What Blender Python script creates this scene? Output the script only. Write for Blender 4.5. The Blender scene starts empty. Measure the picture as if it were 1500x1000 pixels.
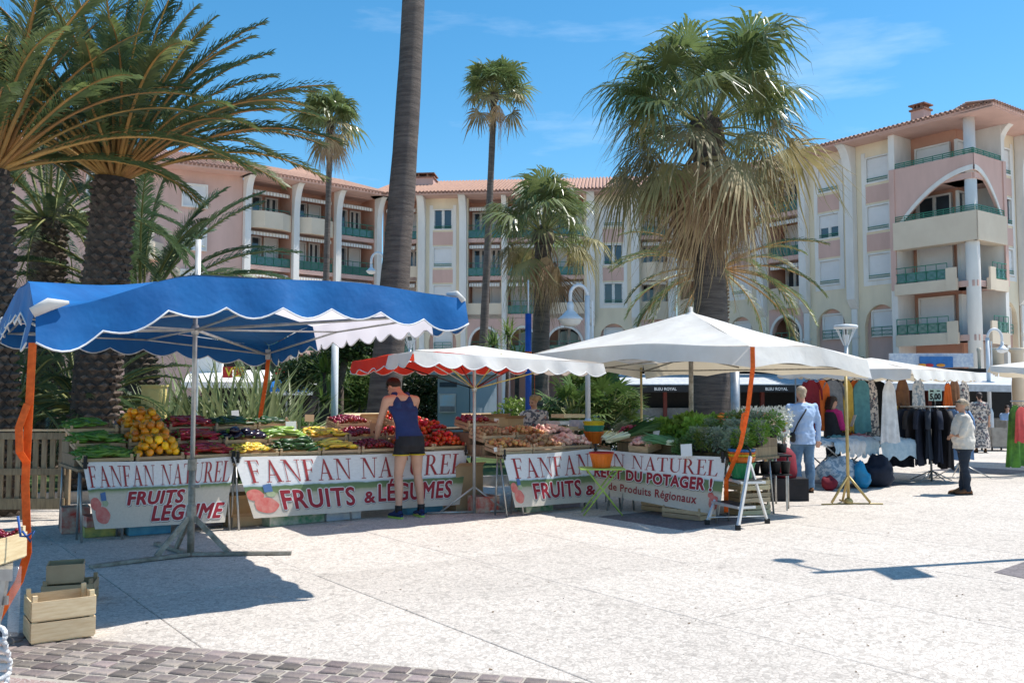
import bpy, bmesh, math, random
from mathutils import Vector, Matrix, Euler, noise
R = math.radians
random.seed(7)
sc = bpy.context.scene
COL = sc.collection
# ------------------------------------------------------------ camera, world, sun, exposure
F = 1333.0; PITCH = math.atan(80 / F); CAMH = 1.6
cd = bpy.data.cameras.new('camera'); cam = bpy.data.objects.new('camera', cd); COL.objects.link(cam)
cam.location = (0, 0, CAMH); cam.rotation_euler = (R(90) + PITCH, 0, 0)
cd.sensor_width = 36; cd.lens = 36 * F / 1500; cd.clip_start = 0.1; cd.clip_end = 3000
cd.dof.use_dof = True; cd.dof.focus_distance = 12.5; cd.dof.aperture_fstop = 8.0
sc.camera = cam
SUN = Vector((0.96 * math.cos(R(60.3)), 0.28 * math.cos(R(60.3)), math.sin(R(60.3)))).normalized()
w = bpy.data.worlds.new('World'); sc.world = w; w.use_nodes = True
nt = w.node_tree; bg = nt.nodes['Background']
sky = nt.nodes.new('ShaderNodeTexSky'); sky.sky_type = 'NISHITA'; sky.sun_disc = False
sky.sun_elevation = R(60.3); sky.sun_rotation = math.atan2(.96, .28)
sky.air_density = 1.0; sky.dust_density = 0.25; sky.ozone_density = 3.2; sky.altitude = 0
# thin cirrus, everywhere in the sky
tc = nt.nodes.new('ShaderNodeTexCoord'); mp = nt.nodes.new('ShaderNodeMapping'); mp.inputs['Scale'].default_value = (1.2, 2.4, 7)
mp.inputs['Rotation'].default_value = (0, R(14), R(30))
cn = nt.nodes.new('ShaderNodeTexNoise'); cn.inputs['Scale'].default_value = 1.3; cn.inputs['Detail'].default_value = 9; cn.inputs['Roughness'].default_value = .62
cr = nt.nodes.new('ShaderNodeValToRGB'); cr.color_ramp.elements[0].position = .56; cr.color_ramp.elements[1].position = .86
cr.color_ramp.elements[1].color = (.4, .4, .4, 1)
cmx = nt.nodes.new('ShaderNodeMix'); cmx.data_type = 'RGBA'; cmx.inputs['B'].default_value = (7.5, 8.2, 9.0, 1)
hs = nt.nodes.new('ShaderNodeHueSaturation'); hs.inputs['Saturation'].default_value = 1.3; hs.inputs['Hue'].default_value = .488; hs.inputs['Value'].default_value = 1.0
nt.links.new(tc.outputs['Generated'], mp.inputs[0]); nt.links.new(mp.outputs[0], cn.inputs['Vector'])
nt.links.new(cn.outputs['Fac'], cr.inputs[0]); nt.links.new(cr.outputs[0], cmx.inputs['Factor'])
nt.links.new(sky.outputs[0], hs.inputs['Color']); nt.links.new(hs.outputs[0], cmx.inputs['A']); nt.links.new(cmx.outputs['Result'], bg.inputs['Color'])
bg.inputs['Strength'].default_value = 0.128
sl = bpy.data.lights.new('sun', 'SUN'); sl.energy = 4.4; sl.angle = R(.53); sl.color = (1, .955, .89)
so = bpy.data.objects.new('sun', sl); COL.objects.link(so); so.rotation_euler = SUN.to_track_quat('Z', 'Y').to_euler(); so.location = SUN * 60
sc.view_settings.view_transform = 'Standard'; sc.view_settings.look = 'None'; sc.view_settings.gamma = 1
sc.view_settings.exposure = 0.52; sc.view_settings.use_curve_mapping = False
try:
    sc.cycles.max_bounces = 8; sc.cycles.transparent_max_bounces = 12; sc.cycles.use_denoising = True
except Exception: pass

# ------------------------------------------------------------ helpers
def G(px, py, z=0.0):
    "point of the photograph on a horizontal plane"
    u = (px - 750) / F; v = (500 - py) / F
    dy = math.cos(PITCH) - v * math.sin(PITCH); dz = math.sin(PITCH) + v * math.cos(PITCH)
    t = (z - CAMH) / dz
    return Vector((u * t, dy * t, z))
def P(px, py, Y):
    u = (px - 750) / F; v = (500 - py) / F
    dy = math.cos(PITCH) - v * math.sin(PITCH); dz = math.sin(PITCH) + v * math.cos(PITCH)
    t = Y / dy
    return Vector((u * t, Y, CAMH + dz * t))
def ident(x, y, z): return (x, y, z)
class MB:
    def __init__(s, T=None): s.v = []; s.f = []; s.T = T or ident; s.uv = None
    def add(s, vs, fs):
        o = len(s.v); s.v += [s.T(*p) for p in vs]; s.f += [tuple(i + o for i in q) for q in fs]; return s
    def box(s, x0, x1, y0, y1, z0, z1):
        return s.add([(x0,y0,z0),(x1,y0,z0),(x1,y1,z0),(x0,y1,z0),(x0,y0,z1),(x1,y0,z1),(x1,y1,z1),(x0,y1,z1)],
                     [(0,3,2,1),(4,5,6,7),(0,1,5,4),(1,2,6,5),(2,3,7,6),(3,0,4,7)])
    def bar(s, a, b, w, h=None, up=(0, 0, 1)):
        a = Vector(a); b = Vector(b); h = h or w; d = (b - a).normalized(); upv = Vector(up)
        if abs(d.dot(upv)) > .98: upv = Vector((1, 0, 0))
        r = d.cross(upv).normalized() * w / 2; u = r.cross(d).normalized() * h / 2
        vs = [tuple(c + x * r + y * u) for c in (a, b) for x, y in ((-1,-1),(1,-1),(1,1),(-1,1))]
        return s.add(vs, [(0,1,2,3),(7,6,5,4),(0,4,5,1),(1,5,6,2),(2,6,7,3),(3,7,4,0)])
    def tube(s, pts, r, n=8, cap=True, sx=1.0):
        pts = [Vector(p) for p in pts]; m = len(pts)
        rs = r if isinstance(r, (list, tuple)) else [r] * m
        vs = []; fs = []; prev = None
        for i, p in enumerate(pts):
            d = (pts[min(i + 1, m - 1)] - pts[max(i - 1, 0)])
            d = d.normalized() if d.length > 1e-9 else Vector((0, 0, 1))
            if prev is None:
                a = Vector((1, 0, 0)) if abs(d.x) < .9 else Vector((0, 1, 0))
                prev = (a - d * a.dot(d)).normalized()
            else:
                prev = prev - d * prev.dot(d)
                prev = prev.normalized() if prev.length > 1e-6 else d.orthogonal().normalized()
            q = d.cross(prev)
            for k in range(n):
                t = 2 * math.pi * k / n
                vs.append(tuple(p + (prev * math.cos(t) * sx + q * math.sin(t)) * rs[i]))
        for i in range(m - 1):
            for k in range(n):
                k2 = (k + 1) % n
                fs.append((i*n+k, i*n+k2, (i+1)*n+k2, (i+1)*n+k))
        if cap: fs.append(tuple(range(n - 1, -1, -1))); fs.append(tuple((m-1)*n + k for k in range(n)))
        return s.add(vs, fs)
    def lathe(s, prof, c=(0, 0, 0), n=16, cap=True):
        vs = []; fs = []; m = len(prof)
        for r, z in prof:
            for k in range(n):
                t = 2 * math.pi * k / n; vs.append((c[0] + r * math.cos(t), c[1] + r * math.sin(t), c[2] + z))
        for i in range(m - 1):
            for k in range(n):
                k2 = (k + 1) % n; fs.append((i*n+k, i*n+k2, (i+1)*n+k2, (i+1)*n+k))
        if cap: fs.append(tuple(range(n - 1, -1, -1))); fs.append(tuple((m-1)*n + k for k in range(n)))
        return s.add(vs, fs)
    def ball(s, c, r, n=10, m=7, f=None):
        rx, ry, rz = r if isinstance(r, (list, tuple)) else (r, r, r)
        vs = [(c[0], c[1], c[2] - rz)]; fs = []
        for i in range(1, m):
            a = math.pi * i / m
            for k in range(n):
                t = 2 * math.pi * k / n; g = f(t, a) if f else 1
                vs.append((c[0] + rx*g*math.sin(a)*math.cos(t), c[1] + ry*g*math.sin(a)*math.sin(t), c[2] - rz*math.cos(a)))
        vs.append((c[0], c[1], c[2] + rz)); L = len(vs) - 1
        for k in range(n):
            k2 = (k + 1) % n; fs.append((0, 1 + k2, 1 + k)); fs.append((L, L - n + k, L - n + k2))
            for i in range(m - 2): fs.append((1+i*n+k, 1+i*n+k2, 1+(i+1)*n+k2, 1+(i+1)*n+k))
        return s.add(vs, fs)
    def prism(s, poly, y0, y1):
        "poly in x,z; extruded along y"
        n = len(poly)
        vs = [(x, y0, z) for x, z in poly] + [(x, y1, z) for x, z in poly]
        fs = [tuple(range(n)), tuple(range(2*n - 1, n - 1, -1))] + [(k, (k+1) % n, n + (k+1) % n, n + k) for k in range(n)]
        return s.add(vs, fs)
    def slabpoly(s, poly, z0, z1):
        n = len(poly)
        vs = [(x, y, z0) for x, y in poly] + [(x, y, z1) for x, y in poly]
        fs = [tuple(range(n)), tuple(range(2*n - 1, n - 1, -1))] + [(k, (k+1) % n, n + (k+1) % n, n + k) for k in range(n)]
        return s.add(vs, fs)
    def quad(s, a, b, c, d): return s.add([a, b, c, d], [(0, 1, 2, 3)])
    def grid(s, fn, nu, nv, uv=False):
        vs = [fn(i / nu, j / nv) for j in range(nv + 1) for i in range(nu + 1)]
        fs = [(j*(nu+1)+i, j*(nu+1)+i+1, (j+1)*(nu+1)+i+1, (j+1)*(nu+1)+i) for j in range(nv) for i in range(nu)]
        if uv: s.uv = [(i / nu, j / nv) for j in range(nv + 1) for i in range(nu + 1)]
        return s.add(vs, fs)
    def mesh(s, name, mat, smooth=False, off=(0, 0, 0)):
        me = bpy.data.meshes.new(name)
        ox, oy, oz = off
        me.from_pydata([(x - ox, y - oy, z - oz) for x, y, z in s.v], [], s.f)
        if s.uv:
            ul = me.uv_layers.new(name='UVMap')
            for lp in me.loops: ul.data[lp.index].uv = s.uv[lp.vertex_index]
        if mat: me.materials.append(mat)
        if smooth: me.polygons.foreach_set('use_smooth', [True] * len(me.polygons))
        me.update()
        return me
def wloc(o):
    v = Vector((0, 0, 0))
    while o: v = v + o.location; o = o.parent
    return v
def link(name, me, parent=None, **kw):
    o = bpy.data.objects.new(name, me); COL.objects.link(o)
    if parent: o.parent = parent
    for k, v in kw.items(): o[k] = v
    return o
def part(name, mb, mat, parent=None, smooth=False, local=False, **kw):
    "mb is in world coordinates unless local; parents above are never rotated when world is used"
    off = (0, 0, 0) if local or not parent else wloc(parent)
    return link(name, mb.mesh(name, mat, smooth, off), parent, **kw)
def tag(o, label, cat, group=None):
    o['label'] = label; o['category'] = cat
    if group: o['group'] = group
    return o
def thing(name, label, cat, loc=(0, 0, 0), group=None, rz=0):
    o = bpy.data.objects.new(name, None); COL.objects.link(o); o.location = loc; o.rotation_euler = (0, 0, rz)
    o.empty_display_size = .2
    return tag(o, label, cat, group)
def single(name, mb, mat, label, cat, group=None, smooth=False, origin=None):
    if origin is None:
        n = len(mb.v); origin = (sum(p[0] for p in mb.v)/n, sum(p[1] for p in mb.v)/n, min(p[2] for p in mb.v))
    o = link(name, mb.mesh(name, mat, smooth, origin)); o.location = origin
    return tag(o, label, cat, group)
def struct(name, mb, mat, smooth=False, parent=None):
    o = part(name, mb, mat, parent, smooth)
    if not parent: o['kind'] = 'structure'
    return o
KIDS = {}
def copy_tree(o, parent=None):
    c = o.copy(); COL.objects.link(c); c.parent = parent
    for ch in list(o.children): copy_tree(ch, c)
    return c

# ------------------------------------------------------------ materials
MATS = {}
def mat(name, col, rough=.75, col2=None, scale=6.0, bump=0.0, bscale=40.0, metal=0.0, trans=0.0, spec=.35, objvar=0.0, detail=4, coords='Object', stretch=None, tcol=None, dist=.02):
    if name in MATS: return MATS[name]
    m = bpy.data.materials.new(name); m.use_nodes = True; n = m.node_tree; b = n.nodes['Principled BSDF']
    N = n.nodes.new; L = n.links.new
    b.inputs['Roughness'].default_value = rough; b.inputs['Metallic'].default_value = metal
    b.inputs['Specular IOR Level'].default_value = spec
    tc = N('ShaderNodeTexCoord'); src = tc.outputs[coords]
    if stretch:
        mp = N('ShaderNodeMapping'); mp.inputs['Scale'].default_value = stretch; L(src, mp.inputs[0]); src = mp.outputs[0]
    if col2 is None: col2 = tuple(c * .72 for c in col)
    nz = N('ShaderNodeTexNoise'); nz.inputs['Scale'].default_value = scale; nz.inputs['Detail'].default_value = detail; nz.inputs['Roughness'].default_value = .6
    L(src, nz.inputs['Vector'])
    rp = N('ShaderNodeValToRGB'); rp.color_ramp.elements[0].position = .35; rp.color_ramp.elements[1].position = .68
    rp.color_ramp.elements[0].color = (*col2, 1); rp.color_ramp.elements[1].color = (*col, 1)
    L(nz.outputs['Fac'], rp.inputs[0]); cout = rp.outputs[0]
    if objvar:
        oi = N('ShaderNodeObjectInfo'); mr = N('ShaderNodeMapRange'); mr.inputs['To Min'].default_value = 1 - objvar; mr.inputs['To Max'].default_value = 1 + objvar
        h = N('ShaderNodeHueSaturation'); L(oi.outputs['Random'], mr.inputs['Value']); L(mr.outputs[0], h.inputs['Value'])
        mh = N('ShaderNodeMapRange'); mh.inputs['To Min'].default_value = .5 - objvar * .06; mh.inputs['To Max'].default_value = .5 + objvar * .06
        wn = N('ShaderNodeTexWhiteNoise'); wn.noise_dimensions = '1D'; L(oi.outputs['Random'], wn.inputs['W']); L(wn.outputs['Value'], mh.inputs['Value']); L(mh.outputs[0], h.inputs['Hue'])
        L(cout, h.inputs['Color']); cout = h.outputs[0]
    L(cout, b.inputs['Base Color'])
    if bump:
        bn = N('ShaderNodeTexNoise'); bn.inputs['Scale'].default_value = bscale; bn.inputs['Detail'].default_value = 3; L(src, bn.inputs['Vector'])
        bp = N('ShaderNodeBump'); bp.inputs['Strength'].default_value = bump; bp.inputs['Distance'].default_value = dist
        L(bn.outputs['Fac'], bp.inputs['Height']); L(bp.outputs[0], b.inputs['Normal'])
    if trans:
        tr = N('ShaderNodeBsdfTranslucent'); mx = N('ShaderNodeMixShader'); mx.inputs[0].default_value = trans
        if tcol: tr.inputs['Color'].default_value = (*tcol, 1)
        else: L(cout, tr.inputs['Color'])
        L(b.outputs[0], mx.inputs[1]); L(tr.outputs[0], mx.inputs[2]); L(mx.outputs[0], n.nodes['Material Output'].inputs['Surface'])
    MATS[name] = m
    return m
def glass(name='window_glass', col=(.05, .07, .09), rough=.06):
    return mat(name, col, rough, tuple(c * .6 for c in col), .4, spec=.9)

def text2d(body, size=1.0, bold=0.0, shear=0.0, spacing=1.0):
    cu = bpy.data.curves.new('t', 'FONT'); cu.body = body; cu.size = size; cu.offset = bold; cu.shear = shear; cu.space_character = spacing
    cu.resolution_u = 3
    o = bpy.data.objects.new('t', cu); COL.objects.link(o)
    dg = bpy.context.evaluated_depsgraph_get(); me = bpy.data.meshes.new_from_object(o.evaluated_get(dg))
    vs = [(v.co.x, v.co.y) for v in me.vertices]; fs = [tuple(p.vertices) for p in me.polygons]
    bpy.data.objects.remove(o); bpy.data.meshes.remove(me); bpy.data.curves.remove(cu)
    return vs, fs
def text_mb(body, size, fn, bold=0.0, shear=0.0, x0=0.0, width=None, spacing=1.0):
    "fn maps (x, y) of the lettering to a world point; width stretches the line"
    vs, fs = text2d(body, size, bold, shear, spacing)
    if not vs: return MB()
    mn = min(v[0] for v in vs); mx = max(v[0] for v in vs); k = (width / (mx - mn)) if width else 1
    m = MB(); m.v = [fn(x0 + (x - mn) * k, y) for x, y in vs]; m.f = list(fs); return m
# ------------------------------------------------------------ the palette
M = {}
M['pink'] = mat('pink_render', (.66, .44, .375), .85, (.585, .385, .325), 1.1, .15, 60, stretch=(1, 1, .3))
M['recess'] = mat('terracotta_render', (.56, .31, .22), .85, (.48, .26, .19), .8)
M['cream'] = mat('cream_render', (.80, .69, .51), .85, (.71, .61, .45), 1.1, .15, 60, stretch=(1, 1, .3))
M['white'] = mat('white_render', (.80, .775, .73), .8, (.68, .655, .61), 1.4, stretch=(1, 1, .25))
M['parapet'] = mat('parapet_render', (.72, .61, .47), .8, (.66, .55, .42), .9)
M['shutter'] = mat('roller_shutter', (.74, .73, .72), .55, (.68, .67, .66), 1.2)
M['wframe'] = mat('white_window_frame', (.78, .78, .77), .5)
M['green_rail'] = mat('green_railing', (.04, .22, .14), .45, (.03, .17, .11), 3)
M['glass'] = glass()
M['glass_green'] = mat('green_glass', (.07, .17, .15), .1, (.05, .12, .11), .8, spec=.8)
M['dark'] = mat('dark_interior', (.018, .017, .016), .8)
M['awn'] = mat('striped_awning', (.62, .56, .47), .8, (.5, .42, .34), 2)
M['tile'] = mat('roof_tile', (.45, .26, .18), .85, (.32, .19, .14), 3.5, .3, 30)
M['tile2'] = mat('roof_tile_end', (.38, .19, .12), .85, (.16, .09, .07), 5)
M['metal'] = mat('galvanised_metal', (.46, .46, .45), .38, (.33, .33, .32), 9, metal=.75)
M['pole'] = mat('aluminium_pole', (.60, .59, .56), .4, (.42, .41, .38), 7, metal=.45)
M['oldpole'] = mat('worn_pole', (.40, .38, .33), .55, (.20, .18, .14), 12, metal=.3)
M['gold'] = mat('yellowed_pole', (.52, .40, .17), .45, (.38, .28, .11), 7, metal=.3)
M['lampwhite'] = mat('white_lamp_paint', (.74, .76, .78), .4, (.62, .64, .66), 3)
M['blackrub'] = mat('black_rubber', (.02, .02, .02), .6)
M['strap'] = mat('orange_strap', (.92, .21, .03), .55, (.62, .12, .015), 26, trans=.35, tcol=(1, .25, .03))
M['blue'] = mat('blue_canvas', (.010, .135, .38), .62, (.008, .095, .29), 2.4, .5, 5, trans=.03, spec=.25, dist=.03)
M['whitecanvas'] = mat('white_canvas', (.79, .78, .75), .75, (.68, .66, .62), 2.0, .5, 4, trans=.22, tcol=(.80, .72, .64), dist=.03)
M['cream_canvas'] = mat('cream_canvas', (.76, .70, .58), .75, (.7, .63, .5), 1.5, .2, 6, trans=.25, tcol=(.8, .68, .5))
M['whitelin'] = mat('white_panel_canvas', (.80, .78, .80), .75, (.76, .73, .77), 1.4, trans=.45, tcol=(.86, .80, .84))
M['red_canvas'] = mat('red_canvas', (.78, .05, .025), .65, (.66, .04, .02), 2, trans=.25, tcol=(1, .09, .04))
M['piping'] = mat('white_piping', (.78, .78, .78), .6)
M['wood'] = mat('pale_crate_wood', (.62, .46, .29), .8, (.46, .31, .18), 3, .25, 60, objvar=.18, stretch=(2, 2, 18))
M['wood2'] = mat('fresh_crate_wood', (.74, .60, .38), .8, (.60, .44, .25), 3, .2, 60, objvar=.12, stretch=(2, 2, 18))
M['woodold'] = mat('weathered_wood', (.33, .24, .15), .85, (.20, .14, .09), 3, .3, 50, objvar=.2, stretch=(10, 10, 1.5))
M['card'] = mat('cardboard', (.50, .34, .20), .85, (.42, .28, .16), 4, objvar=.15)
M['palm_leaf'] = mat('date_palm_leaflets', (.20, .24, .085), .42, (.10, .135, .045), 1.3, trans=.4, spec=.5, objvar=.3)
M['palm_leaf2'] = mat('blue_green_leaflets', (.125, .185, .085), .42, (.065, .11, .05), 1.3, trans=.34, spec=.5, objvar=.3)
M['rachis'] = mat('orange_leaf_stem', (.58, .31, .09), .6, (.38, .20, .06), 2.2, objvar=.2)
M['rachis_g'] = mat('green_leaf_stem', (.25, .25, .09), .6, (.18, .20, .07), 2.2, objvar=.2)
M['fan'] = mat('fan_palm_leaf', (.20, .245, .085), .32, (.11, .145, .05), 2.0, trans=.36, spec=.7, objvar=.3)
M['fan_dead'] = mat('dead_palm_leaf', (.50, .36, .22), .75, (.33, .22, .13), 3.0, trans=.2, objvar=.3)
M['fan_mid'] = mat('yellowing_palm_leaf', (.36, .29, .14), .6, (.19, .17, .07), 2.0, trans=.25, objvar=.3)
M['bark_fan'] = mat('grey_palm_bark', (.17, .14, .12), .9, (.085, .07, .062), 2.5, .8, 14, stretch=(1, 1, 9), dist=.03)
M['bark_date'] = mat('date_palm_bark', (.12, .092, .07), .95, (.045, .034, .028), 6, .8, 22)
M['boot'] = mat('date_palm_boot', (.20, .155, .115), .9, (.07, .052, .042), 9, .6, 30, objvar=.2)
M['leaf_dk'] = mat('dark_shrub_leaf', (.045, .085, .022), .5, (.02, .045, .012), 2.2, trans=.2, objvar=.25)
M['leaf_md'] = mat('mid_shrub_leaf', (.14, .21, .05), .5, (.07, .12, .03), 2.2, trans=.3, objvar=.25)
M['leaf_br'] = mat('bright_leaf', (.19, .27, .05), .45, (.10, .16, .03), 2.2, trans=.35, objvar=.25)
M['phorm'] = mat('flax_leaf', (.34, .37, .20), .45, (.15, .20, .08), 1.0, trans=.25, objvar=.3)
M['skin'] = mat('skin', (.62, .36, .255), .5, (.54, .29, .20), 5, spec=.4)
M['skin_tan'] = mat('tanned_skin', (.46, .25, .16), .5, (.40, .21, .135), 5, spec=.4)
M['navy'] = mat('navy_vest_fabric', (.022, .045, .15), .8, (.016, .035, .12), 6, .4, 12)
M['blackfab'] = mat('black_shorts_fabric', (.022, .02, .024), .7, (.014, .013, .015), 6, .4, 12)
M['yellowfab'] = mat('yellow_hem', (.75, .52, .03), .7)
M['ltblue'] = mat('light_blue_shirt', (.40, .52, .72), .85, (.35, .47, .67), 5, .5, 9)
M['jeans'] = mat('faded_jeans', (.14, .24, .36), .9, (.07, .13, .22), 4, .3, 20)
M['darkjean'] = mat('dark_trousers', (.022, .032, .05), .85, (.015, .022, .035), 5, .3, 20)
M['beigetop'] = mat('pale_blouse', (.68, .62, .54), .85, (.6, .54, .46), 5, .5, 10)
M['hair_bl'] = mat('blond_hair', (.42, .27, .13), .6, (.27, .16, .07), 14, .6, 60)
M['hair_gr'] = mat('grey_blond_hair', (.52, .40, .28), .6, (.36, .27, .18), 14, .6, 60)
M['hair_dk'] = mat('dark_hair', (.035, .018, .012), .5, (.02, .01, .008), 14, .6, 60)
M['pinkfab'] = mat('magenta_sleeve', (.60, .03, .20), .8)
M['tyre'] = mat('dark_sole', (.03, .03, .03), .8)
M['lime'] = mat('lime_green_metal', (.42, .62, .12), .5)
M['paper'] = mat('white_card', (.78, .77, .74), .8, (.72, .71, .68), 6)
M['ink'] = mat('black_ink', (.02, .02, .02), .7)
M['crimson'] = mat('dark_red_print', (.36, .045, .05), .65, (.30, .035, .04), 8)
M['crimson2'] = mat('crimson_print', (.34, .022, .04), .65, (.27, .018, .03), 8)
M['printwhite'] = mat('white_print', (.80, .79, .77), .65)
M['printdark'] = mat('dark_print_shadow', (.05, .07, .10), .65)
# ------------------------------------------------------------ ground
E1 = Vector((.81, .586)); E2 = Vector((-.586, .81))
def stone_mat(name, base, dark, chip=26.0, edge=.55):
    m = bpy.data.materials.new(name); m.use_nodes = True; n = m.node_tree; b = n.nodes['Principled BSDF']; N = n.nodes.new; L = n.links.new
    geo = N('ShaderNodeNewGeometry'); src = geo.outputs['Position']
    v = N('ShaderNodeTexVoronoi'); v.inputs['Scale'].default_value = chip; L(src, v.inputs['Vector'])
    ve = N('ShaderNodeTexVoronoi'); ve.feature = 'DISTANCE_TO_EDGE'; ve.inputs['Scale'].default_value = chip; L(src, ve.inputs['Vector'])
    bw = N('ShaderNodeRGBToBW'); L(v.outputs['Color'], bw.inputs[0])
    rp = N('ShaderNodeValToRGB'); e = rp.color_ramp.elements; e[0].position = .15; e[1].position = .8
    e[0].color = (*[c * .78 for c in base], 1); e[1].color = (*[min(1, c * 1.12) for c in base], 1)
    x = e.new(.32); x.color = (*base, 1); L(bw.outputs[0], rp.inputs[0])
    er = N('ShaderNodeMapRange'); er.inputs['From Max'].default_value = .11; er.inputs['To Min'].default_value = edge; L(ve.outputs['Distance'], er.inputs['Value'])
    mx = N('ShaderNodeMix'); mx.data_type = 'RGBA'; mx.inputs['A'].default_value = (*dark, 1); L(er.outputs[0], mx.inputs['Factor']); L(rp.outputs[0], mx.inputs['B'])
    nz = N('ShaderNodeTexNoise'); nz.inputs['Scale'].default_value = .55; nz.inputs['Detail'].default_value = 7; nz.inputs['Roughness'].default_value = .65; L(src, nz.inputs['Vector'])
    nr = N('ShaderNodeMapRange'); nr.inputs['From Min'].default_value = .3; nr.inputs['From Max'].default_value = .7; nr.inputs['To Min'].default_value = .90; nr.inputs['To Max'].default_value = 1.05; L(nz.outputs['Fac'], nr.inputs['Value'])
    # small dark spots of old dirt
    nz2 = N('ShaderNodeTexNoise'); nz2.inputs['Scale'].default_value = 5; nz2.inputs['Detail'].default_value = 5; L(src, nz2.inputs['Vector'])
    sr = N('ShaderNodeMapRange'); sr.inputs['From Min'].default_value = .585; sr.inputs['From Max'].default_value = .72; sr.inputs['To Min'].default_value = 1; sr.inputs['To Max'].default_value = .80; L(nz2.outputs['Fac'], sr.inputs['Value'])
    mu = N('ShaderNodeMath'); mu.operation = 'MULTIPLY'; L(nr.outputs[0], mu.inputs[0]); L(sr.outputs[0], mu.inputs[1])
    oi = N('ShaderNodeObjectInfo'); om = N('ShaderNodeMapRange'); om.inputs['To Min'].default_value = .93; om.inputs['To Max'].default_value = 1.05; L(oi.outputs['Random'], om.inputs['Value'])
    mu2 = N('ShaderNodeMath'); mu2.operation = 'MULTIPLY'; L(mu.outputs[0], mu2.inputs[0]); L(om.outputs[0], mu2.inputs[1])
    h = N('ShaderNodeHueSaturation'); L(mx.outputs['Result'], h.inputs['Color']); L(mu2.outputs[0], h.inputs['Value']); L(h.outputs[0], b.inputs['Base Color'])
    b.inputs['Roughness'].default_value = .8; b.inputs['Specular IOR Level'].default_value = .25
    bp = N('ShaderNodeBump'); bp.inputs['Strength'].default_value = .35; bp.inputs['Distance'].default_value = .004; L(ve.outputs['Distance'], bp.inputs['Height']); L(bp.outputs[0], b.inputs['Normal'])
    return m
M['slab'] = stone_mat('pale_aggregate_slab', (.56, .505, .445), (.22, .185, .16), 30, .45)
M['slabfar'] = M['slab']
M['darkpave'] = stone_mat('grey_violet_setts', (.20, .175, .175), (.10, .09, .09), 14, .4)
M['mosaic'] = stone_mat('red_crazy_mosaic', (.30, .20, .18), (.50, .46, .42), 42, .1)
M['brick'] = mat('violet_brown_sett', (.265, .215, .185), .85, (.18, .15, .145), 7, .4, 55, objvar=.42)
M['mortar'] = mat('sandy_mortar', (.46, .41, .35), .95, (.36, .32, .27), 14, .4, 80)
gm = MB(); gm.box(-600, 600, -200, 1200, -.6, -.012)
ground = struct('ground', gm, M['slab'])
SL = 1.56; cells = []
for i in range(-20, 30):
    for j in range(-20, 40):
        c = E1 * ((i + .5) * SL) + E2 * ((j + .5) * SL) + Vector((.3, .1))
        if c.y < 3.6 or abs(c.x) > .62 * c.y + 1.4: continue
        cells.append((c.y, i, j, c))
cells.sort(key=lambda q: q[0]); cells = cells[:298]
sm = MB(); g = .0025; a = SL / 2 - g
for dx, dy, z in ((-1,-1,-.03),(1,-1,-.03),(1,1,-.03),(-1,1,-.03),(-1,-1,-.004),(1,-1,-.004),(1,1,-.004),(-1,1,-.004)): 
    p = E1 * dx * a + E2 * dy * a; sm.v.append((p.x, p.y, z))
for dx, dy in ((-1,-1),(1,-1),(1,1),(-1,1)):
    p = E1 * dx * (a - .006) + E2 * dy * (a - .006); sm.v.append((p.x, p.y, 0))
sm.f = [(0,1,5,4),(1,2,6,5),(2,3,7,6),(3,0,4,7),(4,5,9,8),(5,6,10,9),(6,7,11,10),(7,4,8,11),(8,9,10,11)]
slab_me = sm.mesh('slab', M['slab']); slab_dk = sm.mesh('slab', M['darkpave'])
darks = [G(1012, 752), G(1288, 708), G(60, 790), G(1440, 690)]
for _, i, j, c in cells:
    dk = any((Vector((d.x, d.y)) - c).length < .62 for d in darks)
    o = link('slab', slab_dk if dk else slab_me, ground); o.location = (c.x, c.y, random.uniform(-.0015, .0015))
# strip of setts in the near left corner
A0 = G(105, 935).xy; D0 = (G(835, 1000).xy - A0).normalized(); N0 = Vector((D0.y, -D0.x))
def strip(s, t): p = A0 + D0 * s + N0 * t; return (p.x, p.y)
sp = MB(); sp.slabpoly([strip(-3, -.03), strip(7, -.03), strip(7, .80), strip(-3, .80)], -.01, .004)
paving = struct('sett_paving', sp, M['mortar'])
sp = MB(); sp.slabpoly([strip(-3, .80), strip(7, .80), strip(7, 3), strip(-3, 3)], -.01, .008); struct('mosaic_paving', sp, M['mosaic'])
bmeshes = []
for q in range(4):
    m = MB(); l, d = .056 + q * .002, .050
    jit = lambda: random.uniform(-.004, .004)
    cs = [(-l+jit(), -d+jit()), (l+jit(), -d+jit()), (l+jit(), d+jit()), (-l+jit(), d+jit())]
    for z, k in ((-.01, 1), (.007, 1), (.013, .86)):
        for x, y in cs: p = D0 * x * k + N0 * y * k; m.v.append((p.x, p.y, z))
    m.f = [(a_, (a_+1) % 4, 4 + (a_+1) % 4, 4 + a_) for a_ in range(4)] + [(4+a_, 4+(a_+1) % 4, 8+(a_+1) % 4, 8+a_) for a_ in range(4)] + [(8, 9, 10, 11)]
    bmeshes.append(m.mesh('sett', M['brick']))
nb = 0
for r in range(6):
    s = -.9 + (r % 2) * .03
    while s < 4.3 and nb < 298:
        x, y = strip(s, .055 + r * .128)
        if abs(x) < .58 * y + .3:
            o = link('sett', bmeshes[nb % 4], paving); o.location = (x, y, random.uniform(-.002, .003)); o.rotation_euler = (0, 0, random.uniform(-.04, .04)); nb += 1
        s += .136
b = MB(); pl = [G(*p) for p in ((1456, 838), (1500, 823), (1600, 828), (1545, 856))]; b.slabpoly([(p.x, p.y) for p in pl], -.01, .004); struct('dark_inlay', b, M['darkpave'])
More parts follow.
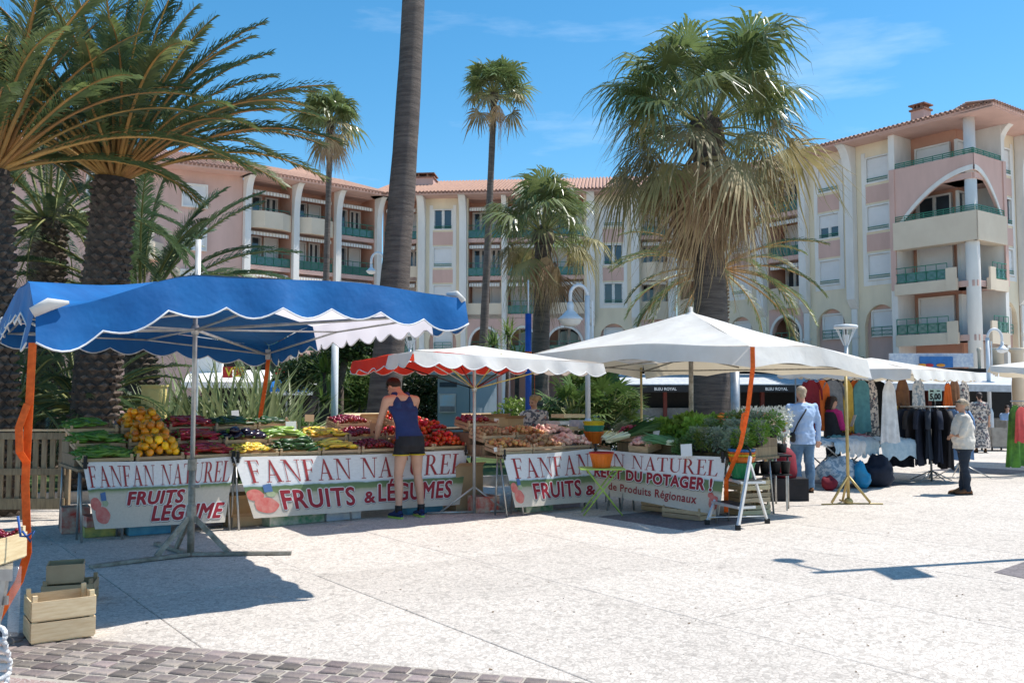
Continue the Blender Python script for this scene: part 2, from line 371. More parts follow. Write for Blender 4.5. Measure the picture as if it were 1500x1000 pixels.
# raised planted strip and low kerb behind the stalls
def plan(fr, pts, z0, z1, name, m_):
    b = MB(); b.slabpoly([fr(*p) for p in pts], z0, z1); return struct(name, b, m_)
M['soil'] = mat('planted_soil', (.10, .075, .05), .95, (.05, .04, .028), 3, .6, 12)
M['lawn'] = mat('ground_cover', (.075, .12, .03), .9, (.035, .06, .016), 2.5, .8, 14, dist=.06)
b = MB(); b.slabpoly([(-14, 14.6), (-7, 13.6), (-3, 15.6), (1.5, 17.2), (4.4, 20.5), (4.2, 24), (-14, 24)], -.005, .12); struct('planting_bed', b, M['lawn'])
b = MB()
kp = [(-7, 13.52), (-3, 15.5), (1.55, 17.1), (4.5, 20.45)]
for p, q in zip(kp, kp[1:]): b.bar((p[0], p[1], .08), (q[0], q[1], .08), .14, .2)
struct('kerb', b, M['mortar'])
m = MB(); rg = random.Random(12)
for _ in range(130):
    q = G(rg.uniform(60, 1450), rg.uniform(740, 990)); a = rg.uniform(0, 6.28); l = rg.uniform(.006, .022)
    m.add([(q.x, q.y, .002), (q.x + l*math.cos(a), q.y + l*math.sin(a), .007), (q.x + l*1.3*math.cos(a+.7), q.y + l*1.3*math.sin(a+.7), .004), (q.x + l*.7*math.cos(a+1.4), q.y + l*.7*math.sin(a+1.4), .003)], [(0, 1, 2, 3)])
o = part('litter', m, mat('dry_leaf_litter', (.20, .13, .07), .9)); o['kind'] = 'stuff'; o['label'] = 'scattered bits of dry leaf on the pale paving'; o['category'] = 'litter'
# ------------------------------------------------------------ buildings
class Fr:
    def __init__(s, x, y, ux, uy, side):
        l = math.hypot(ux, uy); s.o = (x, y); s.u = (ux / l, uy / l); s.n = (s.u[1] * side, -s.u[0] * side)
    def pt(s, a, o, z): return (s.o[0] + s.u[0]*a + s.n[0]*o, s.o[1] + s.u[1]*a + s.n[1]*o, z)
    def sd(s, o, a, z): return s.pt(a, o, z)
FL = [4.7, 7.45, 10.2, 12.95]; EAVE = 15.9; WT = .3
GROUPW = None
def window(fr, par, c, w, z0, z1, kind, o=0, rail=True):
    fm = MB(fr.pt); t = .09
    for a in ((c-w/2-t, c-w/2), (c+w/2, c+w/2+t)): fm.box(a[0], a[1], o-.12, o+.05, z0-t, z1+t)
    fm.box(c-w/2, c+w/2, o-.12, o+.05, z1, z1+t); fm.box(c-w/2, c+w/2, o-.12, o+.07, z0-t, z0)
    if kind != 'shut': fm.box(c-.04, c+.04, o-.11, o-.04, z0, z1)
    f = part('window', fm, M['white'], par)
    if kind == 'shut' or kind == 'half':
        zb = z0 if kind == 'shut' else z0 + (z1-z0)*.45
        s_ = MB(fr.pt); n = 9
        for i in range(n):
            a = zb + (z1-zb)*i/n; b_ = zb + (z1-zb)*(i+1)/n
            s_.box(c-w/2, c+w/2, o-.10, o-.05 + .012*(i % 2), a, b_)
        part('shutter', s_, M['shutter'], f)
    if kind != 'shut':
        p_ = MB(fr.pt); zt = z1 if kind != 'half' else z0 + (z1-z0)*.45
        p_.box(c-w/2, c-.04, o-.14, o-.09, z0, zt); p_.box(c+.04, c+w/2, o-.14, o-.09, z0, zt); part('pane', p_, M['glass'], f)
        q = MB(fr.pt)
        for a, b_ in ((c-w/2, c-.04), (c+.04, c+w/2)):
            q.box(a, a+.06, o-.09, o-.06, z0, zt); q.box(b_-.06, b_, o-.09, o-.06, z0, zt)
        part('sash', q, M['wframe'], f)
    if rail:
        r = MB(fr.pt); r.box(c-w/2, c+w/2, o+.02, o+.06, z0+.17, z0+.21); r.box(c-w/2, c+w/2, o+.02, o+.06, z0+.06, z0+.09); part('rail', r, M['green_rail'], f)
    return f
def railing(fr, par, a, b, o, z0, h=.95, lattice=True, pane=True):
    r = MB(fr.pt)
    for z in (z0+.08, z0+h*.62, z0+h): r.box(a, b, o-.02, o+.02, z-.02, z+.02)
    n = max(2, round((b-a)/.55)); st = (b-a)/n
    for i in range(n+1): x = a + i*st; r.box(x-.015, x+.015, o-.015, o+.015, z0, z0+h)
    if lattice:
        for i in range(n):
            x = a + i*st
            for k in (0, 1):
                p, q = (x, x+st) if k == 0 else (x+st, x)
                r.add([(p-.015,o,z0+.08),(p+.015,o,z0+.08),(q+.015,o,z0+h*.62),(q-.015,o,z0+h*.62)], [(0,1,2,3)])
    g = part('railing', r, M['green_rail'], par)
    if pane:
        p_ = MB(fr.pt); p_.box(a, b, o-.045, o-.035, z0+.05, z0+h*.6); part('railing_pane', p_, M['glass_green'], g)
def arch_wall(fr, mbx, a, b, z0, z1, c, w, zs, rise, o0, o1, n=14):
    "wall a..b, z0..z1 with an arched hole (centre c, width w, springing zs)"
    if c-w/2 > a: mbx.box(a, c-w/2, o0, o1, z0, z1)
    if c+w/2 < b: mbx.box(c+w/2, b, o0, o1, z0, z1)
    for i in range(n):
        x0 = c-w/2+w*i/n; x1 = c-w/2+w*(i+1)/n
        f = lambda x: zs + rise*math.sqrt(max(0, 1-((x-c)/(w/2))**2))
        ya, yb = f(x0), f(x1)
        mbx.add([(x0,o1,ya),(x1,o1,yb),(x1,o1,z1),(x0,o1,z1),(x0,o0,ya),(x1,o0,yb)], [(0,1,2,3),(4,5,1,0)])
def arch_trim(fr, par, c, w, zs, rise, z0, o, t=.16, m_='white', d=.07):
    tr = MB(fr.pt); n = 16; pin = []; pout = []
    for i in range(n+1):
        th = math.pi*i/n; pin.append((c-(w/2)*math.cos(th), zs+rise*math.sin(th))); pout.append((c-(w/2+t)*math.cos(th), zs+(rise+t)*math.sin(th)))
    for i in range(n):
        (a1,b1),(a2,b2),(c1,d1),(c2,d2) = pin[i], pin[i+1], pout[i], pout[i+1]
        tr.add([(a1,o,b1),(a2,o,b2),(c2,o,d2),(c1,o,d1),(a1,o+d,b1),(a2,o+d,b2),(c2,o+d,d2),(c1,o+d,d1)], [(4,5,6,7),(0,1,5,4),(3,7,6,2)])
    if zs > z0: tr.box(c-w/2-t, c-w/2, o, o+d, z0, zs); tr.box(c+w/2, c+w/2+t, o, o+d, z0, zs)
    part('arch_trim', tr, M[m_], par)
def window_bay(fr, par, a, b, kinds, w=1.3, cream=True, low=True):
    c = (a+b)/2; W_ = MB(fr.pt); wz = [(f+.72, f+2.08) for f in FL]
    for i in (1, 2, 3):
        z0, z1 = wz[i]; lo = wz[i-1][1] if i > 1 else 7.25; hi = EAVE if i == 3 else z1
        W_.box(a, b, -WT, 0, lo if i > 1 else 7.25, z0-.09); W_.box(a, c-w/2-.09, -WT, 0, z0-.09, z1); W_.box(c+w/2+.09, b, -WT, 0, z0-.09, z1)
        if i == 3: W_.box(a, b, -WT, 0, z1, EAVE)
    W_.box(a, b, -WT, -.2, 7.3, EAVE-.1)
    if low: arch_wall(fr, W_, a, b, 0, 7.25, c, 2.0, 5.55, 1.15, -WT, 0)
    part('wall', W_, M['cream'] if cream else M['pink'], par)
    if low:
        k = MB(fr.pt); k.box(a, b, -WT-.2, -WT, 0, 7.2); part('recess_wall', k, M['pink'], par)
        window(fr, par, c, w*.95, 5.0, 6.35, 'shut', -.22, False); railing(fr, par, c-w*.48, c+w*.48, -.08, 4.95, .5, True, False)
    # white pilaster strips and pink panels between the windows
    sf = MB(fr.pt)
    for x in (c-w/2-.33, c+w/2+.09): sf.box(x, x+.24, 0, .04, FL[1]+.35, EAVE-.5)
    sf.box(c-w/2-.09, c+w/2+.09, 0, .04, FL[1]+.35, FL[1]+.60)
    part('window_surround', sf, M['white'], par)
    for i in (1, 2):
        pk = MB(fr.pt); pk.box(c-w/2-.09, c+w/2+.09, 0, .03, wz[i][1]+.22, wz[i+1][0]-.22); part('wall_panel', pk, M['pink'], par)
    for i, kd in zip((1, 2, 3), kinds): window(fr, par, c, w, wz[i][0], wz[i][1], kd)
def pillar(fr, par, c, w=.5, zb=7.1, o=.42, out=1.35):
    p_ = MB(fr.sd); poly = [(0, zb-.55), (.12, zb-.45), (o, zb), (o, EAVE-2.2)]
    for i in range(9):
        t = i/8; poly.append((o + (out-o)*(1-math.cos(t*math.pi/2)), EAVE-2.2 + 2.18*math.sin(t*math.pi/2)))
    poly.append((0, EAVE-.02)); p_.prism(poly, c-w/2, c+w/2)
    part('bracket_pillar', p_, M['white'], par)
    q = MB(fr.pt); q.box(c-w*.36, c+w*.36, 0, .1, 0, zb-.55); q.box(c-w*.45, c+w*.45, 0, .16, 4.9, 5.05); part('pilaster', q, M['white'], par)
def parapet(fr, par, a, b, z0, z1, bulge, m_='parapet', o0=0):
    m = MB(fr.pt); c0 = a+(b-a)*.28; c1 = b-(b-a)*.28; t = .14
    if bulge == 'mid': pl = [(a, o0), ((a+b)/2-.02, o0+.45), ((a+b)/2+.02, o0+.45), (b, o0)]
    elif bulge: pl = [(a, o0), (c0, o0+bulge), (c1, o0+bulge), (b, o0)]
    else: pl = [(a, o0), (b, o0)]
    for p, q in zip(pl, pl[1:]):
        vs = [(p[0],p[1],z0),(q[0],q[1],z0),(q[0],q[1],z1),(p[0],p[1],z1),(p[0],p[1]-t,z0),(q[0],q[1]-t,z0),(q[0],q[1]-t,z1),(p[0],p[1]-t,z1)]
        m.add(vs, [(0,1,2,3),(4,7,6,5),(3,2,6,7),(0,4,5,1)])
    m.add([(x, y, z0+.02) for x, y in pl] + [(b, o0-.1, z0+.02), (a, o0-.1, z0+.02)], [tuple(range(len(pl)+2))])
    return part('parapet', m, M[m_], par)
def balcony_bay(fr, par, a, b, styles, arch=True, depth=1.7, inner=0):
    "styles for floors 2,3,4"
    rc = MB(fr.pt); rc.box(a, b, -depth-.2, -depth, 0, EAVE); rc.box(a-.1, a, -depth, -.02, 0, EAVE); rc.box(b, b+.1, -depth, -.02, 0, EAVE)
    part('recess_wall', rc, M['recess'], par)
    for f in FL: sl_ = MB(fr.pt); sl_.box(a, b, -depth, .0, f-.28, f); part('floor_slab', sl_, M['pink'], par)
    for i in (1, 2, 3):
        z = FL[i]; wd = (b-a)*.42
        k = ['dark', 'shut', 'half'][(i + int(a*3)) % 3]
        c = a + wd*.62 + .1
        window(fr, par, c, wd, z+.05, z+2.1, 'open' if k != 'shut' else 'shut', -depth+.15, False)
        if (i + int(b)) % 2: window(fr, par, b-wd*.55, wd*.7, z+.05, z+2.1, 'shut', -depth+.15, False)
        else: window(fr, par, b-wd*.55, wd*.6, z+.05, z+2.1, 'open', -depth+.15, False)
        st = styles[i-1]
        if st == 'rail': railing(fr, par, a, b, -.06, z); 
        elif st == 'bulge': parapet(fr, par, a, b, z-.3, z+.82, .5); railing(fr, par, a+.1, b-.1, -.1, z+.35, .75, False, False)
        elif st == 'flat': parapet(fr, par, a, b, z-.3, z+.8, 0)
        elif st == 'mid': parapet(fr, par, a, b, z-.5, z+.8, 'mid')
        if i in (1, 2, 3):
            aw = MB(fr.pt); zt = z+2.45; n = 24; x0, x1 = a+.12, b-.12
            aw.add([(x0,-.75,zt),(x1,-.75,zt),(x1,-.05,zt-.22),(x0,-.05,zt-.22)], [(0,1,2,3)])
            w_ = part('awning', aw, M['white'], par)
            for col, k0 in (('white', 0), ('awn', 1)):
                v_ = MB(fr.pt)
                for j in range(k0, n, 2):
                    xa = x0+(x1-x0)*j/n; xb = x0+(x1-x0)*(j+1)/n; v_.add([(xa,-.05,zt-.22),(xb,-.05,zt-.22),(xb,-.04,zt-.42),((xa+xb)/2,-.04,zt-.47),(xa,-.04,zt-.42)], [(0,1,2,3,4)])
                part('valance_stripes', v_, M[col], w_)
    if arch:
        W_ = MB(fr.pt); c = (a+b)/2; aw_ = (b-a)-.45
        arch_wall(fr, W_, a, b, 0, FL[1]-.3 if styles[0] == 'rail' else FL[1]-.32, c, aw_, 5.3, 1.15, -.3, 0)
        part('wall', W_, M['pink'], par); arch_trim(fr, par, c, aw_, 5.3, 1.15, 4.4, 0)
        window(fr, par, c+aw_*.1, aw_*.6, FL[0]+.05, FL[0]+1.75, 'open', -depth+.15, False); railing(fr, par, a+.3, b-.3, -.2, FL[0], .8)
def roof(fr, par, a, b, over=1.35, run=7, z=EAVE, slope=.27, cut0=0, cut1=0):
    s_ = MB(fr.pt); s_.add([(a, over, z), (b+cut1*over, over, z), (b-cut1*run, -run, z+slope*(run+over)), (a+cut0*run, -run, z+slope*(run+over)),
        (a, over, z+.16), (b+cut1*over, over, z+.16), (b-cut1*run, -run, z+.16+slope*(run+over)), (a+cut0*run, -run, z+.16+slope*(run+over)), (a, -.3, z), (b, -.3, z)],
        [(4,5,6,7), (0,1,5,4), (0,4,7,3), (1,2,6,5), (0,8,9,1)])
    s_.box(min(a, b)+.7, max(a, b)-.3, -3.2, -.3, z-.02, z+.1)
    rf = part('roof', s_, M['pink'], par)
    t_ = MB(fr.pt); L_ = b - a + cut1*over; n = int(L_/.26)
    e_ = MB(fr.pt)
    for i in range(n+1):
        x = a + L_*i/n
        back = run
        if cut1: back = min(run, (b + over*cut1 - x)/cut1 - over) if cut1 > 0 else run
        if cut0: back = min(back, (x - a)/cut0 - over + (over if a < -1 else 0))
        if back < -over+.2: continue
        pts = [(x, over+.1, z+.17), (x, -back, z+.17+slope*(over+back))]
        vs = []
        for (px, o_, zz) in pts:
            for k in range(5): th = math.pi*k/4; vs.append((px + .09*math.cos(th), o_, zz + .10*math.sin(th)))
        t_.add(vs, [(k, k+1, k+6, k+5) for k in range(4)])
        e_.add([(x + .09*math.cos(math.pi*k/4), over+.105, z+.17 + .10*math.sin(math.pi*k/4)) for k in range(5)], [(0,1,2,3,4)])
        e_.add([(x+.05, over+.104, z+.06), (x+.21, over+.104, z+.06), (x+.21, over+.104, z+.17), (x+.05, over+.104, z+.17)], [(0,1,2,3)])
    part('roof_tiles', t_, M['tile'], rf, True, kind='stuff')
    part('tile_ends', e_, M['tile2'], rf, kind='stuff')
    return rf
def chimney(par, fr, s, o, z, w=.9, h=1.3, d=.7):
    m = MB(fr.pt); m.box(s-w/2, s+w/2, o-d/2, o+d/2, z-1.5, z+h); c = part('chimney', m, M['pink'], par)
    m = MB(fr.pt); m.box(s-w/2-.08, s+w/2+.08, o-d/2-.08, o+d/2+.08, z+h, z+h+.1)
    for k in (-.3, 0, .3): m.box(s+k*w-.06, s+k*w+.06, o-d/2, o+d/2, z+h+.1, z+h+.3)
    m.box(s-w/2-.1, s+w/2+.1, o-d/2-.1, o+d/2+.1, z+h+.3, z+h+.38); part('chimney_cap', m, M['tile2'], c)

# central block, facing the square
bl = thing('apartment_building', 'long central pink and cream apartment block between the two slanting wings', 'building', (0, 64.5, 0), 'holiday apartment blocks round the square')
fc = Fr(-9.45, 65.75, .995, -.1, 1)
X2 = lambda x: (x + 9.45) / .995
balcony_bay(fc, bl, .15, X2(-6.9), ['rail', 'flat', 'rail'])
window_bay(fc, bl, X2(-6.15), X2(-3.85), ['shut', 'shut', 'open'])
balcony_bay(fc, bl, X2(-3.2), X2(-.75), ['flat', 'rail', 'rail'])
balcony_bay(fc, bl, X2(-.35), X2(1.95), ['rail', 'rail', 'rail'])
balcony_bay(fc, bl, X2(2.35), X2(5.15), ['flat', 'rail', 'rail'])
window_bay(fc, bl, X2(6.0), X2(8.35), ['open', 'open', 'shut'])
balcony_bay(fc, bl, X2(9.1), X2(11.0), ['mid', 'mid', 'rail'])
for x in (-6.5, -3.5): pillar(fc, bl, X2(x))
for x in (-.55, 2.15): pillar(fc, bl, X2(x), .34, 7.1, .2, .9)
for x in (5.6, 8.7, 11.25): pillar(fc, bl, X2(x), .55)
wk = MB(fc.pt)
for a_, b_ in ((-6.95, -6.1), (-3.9, -3.15), (-.8, -.3), (1.9, 2.4), (5.1, 6.05), (8.3, 9.15), (10.95, 11.5)): wk.box(X2(a_)+.01, X2(b_)-.01, -WT, -.004, 0, EAVE)
part('wall', wk, M['cream'], bl)
roof(fc, bl, -.6, 22.6, slope=.33); chimney(bl, fc, 1.9, -4.4, 17.6, 2.3, .75, 1.6)
# left wing
bl2 = thing('apartment_building', 'left wing of the apartments with three stacks of recessed awning balconies', 'building', (-13.5, 62, 0), 'holiday apartment blocks round the square')
fl = Fr(-17.4, 58.9, .75, .66, 1)
for i, (a_, b_, st) in enumerate(((.25, 3.25, ['mid', 'flat', 'bulge']), (3.75, 6.5, ['mid', 'flat', 'bulge']), (7.0, 9.85, ['flat', 'rail', 'rail']))):
    if i < 2: st = ['mid', 'rail', 'bulge']
    balcony_bay(fl, bl2, a_, b_, st)
for s in (0, 3.5, 6.75, 10.1): pillar(fl, bl2, s, .42, 3.2, .35, 1.1)
roof(fl, bl2, -.4, 11, slope=.32)
m = MB(fl.pt); m.box(5.2, 8.8, -7.5, -4.5, 16.4, 17.9); m.add([(5,-4.3,17.9),(9,-4.3,17.9),(9,-7.7,17.9),(5,-7.7,17.9),(7,-6,19)], [(0,1,4),(1,2,4),(2,3,4),(3,0,4),(0,3,2,1)]); part('roof_dormer', m, M['tile'], bl2)
# far left block
bl3 = thing('apartment_building', 'plain pink block with framed windows seen through the date palms', 'building', (-24, 56, 0), 'holiday apartment blocks round the square')
f3 = Fr(-17.6, 58.8, -.88, -.47, -1)
W_ = MB(f3.pt); W_.box(0, 30, -.4, 0, 0, EAVE); part('wall', W_, M['pink'], bl3)
for s in (3.0, 8.5, 14, 19.5, 25):
    for z in (FL[0]+.7, FL[1]+.7, FL[2]+.7, FL[3]+.7): window(f3, bl3, s, 1.4, z, z+1.35, 'open' if (s*z) % 2 > 1 else 'shut', .13, False)
for s in (6.0, 16.5):
    for z in FL[:3]: parapet(f3, bl3, s-1.2, s+1.2, z-.2, z+.9, .8, 'parapet', .1)
roof(f3, bl3, -.5, 30.5, slope=.33)
# right wing
bl4 = thing('apartment_building', 'right wing in cream and pink with an arched corner loggia and a round white column', 'building', (18, 54, 0), 'holiday apartment blocks round the square')
fr = Fr(11.5, 63.1, .586, -.81, 1)
def sR(px):
    k = (px - 750) / F / .995
    return (k*63.1 - 11.5) / (.586 + .81*k)
balcony_bay(fr, bl4, .3, sR(1045), ['mid', 'mid', 'rail'])
window_bay(fr, bl4, sR(1058), sR(1112), ['shut', 'shut', 'shut'])
balcony_bay(fr, bl4, sR(1126), sR(1176), ['mid', 'rail', 'rail'])
window_bay(fr, bl4, sR(1188), sR(1246), ['shut', 'half', 'shut'])
window_bay(fr, bl4, sR(1258), sR(1322), ['shut', 'shut', 'shut'])
for px in (1051, 1119, 1182, 1252): pillar(fr, bl4, sR(px), .5)
wk = MB(fr.pt)
for a_, b_ in ((1045, 1058), (1112, 1126), (1176, 1188), (1246, 1258)): wk.box(sR(a_)+.01, sR(b_)-.01, -WT, -.004, 0, EAVE)
wk.box(0, .3, -WT, 0, 0, EAVE); part('wall', wk, M['cream'], bl4)
# corner tower
sT0, sT1 = sR(1326), sR(1421)
LT = sT1 - sT0; OB = .75; OM = .75
cor = fr.pt(sT1 + OB, 0, 0)
def tower_face(f, L_, name):
    # f: s=0 at the far end, s=L_ at the corner, o=0 plane of the parapets, recess behind
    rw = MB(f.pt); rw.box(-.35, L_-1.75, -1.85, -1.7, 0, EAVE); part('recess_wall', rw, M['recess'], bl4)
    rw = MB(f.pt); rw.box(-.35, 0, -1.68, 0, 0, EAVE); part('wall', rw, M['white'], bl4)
    for z in FL: sl_ = MB(f.pt); sl_.box(.01, L_-.02, -1.69, -.14, z-.3, z); part('floor_slab', sl_, M['pink'], bl4)
    for i, z in enumerate(FL): window(f, bl4, L_*.30, L_*.42, z+.05, z+2.15, 'shut' if i != 2 else 'open', -1.55, False)
    for z in FL[:2]:  # box balconies with green railings
        m = MB(f.pt); m.box(-.1, L_-.95, .01, .12, z-.45, z+.15); m.box(L_-1.5, L_-.95, .125, .22, z-.45, z+.72); part('parapet', m, M['parapet'], bl4)
        railing(f, bl4, -.05, L_-1.5, .06, z+.15, .85)
    # cream bulging parapet of the third floor
    m = MB(f.pt); m.box(-.1, L_+.14, 0, .14, FL[2]-.75, FL[2]+.75); m.box(-.1, L_, -.6, 0, FL[2]-.75, FL[2]-.6); part('parapet', m, M['parapet'], bl4)
    railing(f, bl4, 0, L_, .05, FL[2]+.75, .3, False, False)
    # pink wall with half arch rising to the corner
    m = MB(f.pt); t = MB(f.pt); n = 18; zt = FL[3]+.95
    arc = lambda x: FL[2]+.1 + (FL[3]+.12-FL[2]-.1)*math.sin(min(1, max(0, x/L_))*math.pi/2)**.8
    m.box(-.3, 0, -.04, .08, 7.3, zt)
    for i in range(n):
        x0 = L_*i/n; x1 = L_*(i+1)/n; a0, a1 = arc(x0), arc(x1)
        m.add([(x0,.02,a0),(x1,.02,a1),(x1,.02,zt),(x0,.02,zt),(x0,-.14,a0),(x1,-.14,a1),(x0,-.14,zt),(x1,-.14,zt)], [(0,1,2,3),(4,5,1,0),(3,2,7,6),(4,6,7,5)])
        t.add([(x0,.06,a0-.02),(x1,.06,a1-.02),(x1,.06,a1+.24),(x0,.06,a0+.24),(x0,.0,a0-.02),(x1,.0,a1-.02),(x0,.0,a0+.24),(x1,.0,a1+.24)], [(0,1,2,3),(4,5,1,0),(3,2,7,6)])
    part('arched_wall', m, M['pink'], bl4); part('arch_trim', t, M['white'], bl4)
    railing(f, bl4, 0, L_, -.05, zt, .28, False, False)
ft = Fr(*fr.pt(sT0, OM, 0)[:2], .586, -.81, 1)
tower_face(ft, LT + OB, 'left')
cx, cy = ft.pt(LT + OB, 0, 0)[:2]
LR = 2.9
fr2 = Fr(cx + .81*LR, cy + .586*LR, -.81, -.586, -1)
tower_face(fr2, LR, 'right')
rc_ = ft.pt(LT + OB - .35, -.35, 0)
m = MB(); m.lathe([(.36, 0), (.34, FL[2]-.5), (.30, FL[2]-.4), (.28, EAVE)], (rc_[0], rc_[1], 0), 20); part('round_column', m, M['white'], bl4, True)
mm = MB(ft.pt); mm.box(LT+OB-.55, LT+OB+.0, .01, .12, FL[0]-1.0, FL[0]-.46)
fo = Fr(*fr2.pt(0, -.75, 0)[:2], .81, .586, 1)
window_bay(fo, bl4, .6, 3.0, ['shut', 'open', 'shut']); pillar(fo, bl4, .3, .5)
window_bay(fo, bl4, 3.6, 6.4, ['shut', 'shut', 'open']); pillar(fo, bl4, 3.3, .5); balcony_bay(fo, bl4, 6.8, 10, ['rail', 'rail', 'rail'])
roof(fr, bl4, -.5, sT1 + OB - .0, slope=.17, cut1=1)
roof(Fr(*fr.pt(sT1 + OB + OM*0 , OM*0, 0)[:2], .81, .586, 1), bl4, -1.35, 12, slope=.17, cut0=1)
m = MB(fr.pt); m.box(sT0-.6, sT1+OB+1.3, -4.5, 1.30, EAVE-.06, EAVE-.01); part('soffit', m, M['pink'], bl4)
chimney(bl4, fr, sR(1296), -4.2, 17.2, .8, 1.15, .8)
m = MB(fr.pt); m.box(sR(1190), sR(1192), -4.3, -4.2, 17, 18); part('vent_pipe', m, M['white'], bl4)
# ------------------------------------------------------------ palms and planting
def frond_mesh(L, e0, droop, seed, nl=84, lw=.03, ll=.46, vee=.5):
    "date palm leaf: returns (leaflets mesh, stem mesh), growing along +x with start elevation e0"
    rg = random.Random(seed); pts = []; p = Vector((0, 0, 0)); n = 22; side = rg.uniform(-.10, .10)
    for i in range(n + 1):
        t = i / n; pts.append(p.copy()); e = e0 - droop * t ** 1.5
        p = p + Vector((math.cos(e) * math.cos(side * t * 3), math.cos(e) * math.sin(side * t * 3), math.sin(e))) * L / n
    st = MB(); st.tube(pts, [.034 * (1 - .85 * i / n) * (1.5 if i == 0 else 1) for i in range(n + 1)], 5, False)
    lf = MB()
    for k in range(nl):
        t = .20 + .80 * (k + rg.random() * .6) / nl; f = t * n; i = min(n - 1, int(f)); q = pts[i].lerp(pts[i + 1], f - i)
        d = (pts[i + 1] - pts[i]).normalized(); sd = d.cross(Vector((0, 0, 1))).normalized(); up = sd.cross(d)
        l = ll * (math.sin(min(1, (t - .12) * 1.5) * math.pi / 2) * (1 - .62 * max(0, t - .55) / .45)) * rg.uniform(.85, 1.1)
        for s in (-1, 1):
            fw = rg.uniform(.7, 1.1) + .5 * t; dr = (d * fw + sd * s * 1.0 + up * (vee * rg.uniform(.2, 1.3))).normalized()
            w_ = (up * .6 + d * .5).normalized() * lw * rg.uniform(.8, 1.1)
            m_ = q + dr * l * .5; e = q + dr * l * .98 + Vector((0, 0, -l * rg.uniform(.06, .3)))
            lf.add([tuple(q - w_ * .35), tuple(q + w_ * .35), tuple(m_ + w_ * .5), tuple(m_ - w_ * .5), tuple(e)], [(0, 1, 2, 3), (3, 2, 4)])
    return lf, st
def fan_mesh(pl, r, e0, seed, dead=0.0, nseg=34, droop=1.0):
    "fan palm leaf along +x: (blade, stem). dead > 0 hangs and closes the fan"
    rg = random.Random(seed); n = 7; pts = []; p = Vector((0, 0, 0))
    for i in range(n + 1):
        t = i / n; pts.append(p.copy()); e = e0 - (.35 + .9 * dead) * t * t
        e = max(e, -1.5); p = p + Vector((math.cos(e), 0, math.sin(e))) * pl / n
    st = MB(); st.tube(pts, [.028 * (1 - .6 * i / n) for i in range(n + 1)], 4, False)
    d = (pts[-1] - pts[-2]).normalized(); sd = Vector((0, 1, 0)); up = sd.cross(d) * -1
    if up.z < 0: up = -up
    spread = 2.35 * (1 - .68 * dead); o = pts[-1]; b = MB(); fold = .30
    for k in range(nseg):
        a = -spread + 2 * spread * (k + .5) / nseg; h = spread / nseg * .92
        Lk = r * (1 - .22 * (abs(a) / 2.35) ** 2) * rg.uniform(.74, 1.1)
        prev = None; dk = rg.uniform(.6, 1.75)
        steps = (0, .3, .55, .75, .9, 1.0)
        for t in steps:
            wdt = (t * h * Lk if t <= .55 else .55 * h * Lk * (1 - (t - .55) / .46 * .93)) * (1 if t < .6 else .9)
            wdt = max(wdt, .002)
            dirn = d * math.cos(a) + sd * math.sin(a)
            q = o + dirn * t * Lk + up * (fold * (-.5 if k % 2 else .5) * h * t * Lk * 1.4) + up * (-.25 * abs(math.sin(a)) * t * Lk * .3)
            q = q + Vector((0, 0, -1)) * droop * Lk * (max(0, t - .38) ** 1.6) * dk * (1.35 + dead)
            if t > .55: q = q + Vector((rg.uniform(-1, 1), rg.uniform(-1, 1), 0)) * .05 * Lk
            perp = (sd * math.cos(a) - d * math.sin(a))
            l_, r_ = tuple(q - perp * wdt), tuple(q + perp * wdt)
            if prev:
                b.v += [prev[0], prev[1], r_, l_]; i = len(b.v); b.f.append((i-4, i-3, i-2, i-1))
            prev = (l_, r_)
    return b, st
def trunk_pts(a, b, n=10, bend=0.0):
    a = Vector(a); b = Vector(b); d = b - a; s = Vector((-d.z, 0, d.x)).normalized()
    return [tuple(a + d * i / n + s * bend * math.sin(math.pi * i / n)) for i in range(n + 1)]
FRC = {}
